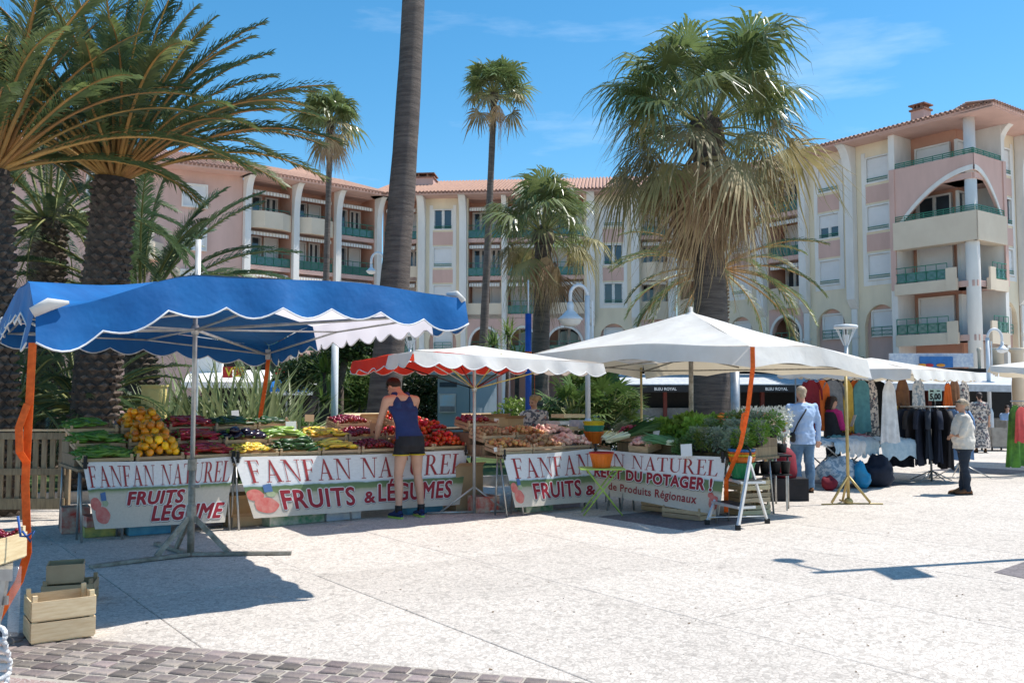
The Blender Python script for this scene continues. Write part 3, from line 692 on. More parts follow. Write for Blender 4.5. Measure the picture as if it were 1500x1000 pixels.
def phoenix(label, base, top, L, r0, r1, nf, seed, lm='palm_leaf', stem='rachis', group='date palms', boots=True, emin=-.35, emax=1.42, nl=84, az=None, name='date_palm', fat=1.0):
    t = thing(name, label, 'palm tree', base, group); rg = random.Random(seed)
    base = Vector(base); top = Vector(top)
    tr = MB(); tp = trunk_pts(base, top, 8, .04); tr.tube(tp, [r0 + (r1 - r0) * i / 8 for i in range(9)], 18)
    trunk = part('trunk', tr, M['bark_date'], t, True)
    if boots:
        bb = MB(); H = (top - base).length; n_r = int(H / .115)
        for j in range(n_r):
            f = j / n_r; c = base.lerp(top, f); rr = r0 + (r1 - r0) * f
            for k in range(11):
                a = 2 * math.pi * (k + .5 * (j % 2)) / 11 + rg.uniform(-.06, .06); ca, sa = math.cos(a), math.sin(a); s_ = rg.uniform(.8, 1.15)
                w_ = .085 * s_ * rr / .3; h_ = .07 * s_; o_ = rr * 1.0
                def q(dr, dt, dz): return (c.x + ca * (o_ + dr) - sa * dt, c.y + sa * (o_ + dr) + ca * dt, c.z + dz)
                ex = rg.uniform(.03, .075)
                bb.add([q(-.03, -w_, 0), q(-.02, 0, -h_), q(-.03, w_, 0), q(-.03, 0, h_ * .8), q(ex, -w_ * .5, h_ * .25), q(ex, 0, -h_ * .1), q(ex, w_ * .5, h_ * .25), q(ex * .9, 0, h_ * .6)],
                       [(0,1,5,4),(1,2,6,5),(2,3,7,6),(3,0,4,7),(4,5,6,7)])
        part('trunk_boots', bb, M['boot'], t, kind='stuff')
    el = 7; ms = []
    for e in range(el):
        e0 = emax + (emin - emax) * (e / (el - 1)) ** .8
        key = (L, e, seed % 2, lm, nl, fat)
        if key not in FRC:
            lf, stm = frond_mesh(L * (1 - .10 * (e == 0)), e0, .45 + .70 * math.cos(min(1.3, max(0, e0))) , 31 * e + seed, nl, .031 * fat, .46 * L / 3.2)
            FRC[key] = (lf.mesh('leaf', M[lm]), stm.mesh('leaf_stem', M[stem], True))
        ms.append(FRC[key])
    for i in range(nf):
        f = (i + .5) / nf; e = min(el - 1, int(f ** .85 * el)); a = i * 2.39996 + rg.uniform(-.2, .2)
        if az: a = rg.uniform(*az)
        lo = link('leaf', ms[e][0], t); lo.location = top - base + Vector((math.cos(a), math.sin(a), 0)) * r1 * .45; lo.rotation_euler = (rg.uniform(-.15, .15), rg.uniform(-.10, .10), a)
        k = rg.uniform(.85, 1.08); lo.scale = (k, k, k)
        link('leaf_stem', ms[e][1], lo)
    return t
FANC = {}
def washingtonia(label, base, top, R_, pl, r0, r1, ng, nm, nd, seed, group='fan palms', skirt=True, droop=1.0, nseg=34, bend=0.0):
    t = thing('fan_palm', label, 'palm tree', base, group); rg = random.Random(seed); base = Vector(base); top = Vector(top)
    tr = MB(); n = 26; tp = trunk_pts(base, top, n, bend)
    rad = [(r0 + (r1 - r0) * (1 - (1 - i / n) ** 2)) * (1 + .025 * math.sin(i * 2.1) + .02 * rg.random()) for i in range(n + 1)]
    tr.tube(tp, rad, 18); part('trunk', tr, M['bark_fan'], t, True)
    hub = MB(); hub.lathe([(r1 * .9, -.7 * R_ * .5), (r1 * 1.5, -.2 * R_), (r1 * 1.25, .15 * R_), (r1 * .4, .35 * R_)], tuple(top), 10); part('crown_base', hub, M['bark_date'], t, True)
    def getm(kind, e):
        key = (R_, pl, kind, e, nseg, seed if R_ > 1.0 and nseg > 30 else 0)
        if key not in FANC:
            e0 = {'g': 1.42 - .24 * e, 'm': .0 - .25 * e, 'd': -.75 - .15 * e}[kind]
            d_ = {'g': 0, 'm': .10 + .1 * e, 'd': .78}[kind]
            b, s = fan_mesh(pl * (1 if kind != 'd' else .62), R_ * (1 if kind != 'd' else .9), e0, 17 * e + ord(kind) + seed, d_, nseg, droop)
            FANC[key] = (b.mesh('leaf', M[{'g': 'fan', 'm': 'fan_mid', 'd': 'fan_dead'}[kind]]), s.mesh('leaf_stem', M[{'g': 'rachis_g', 'm': 'rachis_g', 'd': 'fan_dead'}[kind]], True))
        return FANC[key]
    i = 0
    for kind, cnt, dz in (('g', ng, .0), ('m', nm, -.10), ('d', nd, -.22)):
        for j in range(cnt):
            f = j / max(1, cnt); ne = 6 if kind == 'g' else 3; e = min(ne - 1, int(f * ne)); a = i * 2.39996 + rg.uniform(-.3, .3); i += 1
            b, s = getm(kind, e); lo = link('leaf', b, t)
            lo.location = top - base + Vector((math.cos(a) * r1 * .5, math.sin(a) * r1 * .5, dz * R_ * (1 + f * (1.6 if kind == 'd' else .5)) + .1 * R_))
            k = rg.uniform(.7, 1.16); lo.scale = (k, k, k); lo.rotation_euler = (rg.uniform(-.35, .35), rg.uniform(-.2, .2), a); link('leaf_stem', s, lo)
    return t
def at(px, py, Y): return P(px, py, Y)
def gx(px, Y): return Vector((P(px, 580, Y).x, Y, 0))
b0 = gx(132, 14.2); t0 = at(168, 262, 14.2)
phoenix('big date palm with orange leaf stems behind the blue canopy', b0, t0, 3.5, .34, .29, 84, 3, emin=.52, emax=1.52)
b1 = gx(4, 12.4); t1 = at(-14, 250, 12.4); phoenix('date palm cut off by the left edge of the photo', b1, t1, 3.35, .26, .24, 60, 5, emin=.45, emax=1.5)
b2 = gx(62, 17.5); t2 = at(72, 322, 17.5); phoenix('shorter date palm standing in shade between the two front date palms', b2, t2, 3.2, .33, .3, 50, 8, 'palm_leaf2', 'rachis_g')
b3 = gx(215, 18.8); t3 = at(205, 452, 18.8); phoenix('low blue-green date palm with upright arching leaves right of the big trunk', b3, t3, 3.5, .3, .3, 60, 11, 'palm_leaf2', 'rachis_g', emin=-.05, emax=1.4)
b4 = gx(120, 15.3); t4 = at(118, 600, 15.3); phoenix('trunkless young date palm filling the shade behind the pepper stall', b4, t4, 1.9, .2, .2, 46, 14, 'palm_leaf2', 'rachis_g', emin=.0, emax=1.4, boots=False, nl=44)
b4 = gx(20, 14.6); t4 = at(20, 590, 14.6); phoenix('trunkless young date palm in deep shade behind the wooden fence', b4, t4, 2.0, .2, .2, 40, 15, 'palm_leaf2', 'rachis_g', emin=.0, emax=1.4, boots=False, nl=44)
b5 = gx(1050, 29); t5 = at(1050, 395, 29); phoenix('date palm half hidden behind the large shaggy fan palm', b5, t5, 3.5, .35, .33, 44, 17, nl=48, fat=1.2)
# tall trunk whose crown is above the frame
b6 = gx(551, 15.2); t6 = at(618, -420, 15.2)
washingtonia('tallest fan palm, only its long leaning grey trunk in view', b6, t6, 1.3, 1.0, .30, .17, 26, 6, 0, 21, bend=-.16)
washingtonia('slim tall fan palm beside the left wing of the apartments', gx(472, 35), at(484, 182, 35), .84, .84, .18, .105, 44, 5, 6, 23, droop=.7, nseg=20)
washingtonia('slim tall fan palm in front of the middle of the apartments', gx(702, 33), at(724, 140, 33), .84, .86, .20, .11, 46, 5, 5, 27, droop=.6, nseg=20)
washingtonia('medium fan palm with a brown skirt beside the blue post', gx(788, 24), at(796, 345, 24), .86, 1.1, .29, .21, 34, 10, 12, 29, droop=.8, nseg=34)
washingtonia('large shaggy fan palm with a thick grey trunk behind the white canopy', gx(1046, 18.2), at(1034, 192, 18.2), 1.16, 1.55, .47, .27, 42, 18, 24, 33, droop=.85, nseg=46)
# shrubs of many small leaf faces
def leafcloud(mb, c, r, n, size, rg, flat=.5, spike=False, shell=.55):
    for _ in range(n):
        while True:
            v = Vector((rg.uniform(-1, 1), rg.uniform(-1, 1), rg.uniform(-1, 1)))
            if shell < v.length < 1: break
        q = Vector((c[0] + v.x * r[0], c[1] + v.y * r[1], c[2] + v.z * r[2]))
        a = rg.uniform(0, 6.28); e = rg.uniform(-.8, .9); d = Vector((math.cos(a) * math.cos(e), math.sin(a) * math.cos(e), math.sin(e)))
        if spike: d = (d * .5 + v.normalized()).normalized()
        s = d.orthogonal().normalized(); s.rotate(Matrix.Rotation(rg.uniform(0, 3.1), 3, d)); l = size * rg.uniform(.6, 1.3); w_ = l * flat * .5
        mb.add([tuple(q), tuple(q + d * l * .5 + s * w_), tuple(q + d * l), tuple(q + d * l * .5 - s * w_)], [(0, 1, 2, 3)])
def shrub(name, label, cat, base, lobes, n, size, m_, seed, group=None, trunk=None, flat=.5, spike=False):
    t = thing(name, label, cat, base, group); rg = random.Random(seed); mb = MB()
    for (dx, dy, dz, r) in lobes: leafcloud(mb, (base[0] + dx, base[1] + dy, base[2] + dz), (r, r, r * .85), int(n * r * r), size, rg, flat, spike, .35)
    part('crown', mb, M[m_], t)
    if trunk:
        tm = MB()
        for p, q, r in trunk: tm.tube([Vector(base) + Vector(p), (Vector(base) * 2 + Vector(p) + Vector(q)) / 2 + Vector((.03, .02, 0)), Vector(base) + Vector(q)], [r, r * .8, r * .6], 7)
        part('trunk', tm, M['bark_fan'], t, True)
    return t
shrub('small_tree', 'small round-headed tree with a forked stem left of the tall trunk', 'tree', gx(522, 24), [(0, 0, 2.0, .75), (.35, .2, 1.75, .55), (-.45, 0, 1.8, .55), (.1, .1, 2.35, .5), (-.2, .3, 1.35, .4)], 5200, .11, 'leaf_md', 41, trunk=[((0,0,0), (.05,0,.9), .07), ((.05,0,.9), (.4,0,1.7), .05), ((.05,0,.9), (-.4,.1,1.7), .05), ((.05,0,.9), (.05,.1,2), .04)])
shrub('small_tree', 'dark dense evergreen between the tall trunk and the grey kiosk', 'tree', gx(622, 25), [(0, 0, .7, .62), (.1, 0, 1.3, .62), (0, 0, 1.9, .6), (-.3, .2, 1.8, .5), (.35, .3, 1.5, .45)], 5600, .11, 'leaf_dk', 43, trunk=[((0,0,0), (0,0,1.4), .08)])
shrub('small_tree', 'dark leafy tree above the yellow lettered signs', 'tree', gx(455, 27), [(0, 0, 2.3, .7), (.5, 0, 2.5, .6), (-.5, 0, 2.2, .6), (.9, .1, 2.2, .5)], 4800, .12, 'leaf_dk', 44, trunk=[((-.5,0,0), (.3,0,2.0), .16), ((.3,0,2.0), (.9,0,2.6), .08)])
shrub('bush', 'low dark bush under the date palms beside the yellow box', 'bush', gx(250, 17.5), [(0, 0, .65, .55), (.5, .3, .6, .5), (-.4, .3, .5, .5)], 5200, .09, 'leaf_dk', 45, 'bushes in the planting bed')
shrub('bush', 'mid green bush behind the cardboard box on the yellow squash stall', 'bush', gx(440, 18.5), [(0, 0, .75, .5), (.6, .2, .7, .45), (-.4, .1, .6, .4)], 5200, .10, 'leaf_md', 46, 'bushes in the planting bed')
shrub('bush', 'dark bush at the back of the bed behind the pepper stall fence', 'bush', gx(60, 19.5), [(0, 0, 1.2, 1.2), (1.6, .2, 1.1, 1.1), (-1.4, .1, 1.3, 1.2), (3.2, .5, .9, .9)], 1700, .14, 'leaf_dk', 47, 'bushes in the planting bed')
shrub('bush', 'small pale bush behind the seller at the potato stall', 'bush', gx(742, 20), [(0, 0, .8, .45), (.2, 0, 1.3, .35), (-.25, .2, 1.0, .3)], 3800, .10, 'leaf_br', 48, 'bushes in the planting bed')
shrub('bush', 'dark ground shrub at the foot of the big fan palm cluster', 'bush', gx(890, 20.6), [(-.9, 0, .4, .5), (0, 0, .35, .5), (.7, .3, .3, .45)], 4200, .09, 'leaf_dk', 49, 'bushes in the planting bed')
# dwarf fan palms: round heads of stiff fans
dwf = []
for e in range(5):
    b, s = fan_mesh(.55, .42, 1.35 - .33 * e, 300 + e, 0, 16, .25); dwf.append((b.mesh('leaf', M['leaf_md']), s.mesh('leaf_stem', M['rachis_g'], True)))
def dwarf(label, base, z, n, sc_, seed, mm=None):
    t = thing('dwarf_fan_palm', label, 'palm shrub', base, 'dwarf fan palms'); rg = random.Random(seed)
    tr = MB(); tr.tube([base, base + Vector((0, 0, z))], [.12, .09], 8); part('trunk', tr, M['bark_date'], t, True)
    for i in range(n):
        e = min(4, int(5 * (i / n) ** .8)); a = i * 2.4 + rg.uniform(-.3, .3); lo = link('leaf', dwf[e][0], t); lo.location = (rg.uniform(-.1, .1), rg.uniform(-.1, .1), z + rg.uniform(-.15, .1))
        k = sc_ * rg.uniform(.8, 1.15); lo.scale = (k, k, k); lo.rotation_euler = (0, rg.uniform(-.2, .3), a); link('leaf_stem', dwf[e][1], lo)
for px, Y, z, n, k, lb in ((840, 20.2, 1.15, 34, 1.15, 'bushy fan palm directly left of the white lamp post foot'), (888, 20.8, 1.15, 36, 1.2, 'bushy fan palm right of the white lamp post'), (862, 21.4, 1.5, 32, 1.15, 'tallest head of the fan palm clump behind the lamp post'),
    (912, 21.6, .75, 24, .95, 'low pale fan palm at the right end of the clump'), (812, 21.5, .8, 22, .9, 'low fan palm at the left end of the clump'), (648, 32, 2.45, 24, 1.1, 'fan palm tuft rising behind the red and white canopy'), (945, 22.5, .5, 16, .8, 'small fan palm in front of the white awning')):
    dwarf(lb, gx(px, Y), z, n, k, int(px))
# strap-leaved plants: New Zealand flax, yuccas
def blade_mesh(L, w_, e0, bend, m_, seed):
    rg = random.Random(seed); b = MB(); p = Vector((0, 0, 0)); n = 7; pv = None
    for i in range(n + 1):
        t = i / n; ww = w_ * (.6 + .9 * t if t < .4 else .96 * (1 - ((t - .4) / .6) ** 1.6)) + .002; l_, r_ = (p.x, p.y - ww, p.z + ww * .4), (p.x, p.y + ww, p.z + ww * .4)
        b.v += [l_, tuple(p), r_]
        if i: k = len(b.v) - 6; b.f += [(k, k+1, k+4, k+3), (k+1, k+2, k+5, k+4)]
        e = e0 - bend * t * t; p = p + Vector((math.cos(e), 0, math.sin(e))) * L / n
    return b.mesh('leaf', m_)
def tuft(name, label, base, z, n, L, w_, m_, seed, cat='plant', group=None, spread=1.0, stem=None, nv=7, emin=.1, bend=.8):
    t = thing(name, label, cat, base, group); rg = random.Random(seed)
    vs = [blade_mesh(L * rg.uniform(.8, 1.1), w_, 1.5 + (emin - 1.5) * (i / (nv - 1)), bend * rg.uniform(.3, 1.1), m_, seed + i) for i in range(nv)]
    if stem:
        s = MB(); s.tube([base, base + Vector((stem[0] * .5, 0, z * .5)), base + Vector((stem[0], 0, z))], [stem[1], stem[1] * .9, stem[1] * .8], 8); part('trunk', s, M['bark_date'], t, True)
    off = stem[0] if stem else 0
    for i in range(n):
        o = link('leaf', vs[min(nv - 1, int(nv * ((i + .5) / n)))], t); o.rotation_euler = (0, rg.uniform(-.1, .1), i * 2.4 + rg.uniform(-.4, .4)); k = rg.uniform(.8, 1.15); o.scale = (k, k, k)
        o.location = (off + rg.uniform(-.12, .12) * spread, rg.uniform(-.12, .12) * spread, z)
for px, Y, n, L, lb in ((262, 16.2, 80, 2.2, 'left clump of striped flax leaves behind the pepper crates'), (315, 16.8, 110, 2.6, 'tallest clump of striped flax leaves right of the bare white post'), (368, 16.6, 95, 2.4, 'clump of striped flax leaves behind the orange strap'), (405, 17.4, 60, 2.1, 'right-hand clump of flax leaning to the right')):
    tuft('flax_plant', lb, gx(px, Y), .1, n, L, .036, M['phorm'], px, group='flax plants in the bed', spread=3, emin=.55)
for px, py, Y, n, L, m_, lb, dx in ((476, 545, 20, 60, .55, 'leaf_br', 'yucca head with bright pointed leaves below the white canvas panel', .12), (478, 588, 19.5, 60, .5, 'leaf_md', 'low grassy yucca below the bright yucca', 0), (745, 490, 30, 50, .65, 'leaf_br', 'yucca standing right of the tall thin trunk in front of the arches', .1),
    (722, 505, 29, 50, .6, 'leaf_md', 'shorter yucca beside the tall thin trunk in front of the arches', -.1), (758, 530, 24, 44, .5, 'leaf_br', 'yellowish yucca behind the red canopy edge', .05), (500, 560, 21, 40, .5, 'leaf_md', 'small yucca between the bright yucca and the white post', 0), (560, 600, 18, 26, .5, 'leaf_md', 'short spiky plant at the foot of the tallest palm', 0)):
    q = at(px, py, Y); bs = Vector((q.x - dx, Y, 0)); tuft('yucca', lb, bs, max(.3, q.z), n, L, .022, M[m_], px + 1, group='yuccas', stem=(dx, .07), emin=-.5, bend=.5)
s = MB(); bsx = gx(432, 20)
s.tube([bsx, bsx + Vector((.55, 0, 1.0)), bsx + Vector((1.0, 0, 2.0)), bsx + Vector((1.15, 0, 2.6))], [.13, .11, .09, .06], 9)
t = thing('leaning_tree', 'dark leaning tree trunk beside the bright yucca', 'tree', bsx); part('trunk', s, M['bark_date'], t, True)
mb = MB(); leafcloud(mb, tuple(bsx + Vector((1.2, 0, 2.75))), (.6, .5, .45), 1800, .13, random.Random(5), .5, False, .3); part('crown', mb, M['leaf_dk'], t)
# ------------------------------------------------------------ market canopies
def crv(ctrl, t):
    "piecewise smooth curve through 3-D control points with parameters"
    for (t0, p), (t1, q) in zip(ctrl, ctrl[1:]):
        if t <= t1:
            k = (t - t0) / (t1 - t0); k = k * k * (3 - 2 * k) if len(ctrl) > 2 else k
            l = (t - t0) / (t1 - t0); p = Vector(p); q = Vector(q)
            return Vector((p.x + (q.x-p.x)*l, p.y + (q.y-p.y)*l, p.z + (q.z-p.z)*k))
    return Vector(ctrl[-1][1])
def canopy(t, edges, apex, h, mats, scal, pip=None, wob=.02, sc_h=.06, sag=.06, inner=None, seed=0):
    "edges: control lists, closed loop; mats: (roof, valance) per edge or list of (s0, s1, roof, valance)"
    ap = Vector(apex); cen = Vector((apex[0], apex[1], 0)); rg = random.Random(seed)
    for ei, ed in enumerate(edges):
        L = (Vector(ed[-1][1]) - Vector(ed[0][1])).length; ns = max(2, round(L / scal)); segs = mats[ei]
        if not isinstance(segs, list): segs = [(0, 1, segs[0], segs[1])]
        a, b = Vector(ed[0][1]), Vector(ed[-1][1]); out = Vector(((b - a).y, -(b - a).x, 0)).normalized()
        if out.dot(Vector((a.x, a.y, 0)) - cen) < 0: out = -out
        ph = rg.uniform(0, 6)
        for s0, s1, rm, vm in segs:
            def rf(u, v):
                s = s0 + (s1 - s0) * u; e = crv(ed, s); q = e.lerp(ap, v ** .92)
                q.z -= sag * math.sin(math.pi * min(1, v * 1.1)) * (.4 + .6 * math.sin(math.pi * s)) + .012 * math.sin(s * 9 + v * 7 + ph) * (1 - v)
                return tuple(q)
            m = MB(); n = max(4, int((s1 - s0) * 26)); m.grid(rf, n, 9); part('roof_panel', m, rm, t, True)
            def vf(u, v):
                s = s0 + (s1 - s0) * u; e = crv(ed, s); drop = h + sc_h * (abs(math.sin(math.pi * s * ns)) - .4)
                q = e + Vector((0, 0, -drop * v)) + out * (wob * math.sin(s * ns * 3.1 + ph) * v + .035 * v + .012 * math.sin(s * 40) * v)
                return tuple(q)
            m = MB(); n = max(6, int((s1 - s0) * ns * 8)); m.grid(vf, n, 4); vo = part('valance', m, vm, t, True)
            if pip:
                pm = MB(); pm.tube([Vector(vf(i / n, 1)) for i in range(n + 1)], .007, 5); part('edge_piping', pm, M[pip], vo, True)
def ribbon(pts, w_, tw=0.0, up=(0, 1, 0)):
    pts = [Vector(p) for p in pts]; m = MB(); n = len(pts)
    for i, p in enumerate(pts):
        d = (pts[min(i+1, n-1)] - pts[max(0, i-1)]).normalized(); s = Vector((1, 0, 0)); s.rotate(Matrix.Rotation(tw * i, 3, 'Z')); s = (s - d * s.dot(d)).normalized()
        nn = d.cross(s) * .0015
        for q in (p - s*w_/2 - nn, p + s*w_/2 - nn, p + s*w_/2 + nn, p - s*w_/2 + nn): m.v.append(tuple(q))
        if i:
            o = 4*(i-1)
            for k in range(4): m.f.append((o+k, o+(k+1) % 4, o+4+(k+1) % 4, o+4+k))
    return m
def lerpz(a, b, s, z): return (a[0] + (b[0]-a[0])*s, a[1] + (b[1]-a[1])*s, z)
# --- blue canopy
A = (-3.06, 5.82, 2.16); B = (-.40, 7.70, 2.43); C = (-3.36, 12.55, 2.30); D = (-6.04, 10.7, 2.46); PB = G(279, 815); HB = (PB.x, PB.y, 2.27); AP = (PB.x, PB.y, 2.80)
t = thing('market_canopy', 'large blue market canopy with white piping on a tripod pole at the left', 'market canopy', PB, 'canopies over the market stalls')
eAB = [(0, A), (.33, lerpz(A, B, .33, 2.45)), (.68, lerpz(A, B, .68, 2.49)), (1, B)]
eBC = [(0, B), (.3, lerpz(B, C, .3, 2.45)), (.7, lerpz(B, C, .7, 2.44)), (1, C)]
eCD = [(0, C), (.5, lerpz(C, D, .5, 2.42)), (1, D)]; eDA = [(0, D), (.6, lerpz(D, A, .6, 2.5)), (.85, lerpz(D, A, .85, 2.42)), (1, A)]
canopy(t, [eAB, eBC, eCD, eDA], AP, .25, [(M['blue'], M['blue']), [(0, .12, M['blue'], M['blue']), (.12, .68, M['whitelin'], M['whitelin']), (.68, 1, M['blue'], M['blue'])], (M['blue'], M['blue']), (M['blue'], M['blue'])], .40, 'piping', seed=3, sc_h=.075, sag=.05)
m = MB(); m.tube([PB + Vector((0, 0, .02)), PB + Vector((0, 0, .95))], .036, 10); part('lower_tube', m, M['oldpole'], t, True)
m = MB(); m.tube([PB + Vector((0, 0, .95)), Vector(AP)], .024, 10); m.lathe([(.035, -.05), (.05, 0), (.035, .05)], HB, 10); part('pole', m, M['pole'], t, True)
for e in ((-.72, -.62, .02), (.98, .12, .02), (-.62, .72, .02)):
    m = MB(); a = PB + Vector((0, 0, .03)); m.bar(a + Vector(e) * .02, PB + Vector(e), .065, .03); part('foot', m, M['oldpole'], t)
for e in ((-.26, -.22), (.36, .05), (-.24, .26)):
    m = MB(); m.bar(PB + Vector((0, 0, .42)), PB + Vector((e[0], e[1], .04)), .03, .05); part('brace', m, M['oldpole'], t)
m = MB(); m.lathe([(.05, .40), (.05, .50), (.038, .52)], PB, 10); m.bar(PB + Vector((0, -.03, .70)), PB + Vector((.09, -.03, .70)), .03); m.lathe([(.046, .86), (.046, .97)], PB, 10); part('clamp', m, M['oldpole'], t)
def inw(p, q, k=.05): return (p[0]+(q[0]-p[0])*k, p[1]+(q[1]-p[1])*k, p[2])
def rib(t, a, b, r=.013, m_='pole'):
    c = t.location; a = inw(a, c); b = inw(b, c)
    m = MB(); m.tube([Vector(a), Vector(b)], r, 6); part('rib', m, M[m_], t, True)
for q in (A, B, C, D): rib(t, HB, (q[0], q[1], q[2] - .13), .016)
for p, q in ((A, B), (B, C), (C, D), (D, A)):
    mid = lerpz(p, q, .5, 2.31); rib(t, HB, mid, .011); rib(t, (p[0], p[1], p[2]-.13), mid, .012); rib(t, mid, (q[0], q[1], q[2]-.13), .012)
m = MB(); m.bar((C[0], C[1], 2.10), (C[0], C[1], 2.24), .07); part('corner_bracket', m, M['pole'], t)
for q, d in ((A, (.22, .10, .06)), (B, (-.2, .05, .05)), (D, (.2, -.2, .05))):
    m = MB(); m.tube([Vector(q) + Vector((-.01, -.02, -.03)), Vector(q) + Vector(d) * .35 + Vector((0, -.01, .01)), Vector(q) + Vector(d)*.8], [.042, .05, .012], 10, sx=.6); part('corner_pocket', m, M['whitecanvas'], t, True)
# straps
Zt = G(46, 925)
pts = [Vector(A) + Vector((.0, -.02, -.22)), Vector((A[0] - .01, A[1] - .02, 1.5)), Vector((A[0] - .03, A[1], 1.05)), Vector((A[0] + .015, A[1] - .03, .62)), Vector((A[0] - .02, A[1] - .05, .45)), Vector((A[0] - .10, A[1] - .12, .25)), Vector((A[0] - .16, A[1] - .18, .06))]
m = ribbon(pts, .052); s_ = single('strap', m, M['strap'], 'orange ratchet strap hanging from the near corner of the blue canopy', 'strap', 'orange straps holding the canopies down')
m = ribbon([Vector((A[0] - .015, A[1] - .03, 1.55)), Vector((A[0] - .055, A[1] - .05, 1.40)), Vector((A[0] - .04, A[1] - .06, 1.25)), Vector((A[0] - .01, A[1] - .03, 1.18))], .05); part('loose_end', m, M['strap'], s_)
m = ribbon([(C[0], C[1], 2.12), (C[0] - .04, C[1] - .02, 1.7), (C[0] - .09, C[1] - .03, 1.35), (C[0]-.1, C[1]-.03, 1.15)], .055); single('strap', m, M['strap'], 'orange strap dropping from the far corner of the blue canopy to the aubergine crates', 'strap', 'orange straps holding the canopies down')
# --- red and white canopy
LF = (-1.18, 10.9, 2.14); RF = (1.28, 12.7, 2.05); RB = (.24, 14.15, 2.12); LB = (-2.18, 12.4, 2.07); PR = Vector((-.52, 12.6, 0)); HR = (PR.x, PR.y, 1.70)
t = thing('market_canopy', 'small market canopy with white roof and red scalloped rear edge over the runner', 'market canopy', PR, 'canopies over the market stalls')
canopy(t, [[(0, LF), (1, RF)], [(0, RF), (1, RB)], [(0, RB), (1, LB)], [(0, LB), (1, LF)]], (PR.x, PR.y, 2.30), .15,
       [(M['whitecanvas'], M['whitecanvas']), [(0, 1, M['whitecanvas'], M['whitecanvas'])], (M['red_canvas'], M['red_canvas']), [(0, .62, M['red_canvas'], M['red_canvas']), (.62, 1, M['whitecanvas'], M['whitecanvas'])]], .33, 'piping', seed=5, sc_h=.06, sag=.02)
m = MB(); m.tube([PR, (PR.x, PR.y, 2.29)], .022, 10); m.lathe([(.03, 1.66), (.04, 1.70), (.03, 1.74)], PR, 8); part('pole', m, M['pole'], t, True)
M['ribyel'] = mat('yellow_rib', (.62, .50, .16), .5); M['ribred'] = mat('dark_red_rib', (.25, .03, .03), .5)
for k, q in enumerate((LF, RF, RB, LB)):
    rib(t, HR, (q[0]*.72+PR.x*.28, q[1]*.72+PR.y*.28, q[2]-.02), .010, 'ribyel' if k < 2 else 'blackrub')
for k, (p, q) in enumerate(((LF, RF), (RF, RB), (RB, LB), (LB, LF))): md = lerpz(p, q, .5, 2.12); rib(t, HR, (md[0]*.7+PR.x*.3, md[1]*.7+PR.y*.3, 2.16), .009, ['ribyel', 'ribred', 'ribred', 'pole'][k])
for e in ((-.45, -.1), (.42, .1), (-.05, .45)):
    m = MB(); m.tube([(PR.x, PR.y, .36), (PR.x + e[0], PR.y + e[1], .03)], .014, 6); m.tube([(PR.x + e[0]*1.4, PR.y + e[1]*1.4, .02), (PR.x, PR.y, .02)], .015, 6); part('foot', m, M['pole'], t, True)
# --- big white canopy
Fq = (2.92, 11.1, 2.21); Lq = (.33, 14.7, 2.28); Rq = (4.89, 12.52, 2.10); Kq = (2.32, 16.1, 2.16); PC = Vector((2.70, 13.8, 0)); AW = (2.74, 13.9, 2.88)
t = thing('market_canopy', 'big white pyramid canopy on a wooden pole over the vegetable and herb stall', 'market canopy', PC, 'canopies over the market stalls')
W2 = (M['whitecanvas'], M['whitecanvas']); W3 = (M['whitecanvas'], M['cream_canvas'])
canopy(t, [[(0, Lq), (.55, lerpz(Lq, Fq, .55, 2.33)), (1, Fq)], [(0, Fq), (.5, lerpz(Fq, Rq, .5, 2.24)), (1, Rq)], [(0, Rq), (.5, lerpz(Rq, Kq, .5, 2.2)), (1, Kq)], [(0, Kq), (.5, lerpz(Kq, Lq, .5, 2.26)), (1, Lq)]], AW, .24, [W2, W2, W3, W3], 1.3, None, seed=7, sc_h=-.05, sag=.04, wob=.03)
m = MB(); m.lathe([(.16, 2.80), (.06, 2.87), (.03, 2.89), (.03, 2.96), (.0, 2.97)], (AW[0], AW[1], 0), 12); part('cap', m, M['whitecanvas'], t, True)
m = MB(); m.tube([PC, AW], .036, 10); part('pole', m, M['oldpole'], t, True)
for q in (Lq, Fq, Rq, Kq): rib(t, (PC.x, PC.y, 2.20), (q[0], q[1], q[2]-.12), .014, 'oldpole')
for p, q in ((Lq, Fq), (Fq, Rq), (Rq, Kq), (Kq, Lq)): rib(t, (PC.x, PC.y, 2.20), lerpz(p, q, .5, 2.05), .012, 'oldpole'); rib(t, (p[0], p[1], p[2]-.12), (q[0], q[1], q[2]-.12), .012, 'oldpole')
m = MB(); m.tube([(Kq[0]-.05, Kq[1]-.1, 0), (Kq[0]-.05, Kq[1]-.1, 2.1)], .022, 8); part('rear_pole', m, M['gold'], t, True)
m = ribbon([(2.93, 11.07, 2.20), (2.92, 11.03, 1.95), (2.86, 11.06, 1.45), (2.80, 11.2, 1.0), (2.70, 11.55, .55), (2.74, 11.75, .12)], .055); s_ = single('strap', m, M['strap'], 'orange strap from the front corner of the white canopy down behind the stepladder', 'strap', 'orange straps holding the canopies down')
m = ribbon([(2.86, 11.04, 1.42), (2.79, 11.04, 1.38), (2.77, 11.05, 1.22), (2.80, 11.08, 1.15)], .03); part('loose_end', m, M['strap'], s_)
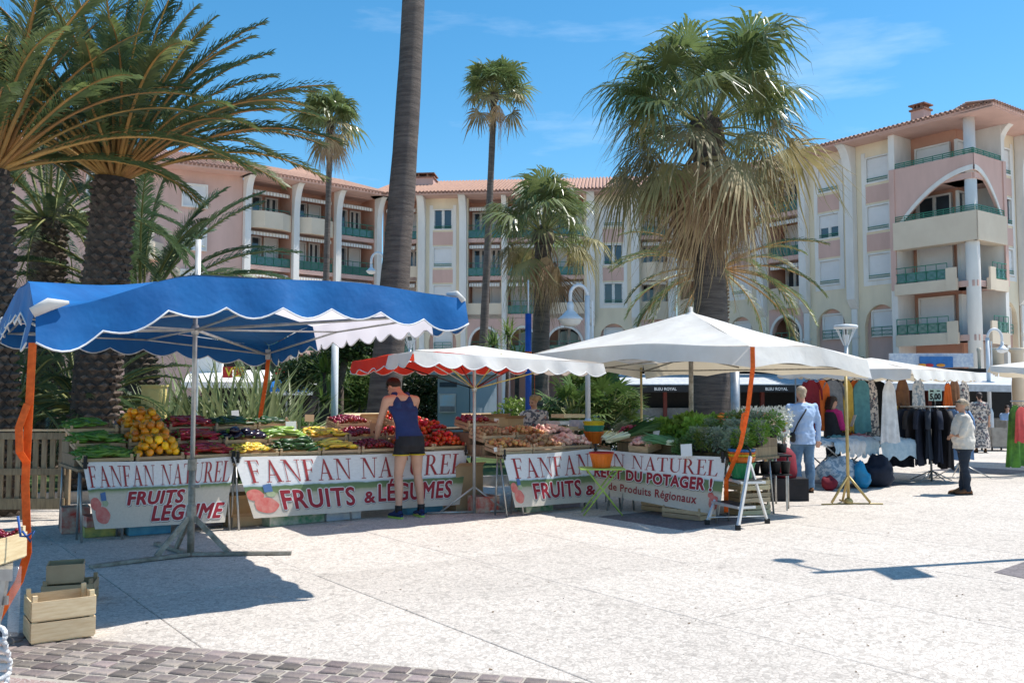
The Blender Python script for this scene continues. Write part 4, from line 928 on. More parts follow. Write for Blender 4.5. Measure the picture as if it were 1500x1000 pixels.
# --- clothes canopy and a far one
F3 = (6.8, 15.5, 2.06); R3 = (9.75, 19.0, 2.08); K3 = (7.9, 20.6, 2.12); L3 = (5.0, 17.1, 2.12); A3 = (7.15, 18.1, 2.36)
t = thing('market_canopy', 'low white canopy with cream lining over the hanging clothes', 'market canopy', (7.15, 18.1, 0), 'canopies over the market stalls')
canopy(t, [[(0, L3), (1, F3)], [(0, F3), (1, R3)], [(0, R3), (1, K3)], [(0, K3), (1, L3)]], A3, .17, [W2, W2, W3, W3], .45, None, seed=9, sc_h=.04, sag=.05)
m = MB(); m.tube([(7.15, 18.1, 0), (7.15, 18.1, 2.35)], .03, 8); part('pole', m, M['metal'], t, True)
for q in (F3, R3, K3, L3): rib(t, (7.15, 18.1, 2.02), (q[0], q[1], q[2]-.05), .013)
GP = G(1243, 738)
t = thing('tripod_pole', 'yellowed metal pole on a small tripod in front of the clothes table', 'pole', GP)
m = MB(); m.tube([GP + Vector((0, 0, .03)), GP + Vector((0, 0, 2.02))], .024, 10); part('pole', m, M['gold'], t, True)
for e in ((-.33, -.10), (.36, -.05), (.03, .36)):
    m = MB(); m.tube([GP + Vector((0, 0, .42)), GP + Vector((e[0]*.85, e[1]*.85, .03))], .019, 8); part('leg', m, M['gold'], t, True)
    m = MB(); m.tube([GP + Vector((0, 0, .012)), GP + Vector((e[0]*1.35, e[1]*1.35, .012))], .011, 6); part('foot_bar', m, M['gold'], t, True)
m = MB(); m.lathe([(.06, 0), (.07, .05), (.04, .09)], GP, 10); part('hub', m, M['gold'], t, True)
P1 = P(1450, 533, 19.5)
t = thing('market_canopy', 'bright white canopy cut off by the right edge of the photo', 'market canopy', (12, 21, 0), 'canopies over the market stalls')
q0, q1, q2, q3 = (10.3, 19.6, 2.25), (13.2, 17.8, 1.95), (15.2, 21, 2.0), (12.2, 22.8, 2.2)
canopy(t, [[(0, q0), (1, q1)], [(0, q1), (1, q2)], [(0, q2), (1, q3)], [(0, q3), (1, q0)]], (12.7, 20.3, 2.55), .12, [W2, W2, W3, W3], .45, None, seed=11, sc_h=.02)
m = MB(); m.tube([(12.7, 20.3, 0), (12.7, 20.3, 2.5)], .03, 8); part('pole', m, M['metal'], t, True)

# ------------------------------------------------------------ crates and produce
CRC = {}
def crate(w_, d, h, label, group, loc, rz=0, tilt=0, m_='wood', slats=2, name='crate'):
    key = (w_, d, h, m_, slats)
    if key not in CRC:
        sh = h / slats; P_ = []
        def bx(*a): m = MB(); m.box(*a); return m.mesh('slat', M[m_])
        ln = bx(-w_/2, w_/2, -.004, .004, 0, sh - .012); sd = bx(-.004, .004, -d/2 + .005, d/2 - .005, 0, sh - .012)
        for i in range(slats):
            z = .01 + i * sh
            P_ += [('slat', ln, (0, -d/2, z)), ('slat', ln, (0, d/2, z)), ('slat', sd, (-w_/2, 0, z)), ('slat', sd, (w_/2, 0, z))]
        ps = MB().box(-.014, .014, -.014, .014, 0, h + .035).mesh('corner_post', M[m_])
        for x in (-1, 1):
            for y in (-1, 1): P_.append(('corner_post', ps, (x * (w_/2 - .02), y * (d/2 - .02), 0)))
        P_.append(('base', MB().box(-w_/2 + .005, w_/2 - .005, -d/2 + .005, d/2 - .005, 0, .008).mesh('base', M[m_]), (0, 0, 0)))
        CRC[key] = P_
    t = thing(name, label, 'crate', loc, group); t.rotation_euler = Euler((tilt, 0, rz), 'XYZ')
    for n_, me, l in CRC[key]: o = link(n_, me, t); o.location = l
    return t
def two(name, body, m1, stem=None, m2=None, smooth=True):
    me = bpy.data.meshes.new(name); nb_ = len(body.v); vs = list(body.v); fs = list(body.f)
    if stem: vs += stem.v; fs += [tuple(i + nb_ for i in f) for f in stem.f]
    me.from_pydata(vs, [], fs); me.materials.append(m1)
    if stem: me.materials.append(m2)
    for i, p in enumerate(me.polygons): p.use_smooth = smooth; p.material_index = 1 if i >= len(body.f) else 0
    return me
M['stemg'] = mat('green_fruit_stem', (.10, .20, .03), .6)
def fm(name, col, col2=None, rough=.28, ov=.36, sc=9): return mat(name, col, rough, col2, sc, objvar=ov, spec=.5)
M['f_orange'] = fm('orange_pepper_skin', (.85, .27, .012), (.82, .36, .02)); M['f_yellow'] = fm('yellow_pepper_skin', (.86, .44, .015), (.85, .34, .012))
M['f_red'] = fm('dark_red_pepper_skin', (.42, .016, .016), (.28, .010, .012)); M['f_green'] = fm('green_pepper_skin', (.12, .26, .03), (.07, .17, .02))
M['f_zuc'] = fm('courgette_skin', (.03, .085, .018), (.015, .045, .010), .35); M['f_tom'] = fm('tomato_skin', (.62, .035, .012), (.55, .05, .012))
M['f_pale'] = fm('pale_green_skin', (.30, .42, .08), (.20, .32, .05)); M['f_aub'] = fm('aubergine_skin', (.018, .008, .022), None, .2); M['f_pot'] = fm('potato_skin', (.45, .27, .14), (.34, .18, .09), .7)
M['f_onion'] = fm('pink_shallot_skin', (.62, .30, .26), (.70, .45, .36), .5); M['f_apple'] = fm('russet_apple_skin', (.50, .15, .06), (.45, .26, .08), .4); M['f_sq'] = fm('yellow_squash_skin', (.80, .47, .02), (.82, .58, .08)); M['f_cherry'] = fm('cherry_skin', (.22, .008, .018), None, .15)
M['f_leek'] = fm('leek_white', (.70, .72, .55), (.60, .66, .42), .45); M['f_leekg'] = fm('leek_green', (.12, .24, .08), (.08, .17, .06), .5); M['f_let'] = mat('salad_leaf', (.27, .42, .07), .5, (.14, .27, .035), 12, trans=.3, objvar=.25); M['f_herb'] = mat('herb_leaf', (.16, .28, .09), .55, (.09, .17, .05), 12, trans=.25, objvar=.2)
M['f_carrot'] = fm('carrot_skin', (.75, .22, .03), (.68, .17, .02), .5); M['f_darkred'] = fm('dark_radish_skin', (.30, .02, .03), (.22, .015, .03), .4)
KM = {}
M['sage'] = mat('grey_green_leaf', (.30, .38, .26), .6, (.2, .28, .18), 8, trans=.2)
def kinds(kind):
    if kind in KM: return KM[kind]
    out = []; base, mk = kind.split(':')
    for v in range(4):
        rg = random.Random(v + hash(base) % 7 if False else v + len(base))
        b = MB(); st = MB()
        if base == 'bell':
            ph = rg.uniform(0, 6); r = .047
            b.ball((0, 0, 0), (r, r, r * rg.uniform(1.0, 1.25)), 14, 9, lambda t, a: (1 + .09 * math.cos(4 * t + ph)) * (1 - .12 * (a > 2.5)))
            st.tube([(0, 0, r * .85), (.004, 0, r * 1.25), (.012, .004, r * 1.55)], [.011, .006, .006], 6)
        elif base == 'tomato':
            r = .036 * rg.uniform(.9, 1.1); b.ball((0, 0, 0), (r, r, r * .8), 14, 8, lambda t, a: 1 + .05 * math.cos(6 * t + v)); st.tube([(0, 0, r * .7), (0, .003, r * .98)], [.012, .004], 5)
        elif base == 'round': r = .034 * rg.uniform(.85, 1.15); b.ball((0, 0, 0), (r, r * rg.uniform(.85, 1.0), r * .9), 10, 7)
        elif base == 'potato': r = .034 * rg.uniform(.8, 1.15); b.ball((0, 0, 0), (r * 1.45, r, r * .85), 10, 7, lambda t, a: 1 + .06 * math.sin(3 * t + a * 2 + v))
        elif base == 'aub': b.tube([(-.10, 0, 0), (-.06, 0, 0), (0, .004, 0), (.06, .006, 0), (.09, .008, 0)], [.008, .030, .042, .040, .012], 10); st.tube([(-.125, 0, 0), (-.085, 0, 0)], [.008, .022], 6)
        else:
            L_, r = {'long': (.19, .019), 'fat': (.19, .022), 'small': (.085, .013), 'carrot': (.19, .014)}[base]
            k = rg.uniform(-.035, .035); pts = [(-L_/2 + L_ * i / 7, k * math.sin(math.pi * i / 7), .4 * k * math.sin(2.5 * i / 7)) for i in range(8)]
            pr = {'long': [.4, .95, 1, 1, .95, .8, .55, .1], 'fat': [.55, .85, .95, 1, 1, 1, .9, .45], 'small': [.4, 1.1, 1, 1, 1, .9, .7, .2], 'carrot': [.5, 1, .95, .85, .7, .5, .3, .1]}[base]
            b.tube(pts, [r * q for q in pr], 8); st.tube([(-L_/2 - .028, -.004, .003), (-L_/2 + .006, 0, 0)], [.004, r * .45], 5)
        out.append(two({'bell': 'bell_pepper', 'tomato': 'tomato', 'round': 'round_fruit', 'potato': 'potato', 'aub': 'aubergine', 'long': 'long_pepper', 'fat': 'courgette', 'small': 'small_pepper', 'carrot': 'carrot'}[base], b, M[mk], st if base not in ('potato', 'round') else None, M['stemg']))
    KM[kind] = out
    return out
NP = 0
def pile(cr, w_, d, h, kind, name, label, cat, group, sp, layers=2, flat=False, drop=.0, dirx=None, syy=None, lim=60):
    global NP
    ms = kinds(kind); mw = Euler(cr.rotation_euler).to_matrix().to_4x4(); mw.translation = cr.location; rg = random.Random(NP + 5); n = 0
    syy = syy or sp
    for L_ in range(layers):
        sh = 1 - .16 * L_; nx = max(1, int(w_ * sh / sp)); ny = max(1, int(d * sh / syy))
        for i in range(nx):
            for j in range(ny):
                if n >= lim: return
                x = ((i + .5) / nx - .5) * w_ * sh + rg.uniform(-.3, .3) * sp; y = ((j + .5) / ny - .5) * d * sh + rg.uniform(-.3, .3) * syy
                x = max(-w_/2 + sp*.3, min(w_/2 - sp*.3, x)); y = max(-d/2 + syy*.35, min(d/2 - syy*.35, y))
                z = h * .98 + L_ * min(sp, syy) * .70 - drop + .05 * (1 - (2 * x / w_) ** 2) + rg.uniform(-.006, .006)
                o = link(name, ms[rg.randrange(4)], None); o.location = mw @ Vector((x, y, z))
                if flat: o.rotation_euler = (rg.uniform(-.4, .4), rg.uniform(-.25, .25), (dirx if dirx is not None else 0) + rg.uniform(-.55, .55) + (math.pi if rg.random() < .25 else 0))
                else: o.rotation_euler = (rg.uniform(-1.9, 1.9), rg.uniform(-.9, .9), rg.uniform(0, 6.28))
                k = rg.uniform(.86, 1.14); o.scale = (k, k, k); tag(o, label, cat, group); n += 1; NP += 1
class Stall:
    def __init__(s, O, ux, uy, label, L_, depth=1.25, h=.79, legs=(), side=1, risers=True):
        s.O = Vector((O[0], O[1], 0)); u = Vector((ux, uy, 0)).normalized(); s.u = u; s.n = Vector((-u.y, u.x, 0)) * side; s.rz = math.atan2(u.y, u.x); s.h = h; s.L = L_
        t = s.t = thing('stall_table', label, 'table', s.O, 'trestle tables of the fruit stalls'); T = s.T
        m = MB(T); m.box(0, L_, .02, depth, h - .03, h); part('table_top', m, M['woodold'], t)
        if risers:
            m = MB(T); m.box(.03, L_-.03, .42, depth, h, h+.13); part('riser', m, M['woodold'], t); m = MB(T); m.box(.03, L_-.03, .80, depth, h+.133, h+.29); part('riser', m, M['woodold'], t)
        for a in legs:
            for t0, t1 in ((.04, -.12), (.10, .16), (depth-.1, depth-.2)):
                m = MB(); m.tube([T(a, t0 if t0 < .5 else t0, h-.02), T(a, t1 if t0 < .5 else depth, .0)], .014, 6); part('leg', m, M['metal'], t, True)
    def T(s, a, o, z): p = s.O + s.u * a + s.n * o; return (p.x, p.y, z)
    def crate(s, a, tier, w_=.52, d=.36, h=.10, label='', group='produce crates on the stalls', m_='wood', slats=2, dz=0, tilt=.16):
        o, z = ((.21, 0.0), (.61, .15), (1.0, .31))[tier]
        return crate(w_, d, h, label, group, s.T(a, o, s.h + z + .045 + dz), s.rz, tilt, m_, slats)
GC = 'produce crates on the stalls'
def fill(st, a, tier, kind, name, cat, what, where, sp, layers=2, w_=.54, d=.37, h=.10, **kw):
    kw2 = {k: kw.pop(k) for k in list(kw) if k in ('m_', 'slats', 'dz', 'tilt')}
    c = st.crate(a, tier, w_, d, h, 'crate of ' + what[1] + ' ' + where.replace(' on the long stall', ' of the long stall').replace('hidden half behind', 'half behind'), GC, **kw2)
    pile(c, w_ - .02, d - .02, h, kind, name, what[0] + ' ' + where, cat, what[1] + ' ' + where, sp, layers, dirx=(st.rz if kw.get('flat') else None), **kw)
    return c
# stall 1: green, orange, red peppers
S1 = Stall((-4.80, 10.14), .815, .58, 'short trestle table of the pepper stall under the blue canopy', 1.74, legs=(.03, .45, 1.66))
tiers = ('in the front row', 'in the middle row', 'in the back row')
for ti in range(3):
    w1 = tiers[ti] + ' of the pepper stall'
    fill(S1, .31, ti, 'long:f_green', 'green_pepper', 'pepper', ('long green pepper piled', 'green peppers'), w1, .085, 5, flat=True, syy=.034, lim=84 if ti < 2 else 40)
    fill(S1, .88, ti, 'bell:' + ('f_yellow' if ti == 0 else 'f_orange'), 'bell_pepper', 'bell pepper', (('yellow' if ti == 0 else 'orange') + ' bell pepper heaped', ('yellow' if ti == 0 else 'orange') + ' bell peppers'), w1, .09, 3, lim=48)
    fill(S1, 1.45, ti, 'long:f_red', 'red_pepper', 'pepper', ('long dark red pepper heaped', 'dark red peppers'), w1, .085, 6, flat=True, syy=.036, lim=96)
# stall 2: the long one behind the runner
S2 = Stall((-3.36, 11.05), .815, .58, 'long trestle table of the vegetable stall behind the runner', 3.36, legs=(.04, 1.5, 3.30))
W_2 = lambda ti, x: tiers[ti] + ' ' + x
cfg = [
 (.30, 0, 'small:f_sq', 'squash', 'squash', 'small yellow squash heaped', 'small yellow squashes', .05, 3, dict(flat=True, syy=.034, lim=80)),
 (.30, 1, 'aub:f_aub', 'aubergine', 'aubergine', 'black glossy aubergine', 'aubergines', .12, 2, dict(flat=True, syy=.075, lim=18)),
 (.30, 2, 'fat:f_zuc', 'courgette', 'courgette', 'dark green courgette', 'dark courgettes', .12, 2, dict(flat=True, syy=.05, lim=20)),
 (.86, 0, 'fat:f_zuc', 'courgette', 'courgette', 'shiny dark green courgette stacked', 'dark courgettes', .13, 4, dict(flat=True, syy=.044, lim=56)),
 (.86, 1, 'fat:f_pale', 'courgette', 'courgette', 'pale green courgette', 'pale courgettes', .13, 3, dict(flat=True, syy=.05, lim=34)),
 (.86, 2, 'fat:f_zuc', 'courgette', 'courgette', 'deep green cucumber', 'cucumbers', .13, 1, dict(flat=True, syy=.06, lim=12)),
 (1.42, 0, 'long:f_sq', 'yellow_courgette', 'courgette', 'long yellow courgette heaped', 'yellow courgettes', .10, 4, dict(flat=True, syy=.036, lim=64)),
 (1.42, 1, 'long:f_sq', 'yellow_courgette', 'courgette', 'long yellow courgette heaped', 'yellow courgettes', .10, 4, dict(flat=True, syy=.036, lim=64)),
 (1.98, 0, 'round:f_cherry', 'cherry_tomato', 'tomato', 'dark red small tomato', 'dark red small tomatoes', .055, 1, dict(lim=48)),
 (1.98, 1, 'round:f_cherry', 'cherry_tomato', 'tomato', 'dark red small tomato', 'dark red small tomatoes', .055, 1, dict(lim=48)),
 (1.98, 2, 'round:f_cherry', 'cherry_tomato', 'tomato', 'dark red small tomato', 'dark red small tomatoes', .055, 1, dict(lim=48)),
 (2.54, 0, 'tomato:f_tom', 'tomato', 'tomato', 'red tomato', 'red tomatoes', .072, 2, dict(lim=44)),
 (2.54, 1, 'tomato:f_tom', 'tomato', 'tomato', 'red tomato', 'red tomatoes', .072, 2, dict(lim=30)),
 (3.08, 0, 'tomato:f_tom', 'tomato', 'tomato', 'bright red tomato heaped', 'bright red tomatoes', .072, 3, dict(lim=60)),
 (3.08, 1, 'tomato:f_tom', 'tomato', 'tomato', 'bright red tomato heaped', 'bright red tomatoes', .072, 3, dict(lim=60)),
 (2.84, 2, 'tomato:f_tom', 'tomato', 'tomato', 'bright red tomato', 'bright red tomatoes', .072, 2, dict(lim=36, dz=.03)),
]
cols = {.30: 'at the long stall\'s left end', .86: 'left of the yellow courgettes', 1.42: 'left of the runner', 1.98: 'beside the runner\'s arm', 2.54: 'half behind the runner', 3.08: 'at the long stall\'s right end', 2.84: 'right of the runner'}
for a, ti, kd, nm, ct, wh, whs, sp_, ly, kw in cfg:
    fill(S2, a, ti, kd, nm, ct, (wh, whs), W_2(ti, cols[a]), sp_, ly, **kw)
# stall 3: apples, potatoes, shallots
S3 = Stall((-.16, 12.25), .815, .58, 'trestle table of the potato and shallot stall right of the thin white pole', 1.66, legs=(.03, .30, 1.6))
for a, ti, kd, nm, ct, wh, whs, sp_, ly, kw in [
 (.28, 0, 'round:f_apple', 'apple', 'apple', 'russet apple', 'russet apples', .068, 2, dict(lim=36)),
 (.28, 1, 'round:f_pot', 'onion', 'onion', 'brown onion', 'brown onions', .068, 2, dict(lim=30)),
 (.28, 2, 'round:f_cherry', 'dark_plum', 'plum', 'dark red plum', 'dark plums', .065, 2, dict(lim=30)),
 (.84, 0, 'potato:f_pot', 'potato', 'potato', 'brown potato', 'brown potatoes', .075, 2, dict(lim=34)),
 (.84, 1, 'round:f_apple', 'apple', 'apple', 'reddish apple', 'reddish apples', .07, 2, dict(lim=30)),
 (1.36, 0, 'potato:f_onion', 'shallot', 'shallot', 'pink shallot heaped', 'pink shallots', .058, 4, dict(lim=86)),
 (1.36, 1, 'potato:f_onion', 'shallot', 'shallot', 'pink shallot heaped', 'pink shallots', .062, 2, dict(lim=46))]:
    fill(S3, a, ti, kd, nm, ct, (wh, whs), tiers[ti] + {.28: ' next to the thin pole', .84: ' in the middle of the potato stall', 1.36: ' at the potato stall\'s right end'}[a], sp_, ly, **kw)
# stall 4: leeks, salads, herbs; runs away from stall 3 towards the camera
S4 = Stall((1.22, 13.2), .686, -.727, 'trestle table of the leek and salad stall under the white canopy', 2.2, legs=(.3, .55, 2.1), side=1)
def bunch(name, label, cat, c, n, L_, r, m1, m2, dirv, spread, seed, group=None, split=.35):
    "bundle of long leaves: pale shank then green blades"
    t = thing(name, label, cat, c, group); rg = random.Random(seed); c = Vector(c); d = Vector(dirv).normalized(); s = d.cross(Vector((0, 0, 1))).normalized()
    sh = MB(); bl = MB()
    for i in range(n):
        a = (i / max(1, n-1) - .5) * spread; o = s * a * .25 + Vector((0, 0, rg.uniform(0, .07))); dd = (d + s * a * 1.1 + Vector((0, 0, rg.uniform(-.03, .12)))).normalized()
        p = c + o; q = p + dd * L_ * split; sh.tube([p, q], [r, r * .9], 7)
        for k in range(5):
            e = (dd + s * rg.uniform(-.28, .28) + Vector((0, 0, rg.uniform(-.05, .22)))).normalized(); l = L_ * (1 - split) * rg.uniform(.7, 1.1); w_ = r * 1.1
            m1_ = q + e * l * .5; en = q + e * l + Vector((0, 0, -.06 * rg.random())); x = (s * .6 + Vector((0, 0, .8))) * w_ * 1.3
            bl.add([tuple(q - x * .6), tuple(q + x * .6), tuple(m1_ + x), tuple(m1_ - x), tuple(en)], [(0,1,2,3),(3,2,4)])
    part('shank', sh, m1, t, True); part('leaves', bl, m2, t, kind='stuff'); return t
def TT(a, o, z): return S4.T(a, o, z)
uu = S4.u; nn_ = S4.n
bunch('leek_bundle', 'bundle of long leeks with white ends towards the shopper', 'leeks', TT(.12, .10, .93), 20, .80, .014, M['f_leek'], M['f_leekg'], nn_ * .8 + uu * .45 + Vector((0, 0, .32)), 1.9, 2)
c = S4.crate(.72, 0, .34, .30, .10, 'small crate of onions beside the leeks', GC, slats=1)
pile(c, .32, .28, .10, 'potato:f_onion', 'shallot', 'pale pink shallot in the small crate beside the leeks', 'shallot', 'shallots beside the leeks', .055, 2, lim=30)
bunch('spring_onion_bundle', 'dark green spring onions fanned over the table edge', 'spring onions', TT(1.22, .30, .92), 26, .46, .008, M['f_leek'], M['f_leekg'], -uu * 1.0 - nn_ * .15 + Vector((0, 0, .12)), 1.3, 3, split=.2)
def leafheap(name, label, cat, c, r, n, size, m_, seed, group=None):
    mb = MB(); leafcloud(mb, c, r, n, size, random.Random(seed), .7, True, .45); return single(name, mb, m_, label, cat, group)
k_ = 0
for a, o, z, r, n, sz, mm, lb in ((.55, .85, 1.10, .22, 500, .09, 'f_let', 'round green salad at the back left of the vegetable stall'), (.95, .95, 1.18, .24, 560, .09, 'f_let', 'large green salad heap beside the white price cards'), (1.25, .80, 1.14, .24, 560, .09, 'f_let', 'leafy salad in the middle of the vegetable stall'),
    (.85, .60, 1.03, .18, 400, .08, 'f_let', 'bright salad just behind the shallot crate'), (1.40, 1.2, 1.16, .20, 420, .09, 'f_let', 'salad in the far corner beside the wooden pole'), (.35, 1.1, 1.13, .18, 380, .08, 'f_herb', 'dark greens behind the stack of coloured baskets'),
    (1.38, .22, .92, .16, 420, .055, 'f_herb', 'bunch of dark parsley on the front edge of the table'), (1.60, .40, .98, .18, 420, .05, 'f_herb', 'bunch of chard next to the parsley'), (.22, .75, 1.08, .13, 300, .06, 'f_darkred', 'dark red salad beside the basket stack'), (1.0, 1.35, 1.18, .18, 380, .09, 'f_let', 'pale salad under the rear cream edge of the canopy')):
    k_ += 1; leafheap('salad', lb, 'salad' if 'salad' in lb else 'greens', TT(a, o, z), (r, r, r * .62), n, sz, M[mm], 60 + k_)
for i, (a, o, z, lb) in enumerate(((1.66, .98, 1.26, 'heap of orange carrots behind the spring onions'), (1.95, 1.15, 1.30, 'second heap of orange carrots next to the large trunk'), (1.15, 1.6, 1.26, 'small heap of orange carrots by the rear pole'))):
    cr_ = crate(.40, .28, .10, 'crate under the ' + lb, GC, TT(a, o, z - .1), S4.rz, .15)
    pile(cr_, .38, .26, .10, 'carrot:f_carrot', 'carrot', 'orange carrot in the ' + lb, 'carrot', lb, .11, 3, flat=True, syy=.03, lim=34)
# bagged herbs and plants at the right end
M['film'] = mat('clear_plastic_film', (.75, .78, .80), .12, (.65, .68, .7), 6, spec=.9)
fl_ = M['film'].node_tree; bs_ = fl_.nodes['Principled BSDF']; bs_.inputs['Alpha'].default_value = .09
POTL = ['front', 'middle', 'rear']; POTC = ['leftmost', 'second from the left', 'middle', 'second from the right', 'rightmost']
for i in range(15):
    a = 1.60 + (i % 5) * .17 + random.uniform(-.06, .06) + .05*(i//5); o = .20 + (i // 5) * .30 + random.uniform(-.07, .07); z = .86 + (i // 5) * .10
    b_ = Vector(TT(a, o, z)); t = thing('potted_herb', POTC[i % 5] + ' herb pot in the ' + POTL[i // 5] + ' row under the white canopy', 'potted herb', b_, 'herb pots in clear sleeves')
    mb = MB(); leafcloud(mb, (b_.x, b_.y, b_.z + .18), (.12, .12, .15), 520, .052, random.Random(i), .5, True, .2); part('leaves', mb, M[['f_herb', 'sage', 'f_let', 'leaf_br', 'sage'][(i * 3) % 5]], t, kind='stuff')
    m = MB(); m.lathe([(.045, 0), (.06, .09)], b_, 10); part('pot', m, M['blackrub'], t, True)
    m = MB(); m.lathe([(.062, .05), (.08, .18), (.105, .34)], b_, 9, False); part('sleeve', m, M['film'], t, True)
M['wflower'] = mat('white_flower', (.80, .83, .78), .7)
for i in range(7):
    px = 1088 + i * 9.5; q = P(px, 640, 13.3 + .25 * (i % 2)); b_ = Vector((q.x, q.y, .78)); t = thing('flowering_plant', ['leftmost', 'second', 'third', 'middle', 'fifth', 'sixth', 'rightmost'][i] + ' white flowering plant of the row left of the man in blue', 'plant', b_, 'white flowering plants left of the man in the blue shirt')
    mb = MB(); leafcloud(mb, (b_.x, b_.y, b_.z + .50), (.17, .17, .16), 520, .045, random.Random(40 + i), .45, True, .2); part('flowers', mb, M['wflower'], t, kind='stuff')
    mb = MB(); leafcloud(mb, (b_.x, b_.y, b_.z + .34), (.11, .11, .17), 160, .06, random.Random(80 + i), .4, True, .2); part('leaves', mb, M['sage'], t, kind='stuff')
    m = MB(); m.lathe([(.06, 0), (.08, .13)], b_, 10); part('pot', m, M['blackrub'], t, True); m = MB(); m.lathe([(.08, .12), (.12, .42)], b_, 9, False); part('sleeve', m, M['film'], t, True)
# low table carrying the flowering plants, dark cloth
m = MB(); pa, pb = P(1085, 640, 13.1), P(1155, 640, 13.2); m.box(pa.x, pb.x, 13.05, 13.75, .735, .76); t = thing('plant_bench', 'low dark bench carrying the white flowering plants', 'bench', (pa.x, 13.4, 0)); part('bench_top', m, M['blackfab'], t)
for x in (pa.x + .05, pb.x - .05):
    for y in (13.1, 13.7): m = MB(); m.tube([(x, y, 0), (x, y, .735)], .015, 6); part('leg', m, M['metal'], t, True)

# ------------------------------------------------------------ banners
def serif(ch):
    q = []; th = .035; R_ = lambda x0, x1, y0, y1: q.append([(x0, y0), (x1, y0), (x1, y1), (x0, y1)])
    if ch in 'FEL':
        R_(.10, .235, 0, 1); R_(0, .34, 0, th)
        if ch in 'FE': R_(0, .56, 1-th, 1); q.append([(.56, 1), (.50, 1-th), (.545, .78), (.575, .78)]); R_(.235, .42, .49, .53); q.append([(.40, .51), (.44, .38), (.455, .38), (.455, .64), (.44, .64)])
        else: R_(0, .34, 1-th, 1)
        if ch in 'EL': R_(.3, .58, 0, th); q.append([(.50, th), (.58, 0), (.64, .24), (.61, .24)])
        return q, .62
    if ch == 'A':
        q += [[(.13, 0), (.17, 0), (.43, .93), (.39, 1)], [(.60, 0), (.76, 0), (.44, 1), (.36, 1)]]; R_(.24, .62, .31, .35); R_(.03, .27, 0, th); R_(.52, .84, 0, th); return q, .82
    if ch == 'N': R_(.13, .165, 0, 1); q.append([(.10, 1), (.25, 1), (.76, 0), (.70, 0)]); R_(.72, .755, 0, 1); R_(.0, .2, 1-th, 1); R_(.03, .27, 0, th); R_(.61, .87, 1-th, 1); return q, .86
    if ch == 'T':
        R_(.29, .425, 0, 1); R_(.02, .70, 1-th, 1); R_(.19, .53, 0, th); q += [[(.02, 1), (.08, 1-th), (.03, .78), (.0, .78)], [(.70, 1), (.64, 1-th), (.69, .78), (.72, .78)]]; return q, .72
    if ch == 'U':
        R_(.10, .235, .30, 1); R_(.67, .705, .30, 1); R_(0, .34, 1-th, 1); R_(.56, .82, 1-th, 1)
        for i in range(8):
            a0, a1 = math.pi + math.pi*i/8, math.pi + math.pi*(i+1)/8; o = lambda a: (.4025+.3025*math.cos(a), .30+.30*math.sin(a)); n = lambda a: (.4525+.2175*math.cos(a), .30+.245*math.sin(a)); q.append([o(a0), o(a1), n(a1), n(a0)])
        return q, .82
    if ch == 'R':
        R_(.10, .235, 0, 1); R_(0, .34, 0, th); R_(0, .30, 1-th, 1); R_(.235, .34, .47, .50)
        for i in range(8):
            a0, a1 = -math.pi/2 + math.pi*i/8, -math.pi/2 + math.pi*(i+1)/8; o = lambda a: (.32+.27*math.cos(a), .735+.265*math.sin(a)); n = lambda a: (.30+.155*math.cos(a), .735+.225*math.sin(a)); q.append([o(a0), o(a1), n(a1), n(a0)])
        q.append([(.30, .49), (.44, .49), (.78, 0), (.62, 0)]); R_(.62, .84, 0, th); return q, .80
    return [], .36
def serif_mb(txt, fn, x0, x1, y0, y1):
    m = MB(); tot = sum(serif(c)[1] + .07 for c in txt); k = (x1 - x0) / tot; x = x0
    for c in txt:
        ps, w_ = serif(c)
        for p in ps:
            i = len(m.v); m.v += [fn(x + px * k, y0 + py * (y1 - y0)) for px, py in p]; m.f.append(tuple(range(i, i + len(p))))
        x += (w_ + .07) * k
    return m
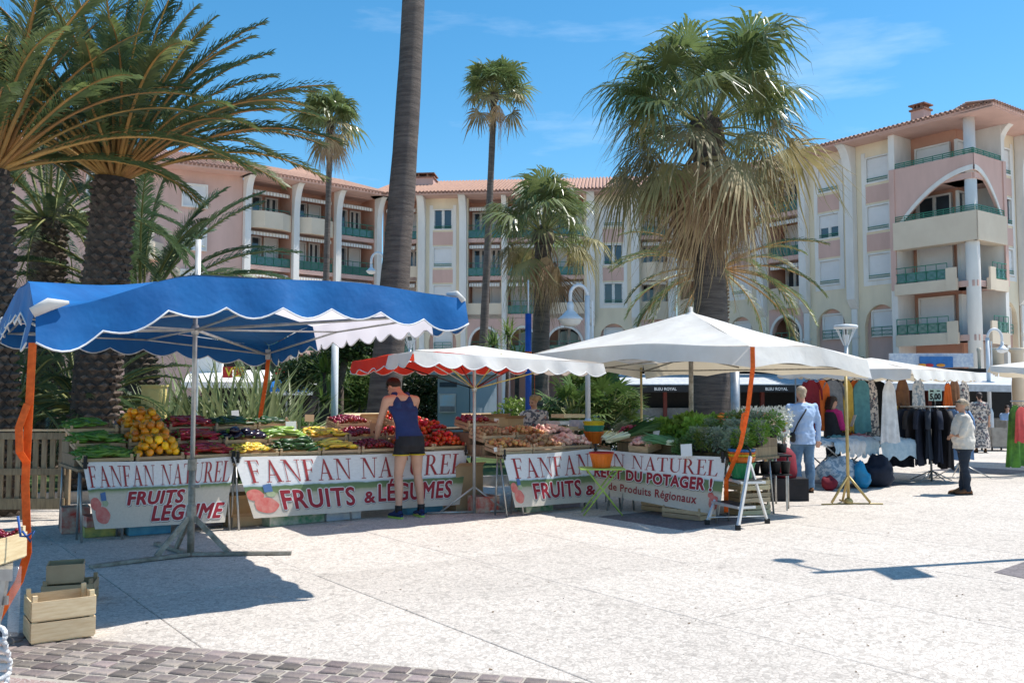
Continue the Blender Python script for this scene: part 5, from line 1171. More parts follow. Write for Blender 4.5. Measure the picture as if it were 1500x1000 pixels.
def banner_mat(name, b0, b1, soil0, seed, washed=.0):
    m = bpy.data.materials.new(name); m.use_nodes = True; n = m.node_tree; b = n.nodes['Principled BSDF']; N = n.nodes.new; L = n.links.new; b.inputs['Roughness'].default_value = .6; b.inputs['Specular IOR Level'].default_value = .3
    uv = N('ShaderNodeUVMap'); sp = N('ShaderNodeSeparateXYZ'); L(uv.outputs[0], sp.inputs[0])
    mp = N('ShaderNodeMapping'); mp.inputs['Scale'].default_value = (9, 4, 1); mp.inputs['Location'].default_value = (seed, 0, 0); L(uv.outputs[0], mp.inputs[0]); nz = N('ShaderNodeTexNoise'); nz.inputs['Scale'].default_value = 2.2; nz.inputs['Detail'].default_value = 6; L(mp.outputs[0], nz.inputs['Vector'])
    ad = N('ShaderNodeMath'); ad.operation = 'MULTIPLY_ADD'; ad.inputs[1].default_value = .05; L(nz.outputs['Fac'], ad.inputs[0]); L(sp.outputs['Y'], ad.inputs[2])
    rp = N('ShaderNodeValToRGB'); e = rp.color_ramp.elements; o = .025
    cols_ = [(0, (.80, .79, .77)), (b0 + o - .04, (.78, .79, .80)), (b0 + o - .01, (.50, .62, .70)), (b0 + o + .01, (.12, .20, .10)), (b1 + o - .01, (.20, .27, .12)), (b1 + o + .02, (.46, .44, .32)), (soil0 + o, (.60, .54, .45)), (1.05, (.64, .58, .50))]
    e[0].position = 0; e[0].color = (*cols_[0][1], 1); e[1].position = 1; e[1].color = (*cols_[-1][1], 1)
    for p_, c_ in cols_[1:-1]: x = e.new(min(.99, p_)); x.color = (*c_, 1)
    L(ad.outputs[0], rp.inputs[0])
    nz2 = N('ShaderNodeTexNoise'); nz2.inputs['Scale'].default_value = 7; nz2.inputs['Detail'].default_value = 6; L(mp.outputs[0], nz2.inputs['Vector']); mr = N('ShaderNodeMapRange'); mr.inputs['To Min'].default_value = .93; mr.inputs['To Max'].default_value = 1.04; mr.inputs['From Min'].default_value = .3; mr.inputs['From Max'].default_value = .7; L(nz2.outputs['Fac'], mr.inputs['Value'])
    h = N('ShaderNodeHueSaturation'); L(rp.outputs[0], h.inputs['Color']); L(mr.outputs[0], h.inputs['Value']); L(h.outputs[0], b.inputs['Base Color'])
    tr = N('ShaderNodeBsdfTranslucent'); L(h.outputs[0], tr.inputs['Color']); mx = N('ShaderNodeMixShader'); mx.inputs[0].default_value = .12; L(b.outputs[0], mx.inputs[1]); L(tr.outputs[0], mx.inputs[2]); L(mx.outputs[0], n.nodes['Material Output'].inputs['Surface'])
    return m
def banner(TL, TR, BL, BR, label, mt, nrm, texts, seed=0, pics=True, cr_=.0):
    TL, TR, BL, BR = map(Vector, (TL, TR, BL, BR)); nr = Vector(nrm).normalized()
    def fn(a, b, off=0.0):
        q = TL.lerp(TR, a).lerp(BL.lerp(BR, a), b); aw = a * (TR - TL).length; wv = .012 * math.sin(aw * 3.3 + seed) * (.3 + b) + .008 * math.sin(aw * 6.5 + b * 4 + seed * 2) * b + .010 * math.sin(b * 3 + aw * 1.5)
        q = q + nr * (wv + off); q.z -= .018 * math.sin(math.pi * a) ** 2 * (1 - b) ** 2; return tuple(q)
    m = MB(); m.grid(fn, 60, 14, True); t = link('banner', m.mesh('banner', mt, True, tuple(BL)), None); t.location = BL; tag(t, label, 'banner', 'printed banners hung on the stall fronts')
    for kind, txt, x0, x1, y0, y1, extra in texts:
        if kind == 'serif': m = serif_mb(txt, lambda x, y: fn(x, y, .0065), x0, x1, y1, y0); part('lettering', m, M['crimson'], t, kind='stuff')
        else:
            W_ = (TR - TL).length; H_ = (TL - BL).length; asc = (y1 - y0) * H_
            for nm, bold, dx, dy, mm, off in ((('letter_shadow', .10, .004, .007, 'printdark', .004), ('letter_outline', .095, 0, 0, 'printwhite', .0055), ('lettering', .014, 0, 0, 'crimson2', .0075)) if kind == 'fat' else (('lettering', .012, 0, 0, 'crimson', .006),)):
                sz = asc / .72; vs, fs = text2d(txt, 1.0, 0.0, extra, 1.08)
                mn = min(v[0] for v in vs); mxx = max(v[0] for v in vs); kx = (x1 - x0) * W_ / (mxx - mn)
                m = MB(); rr = {'lettering': .010 if kind == 'fat' else .003, 'letter_outline': .024, 'letter_shadow': .022}[nm]; cps = 8
                for c_ in range(cps + 1):
                    ox, oy = (rr * math.cos(6.2832*c_/cps), rr * .8 * math.sin(6.2832*c_/cps)) if c_ < cps else (0, 0); i0 = len(m.v)
                    m.v += [fn(x0 + ((x - mn) * kx + dx + ox) / W_, y1 - (y * sz - dy + oy) / H_, off + .00012 * c_) for x, y in vs]; m.f += [tuple(i + i0 for i in f) for f in fs]
                part(nm, m, M[mm], t, kind='stuff')
    if pics:
        for (a, b, ra, rb, col) in pics if isinstance(pics, list) else ((.07, .80, .05, .13, 'f_tom2'), (.035, .63, .035, .10, 'f_tom2'), (.10, .62, .02, .05, 'paleleaf')):
            m = MB(); n = 18; m.v = [fn(max(0, a + ra * math.cos(6.283*i/n) * (1+.06*math.cos(5*6.283*i/n))), min(.985, b + rb * math.sin(6.283*i/n)), .0045) for i in range(n)]; m.f = [tuple(range(n))]; part('printed_tomato' if col == 'f_tom2' else 'printed_leaf', m, M[col], t)
        m = MB(); x0, y0 = .075, .47; m.v = [fn(x0, y0, .006), fn(x0+.035, y0-.02, .006), fn(x0+.035, y0+.11, .006), fn(x0, y0+.12, .006)]; m.f = [(0,1,2,3)]; part('printed_flag', m, M['printblue'], t)
    for a in (.015, .985):
        q = Vector(fn(a, 0, .02)); m = MB(); m.box(q.x-.014, q.x+.014, q.y-.02, q.y+.02, q.z-.07, q.z+.07); m.box(q.x-.022, q.x+.022, q.y-.028, q.y+.028, q.z-.02, q.z+.0); part('clamp', m, M['blackrub'], t)
    return t
M['f_tom2'] = mat('printed_tomato_red', (.55, .07, .06), .6, (.62, .24, .20), 9); M['paleleaf'] = mat('printed_leaf', (.42, .48, .30), .6); M['printblue'] = mat('printed_blue', (.10, .20, .42), .6)
mA = banner_mat('banner_print_green_line', .40, .44, .50, 1); mB = banner_mat('banner_print_field', .49, .60, .68, 5); mC = banner_mat('banner_print_field_right', .50, .62, .70, 9); mD = banner_mat('banner_print_garden', .42, .60, .66, 14)
def up(v, z): return (v[0], v[1], z)
n1 = Vector((.58, -.815, 0))
a, b = S1.T(.03, -.05, .87), S1.T(1.73, -.05, .87)
banner(a, b, up(S1.T(.16, -.13, 0), .14), up(S1.T(1.60, -.13, 0), .10), 'banner reading FANFAN NATUREL FRUITS LEGUME in slanted letters, under the blue canopy', mA, n1,
       [('serif', 'FANFAN NATUREL', .02, .985, .06, .38, 0), ('fat', 'FRUITS', .25, .66, .46, .66, .25), ('fat', 'LÉGUME', .42, .97, .69, .92, .25)], 1)
a, b = S2.T(-.02, -.05, .87), S2.T(3.33, -.05, .84)
banner(a, b, up(S2.T(.22, -.13, 0), .13), up(S2.T(3.12, -.13, 0), .10), 'longest banner reading FANFAN NATUREL FRUITS & LEGUMES behind the runner', mB, n1,
       [('serif', 'FANFAN NATUREL', .035, .985, .06, .43, 0), ('fat', 'FRUITS', .14, .46, .56, .88, 0), ('fat', '&', .51, .56, .66, .86, 0), ('fat', 'LÉGUMES', .58, .94, .54, .85, 0)], 4)
a, b = S3.T(0, -.05, .82), S3.T(1.64, -.05, .85)
banner(a, b, up(S3.T(.16, -.12, 0), .12), up(S3.T(1.62, -.12, 0), .10), 'banner reading FANFAN FRUITS & under the shallots, left of the green bistro table', mC, n1,
       [('serif', 'FANFAN', .07, .93, .08, .46, 0), ('fat', 'FRUITS', .24, .80, .56, .86, 0), ('fat', '&', .86, .97, .68, .86, 0)], 7)
n4 = -S4.n
a, b = S4.T(-.10, -.04, .84), S4.T(2.20, -.04, .83)
banner(a, b, up(S4.T(-.05, -.10, 0), .22), up(S4.T(2.12, -.10, 0), .10), 'banner reading DIRECT DU POTAGER below NATUREL on the vegetable stall', mD, n4,
       [('serif', 'FANFAN NATUREL', -.12, .965, .06, .34, 0), ('fat', 'DIRECT DU POTAGER !', -.04, .90, .40, .60, 0), ('plain', 'de Produits Régionaux', .14, .82, .70, .85, 0)] if False else
       [('serif', 'AN NATUREL', .10, .965, .06, .34, 0), ('fat', 'RECT DU POTAGER !', .05, .93, .385, .60, 0), ('plain', 'de Produits Régionaux', .16, .84, .70, .86, 0)], 9, [(.955, .80, .035, .12, 'f_tom2'), (.93, .68, .02, .05, 'f_tom2')])
# ------------------------------------------------------------ items round the stalls
def bx(name, label, cat, group, c, sx, sy, sz, rz, m_, lid=None, openf=False, tilt=0):
    "box-shaped goods: cardboard or crate with thickness and optional flaps"
    t = thing(name, label, cat, c, group, rz); t.rotation_euler = (tilt, 0, rz); w_ = .006
    def p(n, *a, mm=m_): m = MB(); m.box(*a); return part(n, m, M[mm], t, local=True)
    p('base', -sx/2, sx/2, -sy/2, sy/2, 0, .008)
    p('side', -sx/2, sx/2, -sy/2, -sy/2+w_, .009, sz); p('side', -sx/2, sx/2, sy/2-w_, sy/2, .009, sz); p('side', -sx/2, -sx/2+w_, -sy/2+w_, sy/2-w_, .009, sz); p('side', sx/2-w_, sx/2, -sy/2+w_, sy/2-w_, .009, sz)
    if openf:
        for s in (-1, 1): m = MB(); m.add([(-sx/2, s*sy/2, sz), (sx/2, s*sy/2, sz), (sx/2, s*(sy/2+.09), sz+.05), (-sx/2, s*(sy/2+.09), sz+.05)], [(0,1,2,3)]); part('flap', m, M[m_], t, local=True)
    if lid: p('lid', -sx/2-.004, sx/2+.004, -sy/2-.004, sy/2+.004, sz+.001, sz+.02, mm=lid)
    return t
M['greenprint'] = mat('green_printed_card', (.05, .22, .10), .7, (.45, .42, .34), 9); M['redprint'] = mat('red_printed_card', (.55, .07, .05), .7, (.55, .48, .38), 9); M['blueprint'] = mat('blue_printed_card', (.06, .22, .36), .7, (.10, .32, .45), 6); M['yelprint'] = mat('yellow_printed_card', (.55, .45, .12), .7, (.20, .25, .10), 10); M['purp'] = mat('purple_grey_card', (.30, .25, .30), .8)
M['whitebox'] = mat('white_printed_card', (.62, .62, .62), .7, (.35, .40, .50), 8)
M['bluepl'] = mat('blue_plastic', (.03, .16, .42), .35); M['orangepl'] = mat('orange_plastic', (.85, .20, .02), .35, trans=.2, tcol=(1, .3, .04)); M['greenpl'] = mat('green_plastic', (.02, .28, .10), .35, trans=.15); M['yelpl'] = mat('yellow_plastic', (.78, .58, .03), .35, trans=.15); M['tealpl'] = mat('teal_plastic', (.03, .25, .18), .35); M['redpl'] = mat('red_plastic', (.55, .03, .03), .4)
T1, T2, T3 = S1.T, S2.T, S3.T
for st, a, o, sx, sy, sz, mm, lb, dr, op in (
    (S1, .30, .35, .34, .30, .11, 'yelprint', 'low yellow-green printed carton on the ground under the left end of the pepper stall', 0, False),
    (S1, .30, .35, .34, .30, .12, 'redprint', 'red rimmed printed carton stacked on the yellow carton under the pepper stall', .115, False),
    (S1, .80, .22, .46, .32, .17, 'blueprint', 'blue printed carton under the middle of the pepper stall banner', 0, False),
    (S1, .12, .80, .30, .30, .30, 'redprint', 'red crate stack in shade behind the pepper stall legs', 0, False),
    (S1, 1.5, .5, .5, .35, .15, 'purp', 'dark carton in shade under the right end of the pepper stall', 0, False),
    (S2, .22, .30, .42, .30, .12, 'card', 'brown open carton on the ground at the left end of the long stall', 0, True),
    (S2, .20, .34, .36, .28, .20, 'card', 'upper brown carton of orange fruit at the left end of the long stall', .135, True),
    (S2, .80, .12, .75, .30, .12, 'greenprint', 'long green and red printed carton under the long banner', 0, False),
    (S2, 1.45, .16, .50, .30, .12, 'whitebox', 'white and blue printed carton under the long banner', 0, False),
    (S2, 2.65, .15, .60, .30, .13, 'blueprint', 'dark blue printed carton under the long banner beside the runner\'s feet', 0, False),
    (S3, .75, .25, .45, .3, .12, 'greenprint', 'green carton under the potato stall banner', 0, False),
    (S3, 1.3, .35, .5, .3, .13, 'purp', 'dark carton under the right end of the potato stall banner', 0, False),
    (S3, .10, .55, .34, .30, .22, 'redprint', 'red mesh box on the ground beside the thin white pole', 0, False),
    (S3, .02, .95, .45, .34, .62, 'card', 'tall brown carton standing behind the legs of the potato stall', 0, True)):
    x, y, _ = st.T(a, o, 0); bx('carton', lb, 'carton', 'cartons under the stalls', (x, y, .004 + dr), sx, sy, sz, st.rz + random.uniform(-.1, .1), mm, openf=op)
c = crate(.60, .38, .12, 'brown wooden crate on the ground under the right end of the leek stall', 'crates on the ground', S4.T(1.55, .08, .005), S4.rz, 0)
c = crate(.60, .38, .12, 'wooden crate on the ground half way along the leek stall', 'crates on the ground', S4.T(.9, .45, .005), S4.rz, 0)
for i in range(2): m = MB(); x, y, _ = S2.T(-.1 + 1.6*i, 1.2, 0)
# goods at the back of the stalls
def hi(px, py, Y): q = P(px, py, Y); return (q.x, q.y, q.z)
for px, py, Y, sx, sy, sz, mm, lb in (
    (544, 616, 13.6, .62, .40, .18, 'wood2', 'cream open box standing behind the yellow courgettes'), (516, 618, 13.4, .12, .2, .16, 'card', 'short brown carton beside the cream box'),
    (712, 615, 14.0, .55, .38, .16, 'card', 'brown carton behind the thin white pole'), (700, 628, 13.8, .30, .36, .10, 'wood2', 'yellowish carton left of the thin pole'), (745, 618, 14.2, .35, .3, .17, 'card', 'tilted brown carton left of the seller'),
    (812, 628, 13.75, .30, .22, .05, 'bluepl', 'blue plastic tray in front of the seller'), (797, 632, 13.6, .22, .18, .04, 'blackrub', 'black tray in front of the seller'),
    (834, 624, 13.9, .40, .34, .06, 'wood2', 'pale tray under the white cartons right of the seller'), (826, 616, 14.1, .40, .32, .055, 'paper', 'flat white carton right of the seller'), (832, 606, 14.15, .42, .32, .055, 'wood2', 'topmost cream carton right of the seller'),
    (846, 618, 13.9, .13, .25, .12, 'whitebox', 'small grey scale box right of the cream cartons'), (880, 632, 15.1, .25, .25, .1, 'yelprint', 'small yellow box behind the basket stack')):
    q = hi(px, py, Y); bx('carton', lb, 'carton', 'cartons on the back of the stalls', (q[0], q[1], q[2] - sz/2 - .03), sx, sy, sz, S2.rz, mm, openf=(sz > .15), lid=None)
# supports for those goods (back shelf of the potato stall)
for st, a0, a1, o0, o1, z, lb in ((S3, -.30, 1.6, 1.26, 1.75, 1.13, 'rear shelf table behind the potato stall'), (S2, 1.5, 2.5, 1.27, 1.6, 1.16, 'rear shelf table behind the yellow courgettes')):
    t = thing('shelf_table', lb, 'table', st.T(a0, o0, 0)); m = MB(st.T); m.box(a0, a1, o0, o1, z-.02, z); part('table_top', m, M['woodold'], t)
    for a in (a0+.03, a1-.03):
        for o in (o0+.03, o1-.03): m = MB(); m.tube([st.T(a, o, 0), st.T(a, o, z-.02)], .014, 6); part('leg', m, M['metal'], t, True)
# price cards
for i, (px, py, Y, w_, h_, mm, rz, lb) in enumerate(((174, 622, 11.4, .12, .10, 'purp', .5, 'grey card over the green peppers'), (243, 619, 11.9, .13, .11, 'purp', .5, 'grey card between the orange and red peppers'), (346, 605, 12.6, .10, .08, 'paper', .5, 'white card above the aubergines'),
    (427, 625, 12.2, .14, .15, 'paper', .4, 'white upright card between the pale courgettes and the yellow ones'), (382, 643, 12.0, .22, .10, 'card', .6, 'brown card stuck in the small squashes'), (453, 612, 12.9, .13, .10, 'card', .4, 'brown card above the yellow courgettes'),
    (550, 629, 12.6, .18, .18, 'card', .9, 'tilted brown card left of the runner\'s hand'), (727, 637, 13.0, .16, .16, 'card', .6, 'brown square card right of the thin pole'), (751, 634, 13.2, .10, .14, 'card', .3, 'small brown card left of the seller'), (842, 653, 13.2, .13, .12, 'purp', .6, 'grey card at the right end of the shallots'),
    (727, 616, 13.7, .08, .07, 'paper', .5, 'tiny white card over the plums'), (728, 658, 12.3, .06, .06, 'paper', .5, 'tiny white card on the apple crate'), (955, 619, 13.6, .18, .14, 'paper', -.4, 'white card on the large salad'), (926, 628, 13.3, .13, .10, 'paper', -.9, 'white card on the leeks'),
    (959, 638, 12.8, .10, .16, 'paper', -.7, 'white card over the shallot crate'), (1006, 659, 11.9, .15, .16, 'paper', -.5, 'crumpled white card on the parsley'), (1150, 628, 13.2, .13, .14, 'paper', 0, 'white card with a yellow edge in front of the white flowers'))):
    q = P(px, py, Y); t = thing('price_card', lb, 'price card', (q.x, q.y, q.z - .12), 'price cards stuck among the goods', rz); t.rotation_euler = (-.15, random.uniform(-.15, .15), rz)
    m = MB(); m.box(-w_/2, w_/2, -.002, .002, .12 - h_/2, .12 + h_/2); part('card', m, M[mm], t, local=True); m = MB(); m.box(-.004, .004, .003, .008, -.04, .12); part('stick', m, M['wood'], t, local=True)
    if 'yellow edge' in lb:
        m = MB(); m.box(-w_/2-.01, w_/2+.01, -.005, .003, .12+h_/2, .12+h_/2+.025); part('edge', m, M['yelpl'], t, local=True)
        m = text_mb('5', .12, lambda x, y: (x, -.0035, y), .004, x0=-.03); m.v = [(x, y, z + .08) for x, y, z in m.v]; part('lettering', m, M['crimson'], t, local=True)
    elif w_ > .12 and mm == 'card': 
        m = text_mb('5,00', .05, lambda x, y: (x, -.0035, y), .001, x0=-.05); m.v = [(x, y, z + .10) for x, y, z in m.v]
# plastic baskets
def basket(label, c, r, h, m_, group, rim=None, n=20):
    t = thing('basket', label, 'basket', c, group); m = MB(); N_ = 40; vs = []
    prof = [(r*.72, 0), (r*.76, h*.25), (r*.88, h*.65), (r, h)]
    for q, z in prof:
        for k in range(N_): a = 6.2832*k/N_; rr = q * (1 + (.022 if k % 2 else -.01)); vs.append((c[0]+rr*math.cos(a), c[1]+rr*math.sin(a), c[2]+z))
    m.add(vs, [(i*N_+k, i*N_+(k+1) % N_, (i+1)*N_+(k+1) % N_, (i+1)*N_+k) for i in range(3) for k in range(N_)] + [tuple(range(N_))]); part('bowl', m, M[m_], t)
    m = MB(); m.tube([(c[0]+r*math.cos(6.2832*k/24), c[1]+r*math.sin(6.2832*k/24), c[2]+h) for k in range(25)], .009, 6); part('rim', m, M[rim or m_], t, True); return t
GB = 'coloured plastic baskets'
bt = P(881, 672, 12.45); bz = .635
basket('orange ribbed basket with a red rim on the green bistro table', (bt.x, bt.y, bz), .165, .20, 'orangepl', GB, 'redpl')
q = P(870, 640, 13.6); 
q.z = 0
for i, (mm, dz, lb) in enumerate((('orangepl', 0, 'orange basket at the bottom of the stack behind the leeks'), ('tealpl', .09, 'teal basket second from the top of the stack behind the leeks'), ('yelpl', .15, 'yellow basket on top of the stack behind the leeks'))): basket(lb, (q.x, q.y, .90 + dz), .15 + .004*i, .17, mm, GB)
q = P(862, 622, 14.2); basket('green basket behind the yellow one', (q.x, q.y, 1.02), .14, .14, 'greenpl', GB)
# bistro table
t = thing('bistro_table', 'lime green folding bistro table carrying the orange basket', 'table', (bt.x, bt.y, 0)); x, y = bt.x, bt.y
m = MB(); m.box(x-.30, x+.30, y-.22, y+.22, bz-.022, bz-.003); part('table_top', m, M['lime'], t)
for yy in (-.19, .19):
    for s in (-1, 1): m = MB(); m.tube([(x - s*.26, y+yy, .01), (x + s*.20, y+yy*.95, bz-.03)], .010, 6); part('leg', m, M['lime'], t, True)
for s in (-1, 1): m = MB(); m.tube([(x + s*.13, y-.19, .18), (x + s*.13, y+.19, .18)], .008, 6); part('stretcher', m, M['lime'], t, True)
# stepladder with a stack of baskets
M['alu'] = mat('brushed_aluminium', (.72, .72, .72), .35, (.6, .6, .6), 8, metal=.5)
FLt, FRt, BRt, BLt = G(1036, 768), G(1081, 776), G(1124, 766), G(1092, 752)
t = thing('stepladder', 'two-step aluminium stepladder holding a stack of baskets', 'stepladder', (FLt + FRt + BRt) / 3)
tp = [FLt.lerp(BLt, .62) + Vector((.03, 0, .86)), FRt.lerp(BRt, .45) + Vector((0, 0, .86))]
for p, q in ((FLt, tp[0]), (FRt, tp[1])): m = MB(); m.bar(p + Vector((0, 0, .03)), q, .028, .05); part('rail', m, M['alu'], t)
for p, q in ((BLt, tp[0]), (BRt, tp[1])): m = MB(); m.bar(p + Vector((0, 0, .03)), q - Vector((0, 0, .10)), .022, .035); part('rear_leg', m, M['alu'], t)
for p in (FLt, FRt, BLt, BRt): m = MB(); m.box(p.x-.028, p.x+.028, p.y-.028, p.y+.028, 0, .06); part('foot', m, M['blackrub'], t)
for k, dpt in ((.28, .20), (.62, .26)):
    a_, b_ = FLt.lerp(tp[0], k), FRt.lerp(tp[1], k); dd = Vector((-(b_-a_).y, (b_-a_).x, 0)).normalized() * dpt; z = FLt.lerp(tp[0], k).z
    m = MB(); m.slabpoly([(a_.x-dd.x*.25, a_.y-dd.y*.25), (b_.x-dd.x*.25, b_.y-dd.y*.25), (b_.x+dd.x, b_.y+dd.y), (a_.x+dd.x, a_.y+dd.y)], z, z+.03); st_ = part('step', m, M['alu'], t)
    m = MB(); i_ = .02; m.slabpoly([(a_.x+.02, a_.y-.02), (b_.x-.03, b_.y), (b_.x-.02+dd.x*.9, b_.y+dd.y*.9), (a_.x+.03+dd.x*.9, a_.y+dd.y*.9)], z+.031, z+.036); part('tread', m, M['blackrub'], st_)
    if k > .5: stz = z + .037; stc = (a_ + b_) / 2 + dd * .4
m = MB(); a_, b_ = tp; m.tube([a_, a_ + Vector((.02, .0, .07)), a_.lerp(b_, .3) + Vector((0, 0, .13)), a_.lerp(b_, .7) + Vector((0, 0, .13)), b_ + Vector((0, 0, .07)), b_], .016, 8); part('hand_rail', m, M['blackrub'], t, True)
m = MB(); m.tube([FLt + Vector((0, 0, .09)), BRt + Vector((0, 0, .09))], .008, 6); part('cross_bar', m, M['alu'], t, True)
for mm, dz, lb in (('greenpl', 0, 'green basket at the bottom of the stack on the stepladder'), ('orangepl', .075, 'lower orange basket in the stack on the stepladder'), ('yelpl', .105, 'yellow-green basket in the stack on the stepladder'), ('orangepl', .135, 'upper orange basket in the stack on the stepladder'), ('bluepl', .17, 'blue basket on top of the stack on the stepladder')):
    basket(lb, (stc.x, stc.y, stz + dz), .165, .19, mm, GB)
# pale crates behind the ladder
q = G(1100, 758)
for i in range(3): crate(.50, .36, .13, ['bottom', 'middle', 'top'][i] + ' pale crate of the stack behind the stepladder', 'pale crates behind the stepladder', (q.x + .06, q.y + .42, .003 + i * .165), .35 + .05 * i, 0, 'wood2' if i % 2 == 0 else 'wood')
m = MB(); q = P(1108, 662, 12.6); t = thing('leaning_tray', 'brown slotted tray leaning above the crates behind the stepladder', 'tray', (q.x, q.y, q.z - .16))
for i in range(4): m = MB(); m.bar((q.x-.17, q.y, q.z - .12 + i*.085), (q.x+.15, q.y, q.z - .07 + i*.085), .02, .05); part('slat', m, M['card'], t)
for s in (-1, 1): m = MB(); m.bar((q.x - .02 + s*.15, q.y+.012, q.z-.15 + s*.02), (q.x-.02 + s*.15, q.y+.012, q.z+.19 + s*.02), .02, .04); part('slat', m, M['card'], t)
# shopping trolleys, bags left of the blue-shirt man
M['check'] = mat('checked_cloth', (.05, .03, .03), .8)
_n = M['check'].node_tree; _b = _n.nodes['Principled BSDF']; _c = _n.nodes.new('ShaderNodeTexChecker'); _c.inputs['Scale'].default_value = 26; _c.inputs['Color1'].default_value = (.02, .015, .02, 1)
_v = _n.nodes.new('ShaderNodeTexVoronoi'); _v.inputs['Scale'].default_value = 22; _t = _n.nodes.new('ShaderNodeTexCoord'); _n.links.new(_t.outputs['Object'], _v.inputs['Vector']); _n.links.new(_t.outputs['Object'], _c.inputs['Vector'])
_r = _n.nodes.new('ShaderNodeHueSaturation'); _r.inputs['Saturation'].default_value = .8; _r.inputs['Value'].default_value = .5; _n.links.new(_v.outputs['Color'], _r.inputs['Color']); _n.links.new(_r.outputs[0], _c.inputs['Color2']); _n.links.new(_c.outputs[0], _b.inputs['Base Color'])
q = G(1140, 713); t = thing('shopping_trolley', 'dark checked cloth shopping trolley left of the man in the blue shirt', 'trolley bag', q)
m = MB(); 
def tb(u, v): a = 6.2832*u; z = .04 + .56*v; k = 1 + .06*math.sin(v*3.1); return (q.x + math.copysign(abs(math.cos(a))**.5, math.cos(a))*.25*k, q.y + math.copysign(abs(math.sin(a))**.5, math.sin(a))*.14*k, z)
m.grid(tb, 28, 6); m.box(q.x-.2, q.x+.2, q.y-.1, q.y+.1, .59, .61); part('bag', m, M['check'], t, True)
m = MB(); m.tube([(q.x-.2, q.y, .58), (q.x-.14, q.y, .69), (q.x+.12, q.y, .70), (q.x+.2, q.y, .58)], .014, 6); part('handle', m, M['card'], t, True)
for s in (-1, 1): m = MB(); m.tube([(q.x+s*.2, q.y-.02, .06), (q.x+s*.2, q.y+.03, .06)], .06, 12); part('wheel', m, M['blackrub'], t, True)
M['redbag'] = mat('dark_red_bag_fabric', (.22, .015, .03), .8)
q = P(1150, 700, 14.2); t = thing('bag', 'dark red bag standing beside the checked trolley', 'bag', (q.x, 14.2, 0)); m = MB(); m.tube([(q.x, 14.2, .345), (q.x, 14.2, .45), (q.x+.02, 14.2, .72), (q.x+.06, 14.2, .80)], [.17, .19, .15, .04], 12); part('bag_body', m, M['redbag'], t, True); m = MB(); m.box(q.x-.3, q.x+.3, 14.0, 14.4, 0, .34); part('crate_base', m, M['blackfab'], t)
q = P(1124, 640, 13.0); t = thing('plant_tray', 'black plastic tray of pots in front of the white flowering plants', 'tray', (q.x, 12.86, .50)); m = MB(); m.box(q.x-.30, q.x+.26, 12.70, 13.02, .50, .512); part('base', m, M['blackrub'], t)
for k in range(4): m = MB(); m.lathe([(.055, 0), (.075, .16), (.08, .17)], (q.x-.22+k*.145, 12.86 + .03*(k % 2), .515), 12); part('pot', m, M['blackrub'], t, True)
for k in (0, 1): m = MB(); m.bar((q.x-.28+k*.5, 12.86, 0), (q.x-.28+k*.5, 12.86, .5), .02); part('leg', m, M['metal'], t)
# wooden fence of slats behind the left stall
t = thing('wooden_fence', 'low weathered slatted wooden fence left of the pepper stall', 'fence', G(0, 752)); Y0 = 11.9; x0 = P(-30, 700, Y0).x; x1 = P(96, 700, Y0).x; n = 10
for i in range(n):
    xa = x0 + (x1 - x0) * i / n; m = MB(); m.box(xa + .012, xa + (x1-x0)/n - .035, Y0, Y0 + .022, .16, 1.08); part('slat', m, M['woodold'], t)
for z in (.14, .58, 1.04): m = MB(); m.box(x0, x1, Y0 - .03, Y0 - .003, z, z + .085 if z > .2 else z+.14); part('rail', m, M['woodold'], t)
for xa in (x0, (x0+x1)/2, x1): m = MB(); m.box(xa-.03, xa+.03, Y0+.025, Y0 + .085, 0, 1.14); part('post', m, M['woodold'], t)
m = MB(); m.box(x0, x1, Y0-.03, Y0+.09, 1.142, 1.165); part('cap_rail', m, M['wood'], t)
# foreground stall cut by the left edge
q = G(10, 962); TX = q.x; TY = q.y; tz = .545
tq = P(45, 838, 5.55); t = thing('folding_table', 'galvanised folding table with the cherry crate at the left edge', 'table', (tq.x-.4, 5.7, 0)); X1 = tq.x; ztop = P(45, 828, 5.45).z
m = MB(lambda x, y, z: (x - .54*(y-5.35), y, z)); m.box(X1-1.2, X1, 5.35, 6.0, ztop-.07, ztop-.002); part('frame', m, M['metal'], t)
for xa, ya in ((X1-.15, 5.38), (X1-.46, 5.9)): m = MB(); m.bar((xa, ya, 0), (xa+.08, ya+.02, ztop-.075), .04, .03); part('leg', m, M['metal'], t)
m = MB(); m.bar((X1-.9, 5.40, ztop-.19), (X1-.05, 5.40, ztop-.19), .02, .05); part('stretcher', m, M['metal'], t)
c1 = crate(.60, .34, .16, 'pale crate of cherries on the table at the left edge', GC, (X1-.42, 5.55, ztop+.002), 0, 0, 'wood2', 1)
ms = kinds('round:f_cherry'); rg = random.Random(4); nC = 0
for i in range(24):
    for j in range(12):
        for L_ in range(1):
            if nC >= 280: break
            o = link('cherry', ms[rg.randrange(4)], None); k = .36 * rg.uniform(.85, 1.15); o.scale = (k, k, k); nC += 1
            o.location = (X1 - .42 + (i/23-.5)*.57 + rg.uniform(-.005, .005), 5.55 + (j/11-.5)*.31 + rg.uniform(-.005, .005), ztop + .155 + .025*math.sin(i*.9)*math.sin(j*.7) + rg.uniform(0, .012)); tag(o, 'dark red cherry in the pale crate at the left edge', 'cherry', 'cherries in the crate at the left edge')
bx('carton', 'purple-grey carton divider with peaches behind the cherries', 'carton', None, (X1-.72, 5.86, ztop+.002), .50, .24, .24, 0, 'purp')
pk = kinds('tomato:f_orange')
for i in range(5): o = link('peach', pk[i % 4], None); o.location = (X1-.90 + i*.08, 5.84 + .03*(i % 2), ztop+.235); tag(o, 'orange peach behind the cherries at the left edge', 'peach', 'peaches behind the cherries')
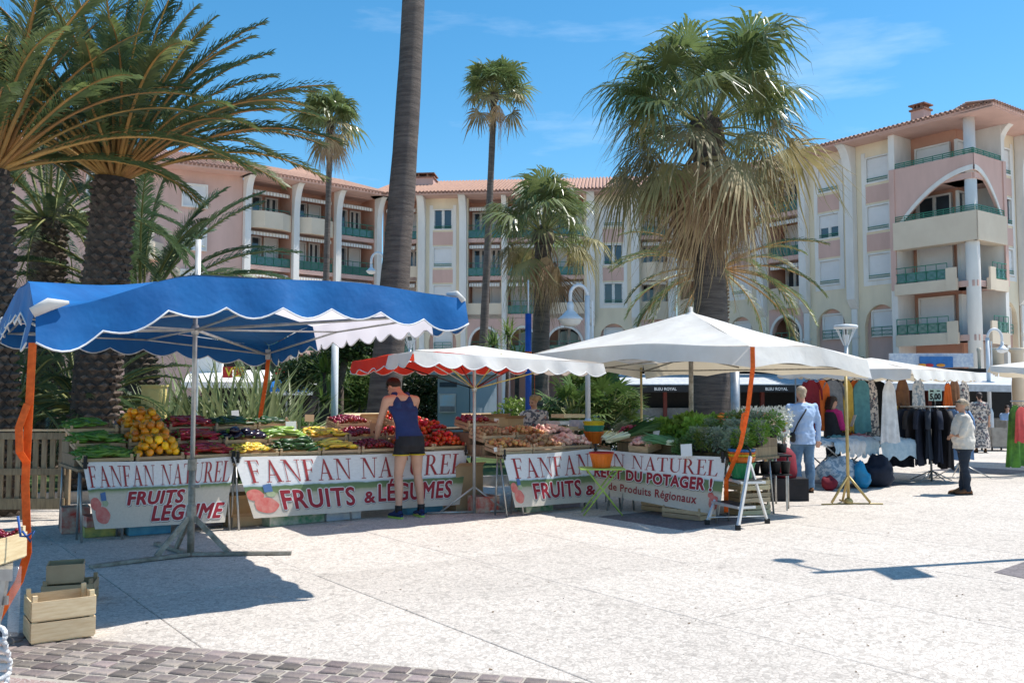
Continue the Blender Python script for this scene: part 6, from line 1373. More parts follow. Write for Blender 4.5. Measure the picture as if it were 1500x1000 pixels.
for xo, dr, mm, lb in ((0, 0, 'wood2', 'lower fresh wooden crate on the setts at the left edge'), (.0, .135, 'wood2', 'upper fresh wooden crate on the setts at the left edge')):
    g_ = G(75, 945); crate(.38, .32, .13, lb, 'crates on the ground', (g_.x - .05, g_.y + .20, .016 + dr), .62, 0, mm, 1)
g_ = G(78, 905); crate(.36, .30, .16, 'small brown crate in shade behind the fresh wooden crates', 'crates on the ground', (g_.x - .12, g_.y + .5, .004), .3, 0, 'card', 2)
bx('carton', 'brown carton on the small crate in shade at the left', 'carton', None, (g_.x - .16, g_.y + .5, .17), .26, .24, .14, .4, 'card')
q = P(40, 880, 5.42); m = MB(); m.tube([(q.x-.07, 5.42, q.z+.20), (q.x-.08, 5.42, q.z-.20)], [.028, .032], 12); single('rolled_sleeve', m, M['film'], 'clear plastic roll hanging from the folding table at the left edge', 'plastic roll', smooth=True)
M['rope'] = mat('white_rope', (.75, .75, .74), .8, bump=.5, bscale=120); m = MB(); q = P(-4, 965, 4.9)
for k in range(6): 
    cz = q.z - .12 + k * .05; m.tube([(q.x + .055*math.cos(a*.5236) , 4.9 + .03*math.sin(a*.5236+k), cz + .035*math.sin(a*.5236)) for a in range(13)], .014, 7)
single('rope_coil', m, M['rope'], 'coil of white rope at the bottom left edge', 'rope', smooth=True)
M['bluetie'] = mat('blue_cord', (.02, .10, .35), .6); m = MB(); q = P(40, 785, 5.5); m.tube([q + Vector((-.06, 0, .12)), q + Vector((-.04, .0, .0)), q, q + Vector((.04, 0, .03)), q + Vector((.02, 0, -.03)), q + Vector((-.03, 0, .03))], .008, 6); single('cord', m, M['bluetie'], 'blue cord knotted round the orange strap at the cherry crate', 'cord', smooth=True)

# ------------------------------------------------------------ lamps and posts
def crook_lamp(label, base, z_top, rad, dirx, r=.05, group='white crook street lamps', bell=1.0, diry=0.0):
    t = thing('street_lamp', label, 'street lamp', base, group); x, y, _ = base; dv = Vector((dirx, diry, 0)).normalized()
    m = MB(); m.lathe([(r*1.6, 0), (r*1.6, 1.05), (r, 1.2)], base, 12); m.tube([(x, y, 1.2), (x, y, z_top - rad)], r*.9, 10); part('post', m, M['lampwhite'], t, True)
    m = MB(); pts = []
    for i in range(13): a = math.pi * i / 12; pts.append(Vector((x, y, z_top - rad)) + dv * rad * (1 - math.cos(a)) + Vector((0, 0, rad * 1.25 * math.sin(a))))
    e = pts[-1] + Vector((0, 0, -.12)); m.tube(pts + [e], r*.62, 8); part('arm', m, M['lampwhite'], t, True)
    m = MB(); b_ = bell; m.lathe([(.07*b_, 0), (.09*b_, -.08*b_), (.085*b_, -.20*b_), (.13*b_, -.24*b_), (.22*b_, -.34*b_), (.32*b_, -.42*b_), (.32*b_, -.45*b_)], e, 20); lp = part('lamp_shade', m, M['lampwhite'], t, True)
    m = MB(); m.lathe([(.29*b_, -.451*b_), (.24*b_, -.55*b_), (.12*b_, -.61*b_), (.0, -.62*b_)], e, 18, False); part('lamp_glass', m, M['paper'], lp, True)
    m = MB(); m.bar((x+r*1.8, y, z_top-rad-.1), (x+r*1.8, y, z_top-rad-1.0), .03); part('conduit', m, M['lampwhite'], t)
    return t
GL = 'white crook street lamps'
crook_lamp('white crook street lamp with a bell shade in front of the fan palm clump', (P(861, 580, 16.5).x, 16.5, 0), 3.58, .155, -1, .052, GL, .72)
crook_lamp('distant white crook street lamp above the blue canopy beside the tallest palm', (P(561, 580, 31).x, 31, 0), 6.45, .22, -1, .07, GL, .55)
crook_lamp('small crook street lamp by the cream columns at the right', (P(1449, 580, 30).x, 30, 0), 3.75, .24, 1, .07, GL, .6)
def funnel(label, px, Y, ztop, sc_=1.0):
    x = P(px, 580, Y).x; t = thing('funnel_lamp', label, 'street lamp', (x, Y, 0), 'funnel-headed lamps'); m = MB(); m.tube([(x, Y, 0), (x, Y, ztop-.5*sc_)], .055*sc_, 10); part('post', m, M['lampwhite'], t, True)
    m = MB(); 
    for k in range(6): a = k*math.pi/3; m.bar((x+.05*math.cos(a), Y+.05*math.sin(a), ztop-.55*sc_), (x+.28*sc_*math.cos(a), Y+.28*sc_*math.sin(a), ztop-.06*sc_), .02)
    m.lathe([(.04, -.55*sc_), (.10*sc_, -.25*sc_)], (x, Y, ztop), 10); part('funnel_frame', m, M['lampwhite'], t)
    m = MB(); m.lathe([(.31*sc_, -.07*sc_), (.33*sc_, -.02), (.30*sc_, .02), (.04, .05)], (x, Y, ztop), 16); part('cap', m, M['lampwhite'], t, True)
funnel('white funnel-headed lamp rising behind the right corner of the big white canopy', 1241, 24, 3.45, .95); funnel('white funnel-headed lamp between the tallest palm and the red canopy', 600, 30, 3.65, .9)
def post(name, label, px, Y, z1, r, mm, z0=0, extra=None):
    x = P(px, 580, Y).x; m = MB(); m.tube([(x, Y, z0), (x, Y, z1)], r, 10); return single(name, m, M[mm], label, 'post', None, True, (x, Y, z0))
post('post', 'bare white post rising behind the blue canopy\'s peak', 286, 15.5, 4.28, .05, 'lampwhite'); post('post', 'white post below the white canvas panel, right of the bright yucca', 490, 19, 3.0, .075, 'lampwhite'); post('post', 'dark grey post beside the thick trunk under the white canopy', 1077, 16.3, 2.12, .085, 'metal')
x = P(774, 580, 16.8).x; t = thing('banner_pole', 'blue pole with a thin white tip and an orange band behind the seller', 'pole', (x, 16.8, 0)); M['polebl'] = mat('blue_pole_paint', (.02, .09, .40), .4)
m = MB(); m.tube([(x, 16.8, 0), (x, 16.8, 3.12)], .058, 12); part('pole', m, M['polebl'], t, True); m = MB(); m.tube([(x, 16.8, 3.12), (x, 16.8, 3.75)], .014, 8); part('tip', m, M['lampwhite'], t, True); m = MB(); m.lathe([(.064, 0), (.064, .09)], (x, 16.8, 2.33), 12); m.bar((x+.10, 16.75, 2.40), (x+.13, 16.75, 1.0), .03, .006); part('orange_band', m, M['strap'], t)
# lamp post out of frame whose shadow falls across the paving
lx, ly = 6.05, 9.35; t = thing('street_lamp', 'tall white street lamp with a square flag just outside the right edge', 'street lamp', (lx, ly, 0)); m = MB(); m.tube([(lx, ly, 0), (lx, ly, 6.0)], .05, 10); part('post', m, M['lampwhite'], t, True)
m = MB(); m.tube([(lx, ly, 5.75), (lx-.02, ly+.35, 6.02), (lx-.02, ly+.55, 6.08)], .025, 8); part('arm', m, M['lampwhite'], t, True)
m = MB(); m.ball((lx-.02, ly+.62, 6.08), (.16, .13, .05), 14, 8); part('lamp_shade', m, M['lampwhite'], t, True)
m = MB(); m.box(lx-.012, lx+.012, ly-.50, ly-.05, 4.2, 4.95); part('flag', m, M['redprint'], t)
# kiosk
M['kiosk'] = mat('blue_grey_panel', (.30, .36, .41), .5, (.26, .32, .37), 1.2); kx0 = P(640, 600, 22).x; kx1 = P(688, 600, 22).x; kx2 = P(727, 600, 22.6).x; t = thing('kiosk', 'grey-blue public kiosk with a framed poster behind the red and white canopy', 'kiosk', (kx1, 22, 0))
m = MB(); m.slabpoly([(kx0, 22.2), (kx1-.01, 22.0), (kx1-.01, 23.5), (kx0, 23.5)], 0, 2.12); part('wall', m, M['kiosk'], t)
m = MB(); m.slabpoly([(kx1+.01, 22.02), (kx2, 22.6), (kx2, 23.6), (kx1+.01, 23.5)], 0, 2.12); part('door', m, M['kiosk'], t)
m = MB(); m.slabpoly([(kx0-.18, 22.0), (kx1, 21.78), (kx2+.15, 22.45), (kx2+.1, 23.8), (kx0-.15, 23.7)], 2.121, 2.30); part('roof', m, M['kiosk'], t)
sx0, sx1 = P(643, 563, 22).x, P(669, 563, 22).x; fy = lambda x: 22.2 - .2*(x-kx0)/(kx1-kx0)
m = MB(); m.add([(sx0, fy(sx0)-.012, 1.82), (sx1, fy(sx1)-.012, 1.82), (sx1, fy(sx1)-.012, 1.94), (sx0, fy(sx0)-.012, 1.94)], [(0,1,2,3)]); s_ = part('sign', m, M['printdark'], t)
m = text_mb('TOILETTES', .10, lambda x, y: (sx0+.03+x, fy(sx0+x)-.016, 1.845+y), .002, width=sx1-sx0-.06); part('lettering', m, M['paper'], s_)
m = MB(); m.box(sx0-.01, sx1-.02, 22.05, 22.09, 1.20, 1.66); pf = part('poster_frame', m, M['metal'], t)
M['poster'] = mat('sea_poster', (.42, .58, .72), .4, (.55, .50, .48), 1.4, coords='Generated'); m = MB(); m.box(sx0+.02, sx1-.05, 22.04, 22.048, 1.23, 1.63); part('poster', m, M['poster'], pf)
M['postdark'] = mat('poster_shore', (.30, .26, .27), .5); m = MB(); m.box(sx0+.02, sx1-.05, 22.034, 22.039, 1.23, 1.36); part('poster_foreground', m, M['postdark'], pf)
# yellow utility box
M['yelbox'] = mat('yellow_cabinet', (.80, .66, .28), .5, (.74, .58, .22), 4); a_ = P(206, 612, 15.2); b_ = P(235, 566, 15.2); t = thing('cabinet', 'pale yellow metal cabinet behind the orange peppers', 'cabinet', ((a_.x+b_.x)/2, 15.2, 0))
m = MB(); m.box(a_.x, b_.x, 15.2, 15.5, 0, b_.z); part('body', m, M['yelbox'], t); m = MB(); m.box(a_.x-.02, b_.x+.02, 15.17, 15.53, b_.z, b_.z+.03); part('cap', m, M['yelbox'], t); m = MB(); m.box(a_.x+.10, b_.x-.02, 15.18, 15.197, .3, b_.z-.06); part('door', m, M['yelbox'], t)
# bench-like white barrier and ball bollards
t = thing('planter_wall', 'low white slatted barrier beyond the small round tree', 'barrier', (P(590, 600, 33).x, 33, 0))
for k in range(5): m = MB(); m.box(P(556, 600, 33).x, P(640, 600, 33).x, 33, 33.05, .25+k*.27, .45+k*.27); part('slat', m, M['lampwhite'], t)
for px in (556, 598, 640): m = MB(); xx = P(px, 600, 33).x; m.box(xx-.05, xx+.05, 33.06, 33.14, 0, 1.5); part('post', m, M['metal'], t)
for px in (506, 519, 531): q = P(px, 578, 27); t = thing('ball_lamp', 'white ball-topped bollard beside the small round tree', 'bollard lamp', (q.x, 27, 0), 'ball-topped bollards'); m = MB(); m.ball((q.x, 27, q.z), .10, 12, 8); part('globe', m, M['lampwhite'], t, True); m = MB(); m.tube([(q.x, 27, 0), (q.x, 27, q.z-.09)], .035, 8); part('post', m, M['blackrub'], t, True)

# ------------------------------------------------------------ shops behind
def shop(label, px0, px1, Y, zt, parts):
    x0, x1 = P(px0, 580, Y).x, P(px1, 580, Y).x; t = thing('shop_front', label, 'shop front', ((x0+x1)/2, Y, 0), 'shop fronts below the apartments')
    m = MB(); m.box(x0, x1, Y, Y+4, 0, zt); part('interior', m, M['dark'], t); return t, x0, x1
M['awngrey'] = mat('pale_grey_awning', (.56, .58, .60), .7); M['fascia'] = mat('black_fascia', (.015, .015, .017), .5); M['redwood'] = mat('dark_red_frame', (.16, .03, .02), .6); M['stonew'] = mat('grey_low_wall', (.26, .25, .23), .9)
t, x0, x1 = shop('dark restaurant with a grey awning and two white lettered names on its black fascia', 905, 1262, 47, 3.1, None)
m = MB(); m.add([(x0, 45.2, 2.20), (x1, 45.2, 2.20), (x1, 46.98, 2.75), (x0, 46.98, 2.75), (x0, 45.2, 2.15), (x1, 45.2, 2.15)], [(0,1,2,3), (4,5,1,0)]); part('awning', m, M['awngrey'], t)
m = MB(); m.box(x0, x1, 45.15, 45.19, 1.80, 2.14); fa = part('fascia', m, M['fascia'], t)
for px in (975, 1138): q = P(px, 571, 45.1); m = text_mb('BLEU ROYAL', .20, lambda x, y: (q.x-.55+x, 45.14, 1.89+y), .004, width=1.1); part('lettering', m, M['paper'], fa)
for px in (922, 975, 1030, 1060, 1118, 1170, 1230): m = MB(); xx = P(px, 580, 46).x; m.box(xx-.09, xx+.09, 46.1, 46.3, 0, 2.15); part('door_post', m, M['redwood'], t)
m = MB(); m.box(x0, x1, 46.4, 46.6, 0, 1.0); part('low_wall', m, M['stonew'], t); 
m = MB(); m.box(x0, x1, 46.5, 46.9, 3.1, 3.6); part('upper_fascia', m, M['dark'], t)
# left shops with lettered signs
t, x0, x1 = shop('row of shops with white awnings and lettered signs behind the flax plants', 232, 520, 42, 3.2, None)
m = MB(); m.box(x0, P(300, 580, 42).x, 41.5, 41.98, 0, 4.6); part('wall', m, M['pink'], t); m = MB(); m.box(P(286, 580, 41).x, P(322, 580, 41).x, 41.2, 41.45, 2.3, 4.4); part('wall_panel', m, M['white'], t)
m = MB(); 
for a_, b_, z in ((270, 400, 2.65), (400, 520, 2.35)):
    m.add([(P(a_, 580, 39).x, 38.6, z-.45), (P(b_, 580, 39).x, 38.6, z-.45), (P(b_, 580, 41).x, 41.9, z+.15), (P(a_, 580, 41).x, 41.9, z+.15), (P(a_, 580, 39).x, 38.6, z-.7), (P(b_, 580, 39).x, 38.6, z-.7)], [(0,1,2,3), (4,5,1,0)])
part('awning', m, M['white'], t)
M['signred'] = mat('red_sign', (.50, .02, .02), .5); M['signyel'] = mat('yellow_lettering', (.85, .68, .05), .5)
def sgn(px0, px1, py0, py1, Y, mm): a_, b_ = P(px0, py1, Y), P(px1, py0, Y); m = MB(); m.box(a_.x, b_.x, Y, Y+.08, a_.z, b_.z); return part('sign', m, M[mm], t), a_, b_
s_, a_, b_ = sgn(326, 340, 537, 553, 38.3, 'signred'); m = text_mb('V', .5, lambda x, y: (a_.x+.1+x, 38.28, a_.z+.07+y), .01); part('lettering', m, M['signyel'], s_)
s2_, a2_, b2_ = sgn(342, 357, 537, 552, 38.3, 'signyel'); m = text_mb('BE', .42, lambda x, y: (a2_.x+.04+x, 38.28, a2_.z+.08+y), .01, width=.36); part('lettering', m, M['signred'], s2_)
s2_, a2_, b2_ = sgn(403, 416, 540, 556, 38.3, 'signred')
s3_, a3_, b3_ = sgn(418, 466, 532, 556, 38.2, 'fascia')
m = text_mb('LA CAR', .5, lambda x, y: (a3_.x+.68+x, 38.18, a3_.z+.30+y), .012, width=.72); part('lettering', m, M['signyel'], s3_)
for k in (0, 1): m = text_mb('RESTAURANT' if k else 'PIZZERIA', .16, lambda x, y: (a3_.x+.07+x, 38.18, a3_.z+.15+.24*k+y), .006, width=.5); part('lettering', m, M['signyel'], s3_)
q = P(420, 562, 30); t = thing('parasol', 'small bright blue parasol left of the leaning tree', 'parasol', (q.x, 30, 0)); M['blueum'] = mat('bright_blue_cloth', (.03, .22, .60), .6, trans=.2); m = MB(); m.lathe([(0, .42), (.85, 0), (.85, -.14)], (q.x, 30, q.z-.12), 8, False); part('cloth', m, M['blueum'], t); m = MB(); m.tube([(q.x, 30, 0), (q.x, 30, q.z+.3)], .03, 6); part('pole', m, M['metal'], t)
# right: terrace awning, columns, signboard, armchairs
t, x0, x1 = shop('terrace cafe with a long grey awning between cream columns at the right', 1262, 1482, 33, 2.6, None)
m = MB(); m.add([(P(1296, 580, 29).x, 29, 2.02), (P(1482, 580, 29).x, 29, 1.95), (x1, 32.9, 2.45), (x0, 32.9, 2.45), (P(1296, 580, 29).x, 29, 1.80), (P(1482, 580, 29).x, 29, 1.73)], [(0,1,2,3), (4,5,1,0)]); part('awning', m, M['awngrey'], t)
for px in (1313, 1330, 1362, 1385, 1404): m = MB(); xx = P(px, 580, 32.5).x; m.box(xx-.07, xx+.07, 32.5, 32.7, 0, 2.3); part('door_post', m, M['redwood'], t)
m = MB(); a_, b_ = P(1302, 532, 32), P(1424, 532, 32); m.box(a_.x, b_.x, 31.9, 32.0, 2.62, 3.1); sb = part('signboard', m, M['whitebox'], t); m = MB(); a_, b_ = P(1345, 532, 32), P(1393, 532, 32); m.box(a_.x, b_.x, 31.85, 31.895, 2.60, 2.98); part('blue_panel', m, M['bluepl'], sb)
for k, px in enumerate((1352, 1362, 1379)): q = P(px, 536, 31.8); m = MB(); m.ball((q.x, 31.84, 2.68), (.16, .02, .06), 10, 6); part('picture', m, M[['f_yellow', 'redpl', 'f_orange'][k]], sb)
for px, r_ in ((1463, .27), (1492, .27), (1436, .07)): x = P(px, 580, 34).x; m = MB(); m.lathe([(r_*.8, 0), (r_*.8, 3.2), (r_*1.1, 3.3), (r_*1.1, 3.4)], (x, 34, 0), 18); single('column', m, M['parapet'], {1463: 'cream round column left of the seated man', 1492: 'cream round column right of the seated man', 1436: 'thin grey awning post beside the cream columns'}[px], 'column', 'round columns of the arcade', True)
M['wicker'] = mat('grey_beige_wicker', (.40, .36, .31), .8, bump=.6, bscale=60)
for px, Y, lb in ((1459, 27, 'grey-beige wicker armchair by the cream column'), (1484, 28.5, 'grey-beige wicker armchair near the right edge')):
    q = G(px, 640); x = P(px, 600, Y).x; t = thing('armchair', lb, 'armchair', (x, Y, 0), 'wicker armchairs of the terrace')
    for n_, a in (('seat', (-.32, .32, -.3, .32, .12, .45)), ('backrest', (-.38, -.325, -.3, .32, .12, .85)), ('armrest', (-.32, .36, -.36, -.305, .12, .66)), ('armrest', (-.32, .36, .325, .38, .12, .66))): m = MB(); m.box(x+a[0], x+a[1], Y+a[2], Y+a[3], a[4], a[5]); part(n_, m, M['wicker'], t)
    for sx in (-.3, .28):
        for sy in (-.28, .3): m = MB(); m.box(x+sx-.02, x+sx+.02, Y+sy-.02, Y+sy+.02, 0, .12); part('leg', m, M['blackrub'], t)
x = P(1488, 600, 30).x; t = thing('cafe_table', 'small square cafe table in front of the seated man', 'table', (x, 29.6, 0)); m = MB(); m.box(x-.4, x+.4, 29.3, 29.9, .70, .74); part('table_top', m, M['whitebox'], t); m = MB(); m.tube([(x, 29.6, 0), (x, 29.6, .7)], .04, 8); part('leg', m, M['metal'], t)

q = P(868, 668, 13.45); t = thing('corner_table', 'small corner table under the stack of coloured baskets', 'table', (q.x, 13.6, 0)); m = MB(); m.box(q.x-.28, q.x+.26, 13.42, 13.95, .70, .72); part('table_top', m, M['woodold'], t)
for sx in (-.26, .24):
    for sy in (13.45, 13.92): m = MB(); m.tube([(q.x+sx, sy, 0), (q.x+sx, sy, .70)], .012, 6); part('leg', m, M['metal'], t, True)
c = crate(.50, .40, .12, 'crate of brown onions under the coloured basket stack', GC, (q.x, 13.66, .725), .1, 0)
pile(c, .48, .38, .08, 'round:f_pot', 'onion', 'brown onion in the crate under the coloured baskets', 'onion', 'onions under the coloured baskets', .07, 1, lim=40)
c = crate(.46, .34, .11, 'crate of dark beetroots left of the leeks', GC, S4.T(.30, .55, .96), S4.rz, .1)
pile(c, .44, .32, .11, 'round:f_darkred', 'beetroot', 'dark red beetroot left of the leeks', 'beetroot', 'beetroots left of the leeks', .065, 2, lim=40)
# ------------------------------------------------------------ the clothes stall
def patt(name, c1, c2, c3, sc_):
    m = mat(name, c1, .85, c2, sc_, objvar=.05, detail=2); n = m.node_tree; r = [x for x in n.nodes if x.type == 'VALTORGB'][0]; e = r.color_ramp.elements; x = e.new(.5); x.color = (*c3, 1); r.color_ramp.interpolation = 'CONSTANT'; return m
M['floral'] = patt('floral_print', (.42, .10, .08), (.60, .52, .45), (.12, .12, .13), 16); M['patw'] = patt('blue_grey_print', (.09, .15, .22), (.55, .58, .60), (.25, .33, .40), 15)
M['orangec'] = mat('orange_cloth', (.70, .14, .02), .8); M['greyc'] = mat('grey_blue_cloth', (.12, .14, .17), .85, (.20, .22, .25), 14); M['tealc'] = mat('teal_cloth', (.10, .28, .30), .8, (.07, .20, .23), 9); M['mustard'] = mat('mustard_cloth', (.60, .40, .07), .8); M['brownc'] = mat('brown_cloth', (.22, .10, .04), .85, (.14, .06, .03), 8)
M['whitec'] = mat('white_cloth', (.72, .70, .68), .8); M['denimd'] = mat('dark_denim', (.018, .025, .045), .9, (.012, .016, .03), 5); M['denimm'] = mat('mid_denim', (.06, .11, .19), .9, (.035, .07, .13), 5); M['denimb'] = mat('light_denim', (.17, .28, .46), .9, (.13, .22, .38), 5); M['greenc'] = mat('green_cloth', (.10, .26, .03), .8, (.04, .12, .02), 7); M['coral'] = mat('coral_cloth', (.72, .10, .09), .8); M['palebl'] = mat('pale_blue_cloth', (.30, .42, .50), .85, (.42, .52, .58), 12); M['mauve'] = mat('mauve_cloth', (.22, .08, .12), .85, (.35, .22, .26), 12); M['bluebag'] = mat('bright_blue_bag', (.02, .28, .52), .4)
def garment(label, c, w_, L_, mm, rz=0, flare=1.3, sleeves=True, thick=.05, seed=0, group='garments hanging at the clothes stall', hanger=True, name='dress'):
    "hanging garment: c is the hanger point at the top"
    t = thing(name, label, 'garment', c, group, rz); rg = random.Random(seed); ph = rg.uniform(0, 6)
    def f(u, v):
        a = 6.2832 * u; k = (.30 + .70 * min(1, v * 7) ** .7) * (1 + (flare - 1) * v); fold = 1 + .10 * v * math.sin(a * 5 + ph) + .06 * v * math.sin(a * 9 + ph * 2)
        return (w_/2 * k * math.cos(a) * fold, thick * (.5 + .9 * v) * math.sin(a) * (1 + .5 * v * math.sin(a * 7 + ph)), -.03 - (L_ - .03) * v - .02 * v * math.sin(a * 3 + ph))
    m = MB(); m.grid(f, 36, 12); part('body', m, mm, t, True, True)
    if sleeves:
        for s in (-1, 1): m = MB(); m.tube([(s*w_*.38, 0, -.07), (s*w_*.56, 0, -.22), (s*w_*.60, .0, -.40)], [.05, .05, .045], 8, sx=.5); part('sleeve', m, mm, t, True, True)
    if hanger: m = MB(); m.tube([(-w_*.36, 0, -.05), (0, 0, .0), (w_*.36, 0, -.05)], .006, 5); m.tube([(0, 0, 0), (0, 0, .06), (.02, 0, .08)], .003, 5); part('hanger', m, M['blackrub'], t, True, True)
    return t
zh = 1.93
t = thing('clothes_rail', 'high metal clothes rail under the low white canopy', 'clothes rail', (5.9, 17.3, 0)); m = MB(); ra, rb_ = P(1165, 548, 16.9), P(1300, 548, 17.6); m.tube([(ra.x, 16.9, zh+.07), (rb_.x, 17.6, zh+.07)], .013, 8); part('rail', m, M['metal'], t, True)
for q in (ra, rb_): m = MB(); m.tube([(q.x, q.y, 0), (q.x, q.y, zh+.07)], .014, 8); part('upright', m, M['metal'], t, True)
for i, (px, w_, L_, mm, fl, lb) in enumerate(((1188, .34, .95, 'redbag', 1.1, 'dark red dress hanging behind the man in the blue shirt'), (1204, .32, .95, 'orangec', 1.3, 'orange dress hanging at the left of the rail'), (1219, .42, .85, 'greyc', 1.1, 'grey-blue patterned tunic hanging above the dark-haired seller'), (1241, .22, 1.0, 'mustard', 1.0, 'mustard dress hanging behind the tripod pole'), (1262, .36, 1.02, 'tealc', 1.15, 'long teal dress hanging right of the tripod pole'), (1252, .30, 1.35, 'orangec', 1.3, 'long orange skirt hanging behind the teal dress'), (1276, .24, 1.3, 'floral', 1.2, 'flowered dress right of the teal dress'))):
    Y = 16.95 + .5 * (px - 1165) / 135 + (.12 if 'behind the teal' in lb else 0); q = P(px, 552, Y); garment(lb, (q.x, Y, zh), w_, L_, M[mm], .2, fl, sleeves=mm in ('greyc', 'redbag'), seed=i)
for i, (px, Y, z, w_, L_, mm, fl, lb) in enumerate(((1302, 16.2, 1.90, .30, 1.12, 'whitec', 1.5, 'white sleeveless dress hanging alone left of the brown ones'), (1322, 17.6, 2.0, .34, 1.45, 'brownc', 1.2, 'long brown dress hanging under the clothes canopy'), (1312, 17.4, 1.45, .12, .75, 'mustard', 1.0, 'narrow mustard garment beside the dark rack'), (1345, 19.2, 2.0, .36, 1.1, 'patw', 1.1, 'dark patterned top hanging behind the price sign'), (1388, 19.0, 1.9, .18, .55, 'orangec', 1.3, 'small bright orange bag-like top hanging above the rack'), (1398, 19.6, 2.0, .3, .9, 'brownc', 1.1, 'brown patterned garment hanging near the canopy\'s right corner'), (1412, 20.0, 1.95, .3, .8, 'floral', 1.1, 'flowered garment hanging near the canopy\'s right corner'))):
    q = P(px, 560, Y); garment(lb, (q.x, Y, z), w_, L_, M[mm], .5, fl, sleeves=False, seed=20+i)
# round rack of dark trousers and jackets
rc = Vector((P(1362, 600, 17.3).x, 17.3, 0)); t = thing('clothes_rack', 'round chrome rack on spread feet loaded with dark jackets', 'clothes rack', rc); zr = 1.40
m = MB(); m.tube([(rc.x+.52*math.cos(a*.2618), rc.y+.42*math.sin(a*.2618), zr) for a in range(25)], .014, 8); part('ring', m, M['metal'], t, True); m = MB(); m.tube([rc, rc + Vector((0, 0, zr))], .022, 8); m.bar(rc + Vector((-.52, 0, zr)), rc + Vector((.52, 0, zr)), .02); part('post', m, M['metal'], t, True)
for k in range(5): a = k*1.2566; m = MB(); m.tube([rc + Vector((0, 0, .20)), rc + Vector((.38*math.cos(a), .38*math.sin(a), .015))], .011, 6); part('foot', m, M['metal'], t, True)
n = 22; mats_ = ['denimd', 'denimd', 'blackfab', 'denimd', 'greyc', 'denimd', 'denimm', 'denimb']
for i in range(n):
    a = 6.2832 * i / n; k = 'denimb' if i in (18, 20) else ('denimm' if i in (19, 21, 5) else ['denimd', 'blackfab', 'denimd', 'darkjean'][i % 4])
    lb = 'light blue denim jacket on the right side of the round rack' if k == 'denimb' else ('mid blue denim garment on the round rack' if k == 'denimm' else 'dark garment hanging on the round rack')
    garment(lb, (rc.x+.52*math.cos(a), rc.y+.42*math.sin(a), zr-.01), .42, random.uniform(.80, 1.12) if i % 3 else .95, M[k], a, 1.02, thick=.045, seed=40+i, group='garments on the round rack: ' + k.replace('blackfab', 'dark').replace('denimd', 'dark').replace('darkjean', 'dark').replace('denimm', 'mid blue').replace('denimb', 'light blue'), name='jacket')
q = P(1370, 579, 17.2); t = thing('price_sign', 'pale green price card reading 5,00 on a stand above the round rack', 'price sign', (q.x, 17.2, 1.41)); m = MB(); M['cardgreen'] = mat('pale_green_card', (.50, .66, .58), .7); m.box(q.x-.125, q.x+.125, 17.2, 17.206, q.z-.10, q.z+.12); c_ = part('card', m, M['cardgreen'], t)
m = text_mb('5,00', .15, lambda x, y: (q.x-.105+x, 17.196, q.z-.07+y), .008, width=.21); part('lettering', m, M['ink'], c_); m = MB(); m.box(q.x-.10, q.x-.03, 17.195, 17.199, q.z+.065, q.z+.10); m.box(q.x+.03, q.x+.09, 17.195, 17.199, q.z+.075, q.z+.095); part('small_print', m, M['ink'], c_, kind='stuff'); m = MB(); m.tube([(q.x, 17.22, 1.40), (q.x, 17.22, q.z)], .008, 6); part('stand', m, M['metal'], t, True)
q = P(1397, 706, 17.6); rb2 = Vector((P(1405, 640, 17.9).x, 17.9, 0)); t = thing('clothes_rack', 'bare low rack foot with spread bars behind the woman in the pale blouse', 'clothes rack', rb2)
m = MB(); m.tube([rb2, rb2 + Vector((0, 0, 1.3))], .016, 8); part('post', m, M['metal'], t, True)
for dx, dy in ((-.5, 0), (.55, -.1), (.1, .5), (-.1, -.5)): m = MB(); m.tube([rb2 + Vector((0, 0, .30)), rb2 + Vector((dx, dy, .015))], .011, 6); part('foot', m, M['metal'], t, True)
m = MB(); m.tube([rb2 + Vector((-.75, -.15, .02)), rb2 + Vector((.85, .1, .02))], .012, 6); part('floor_bar', m, M['metal'], t, True)
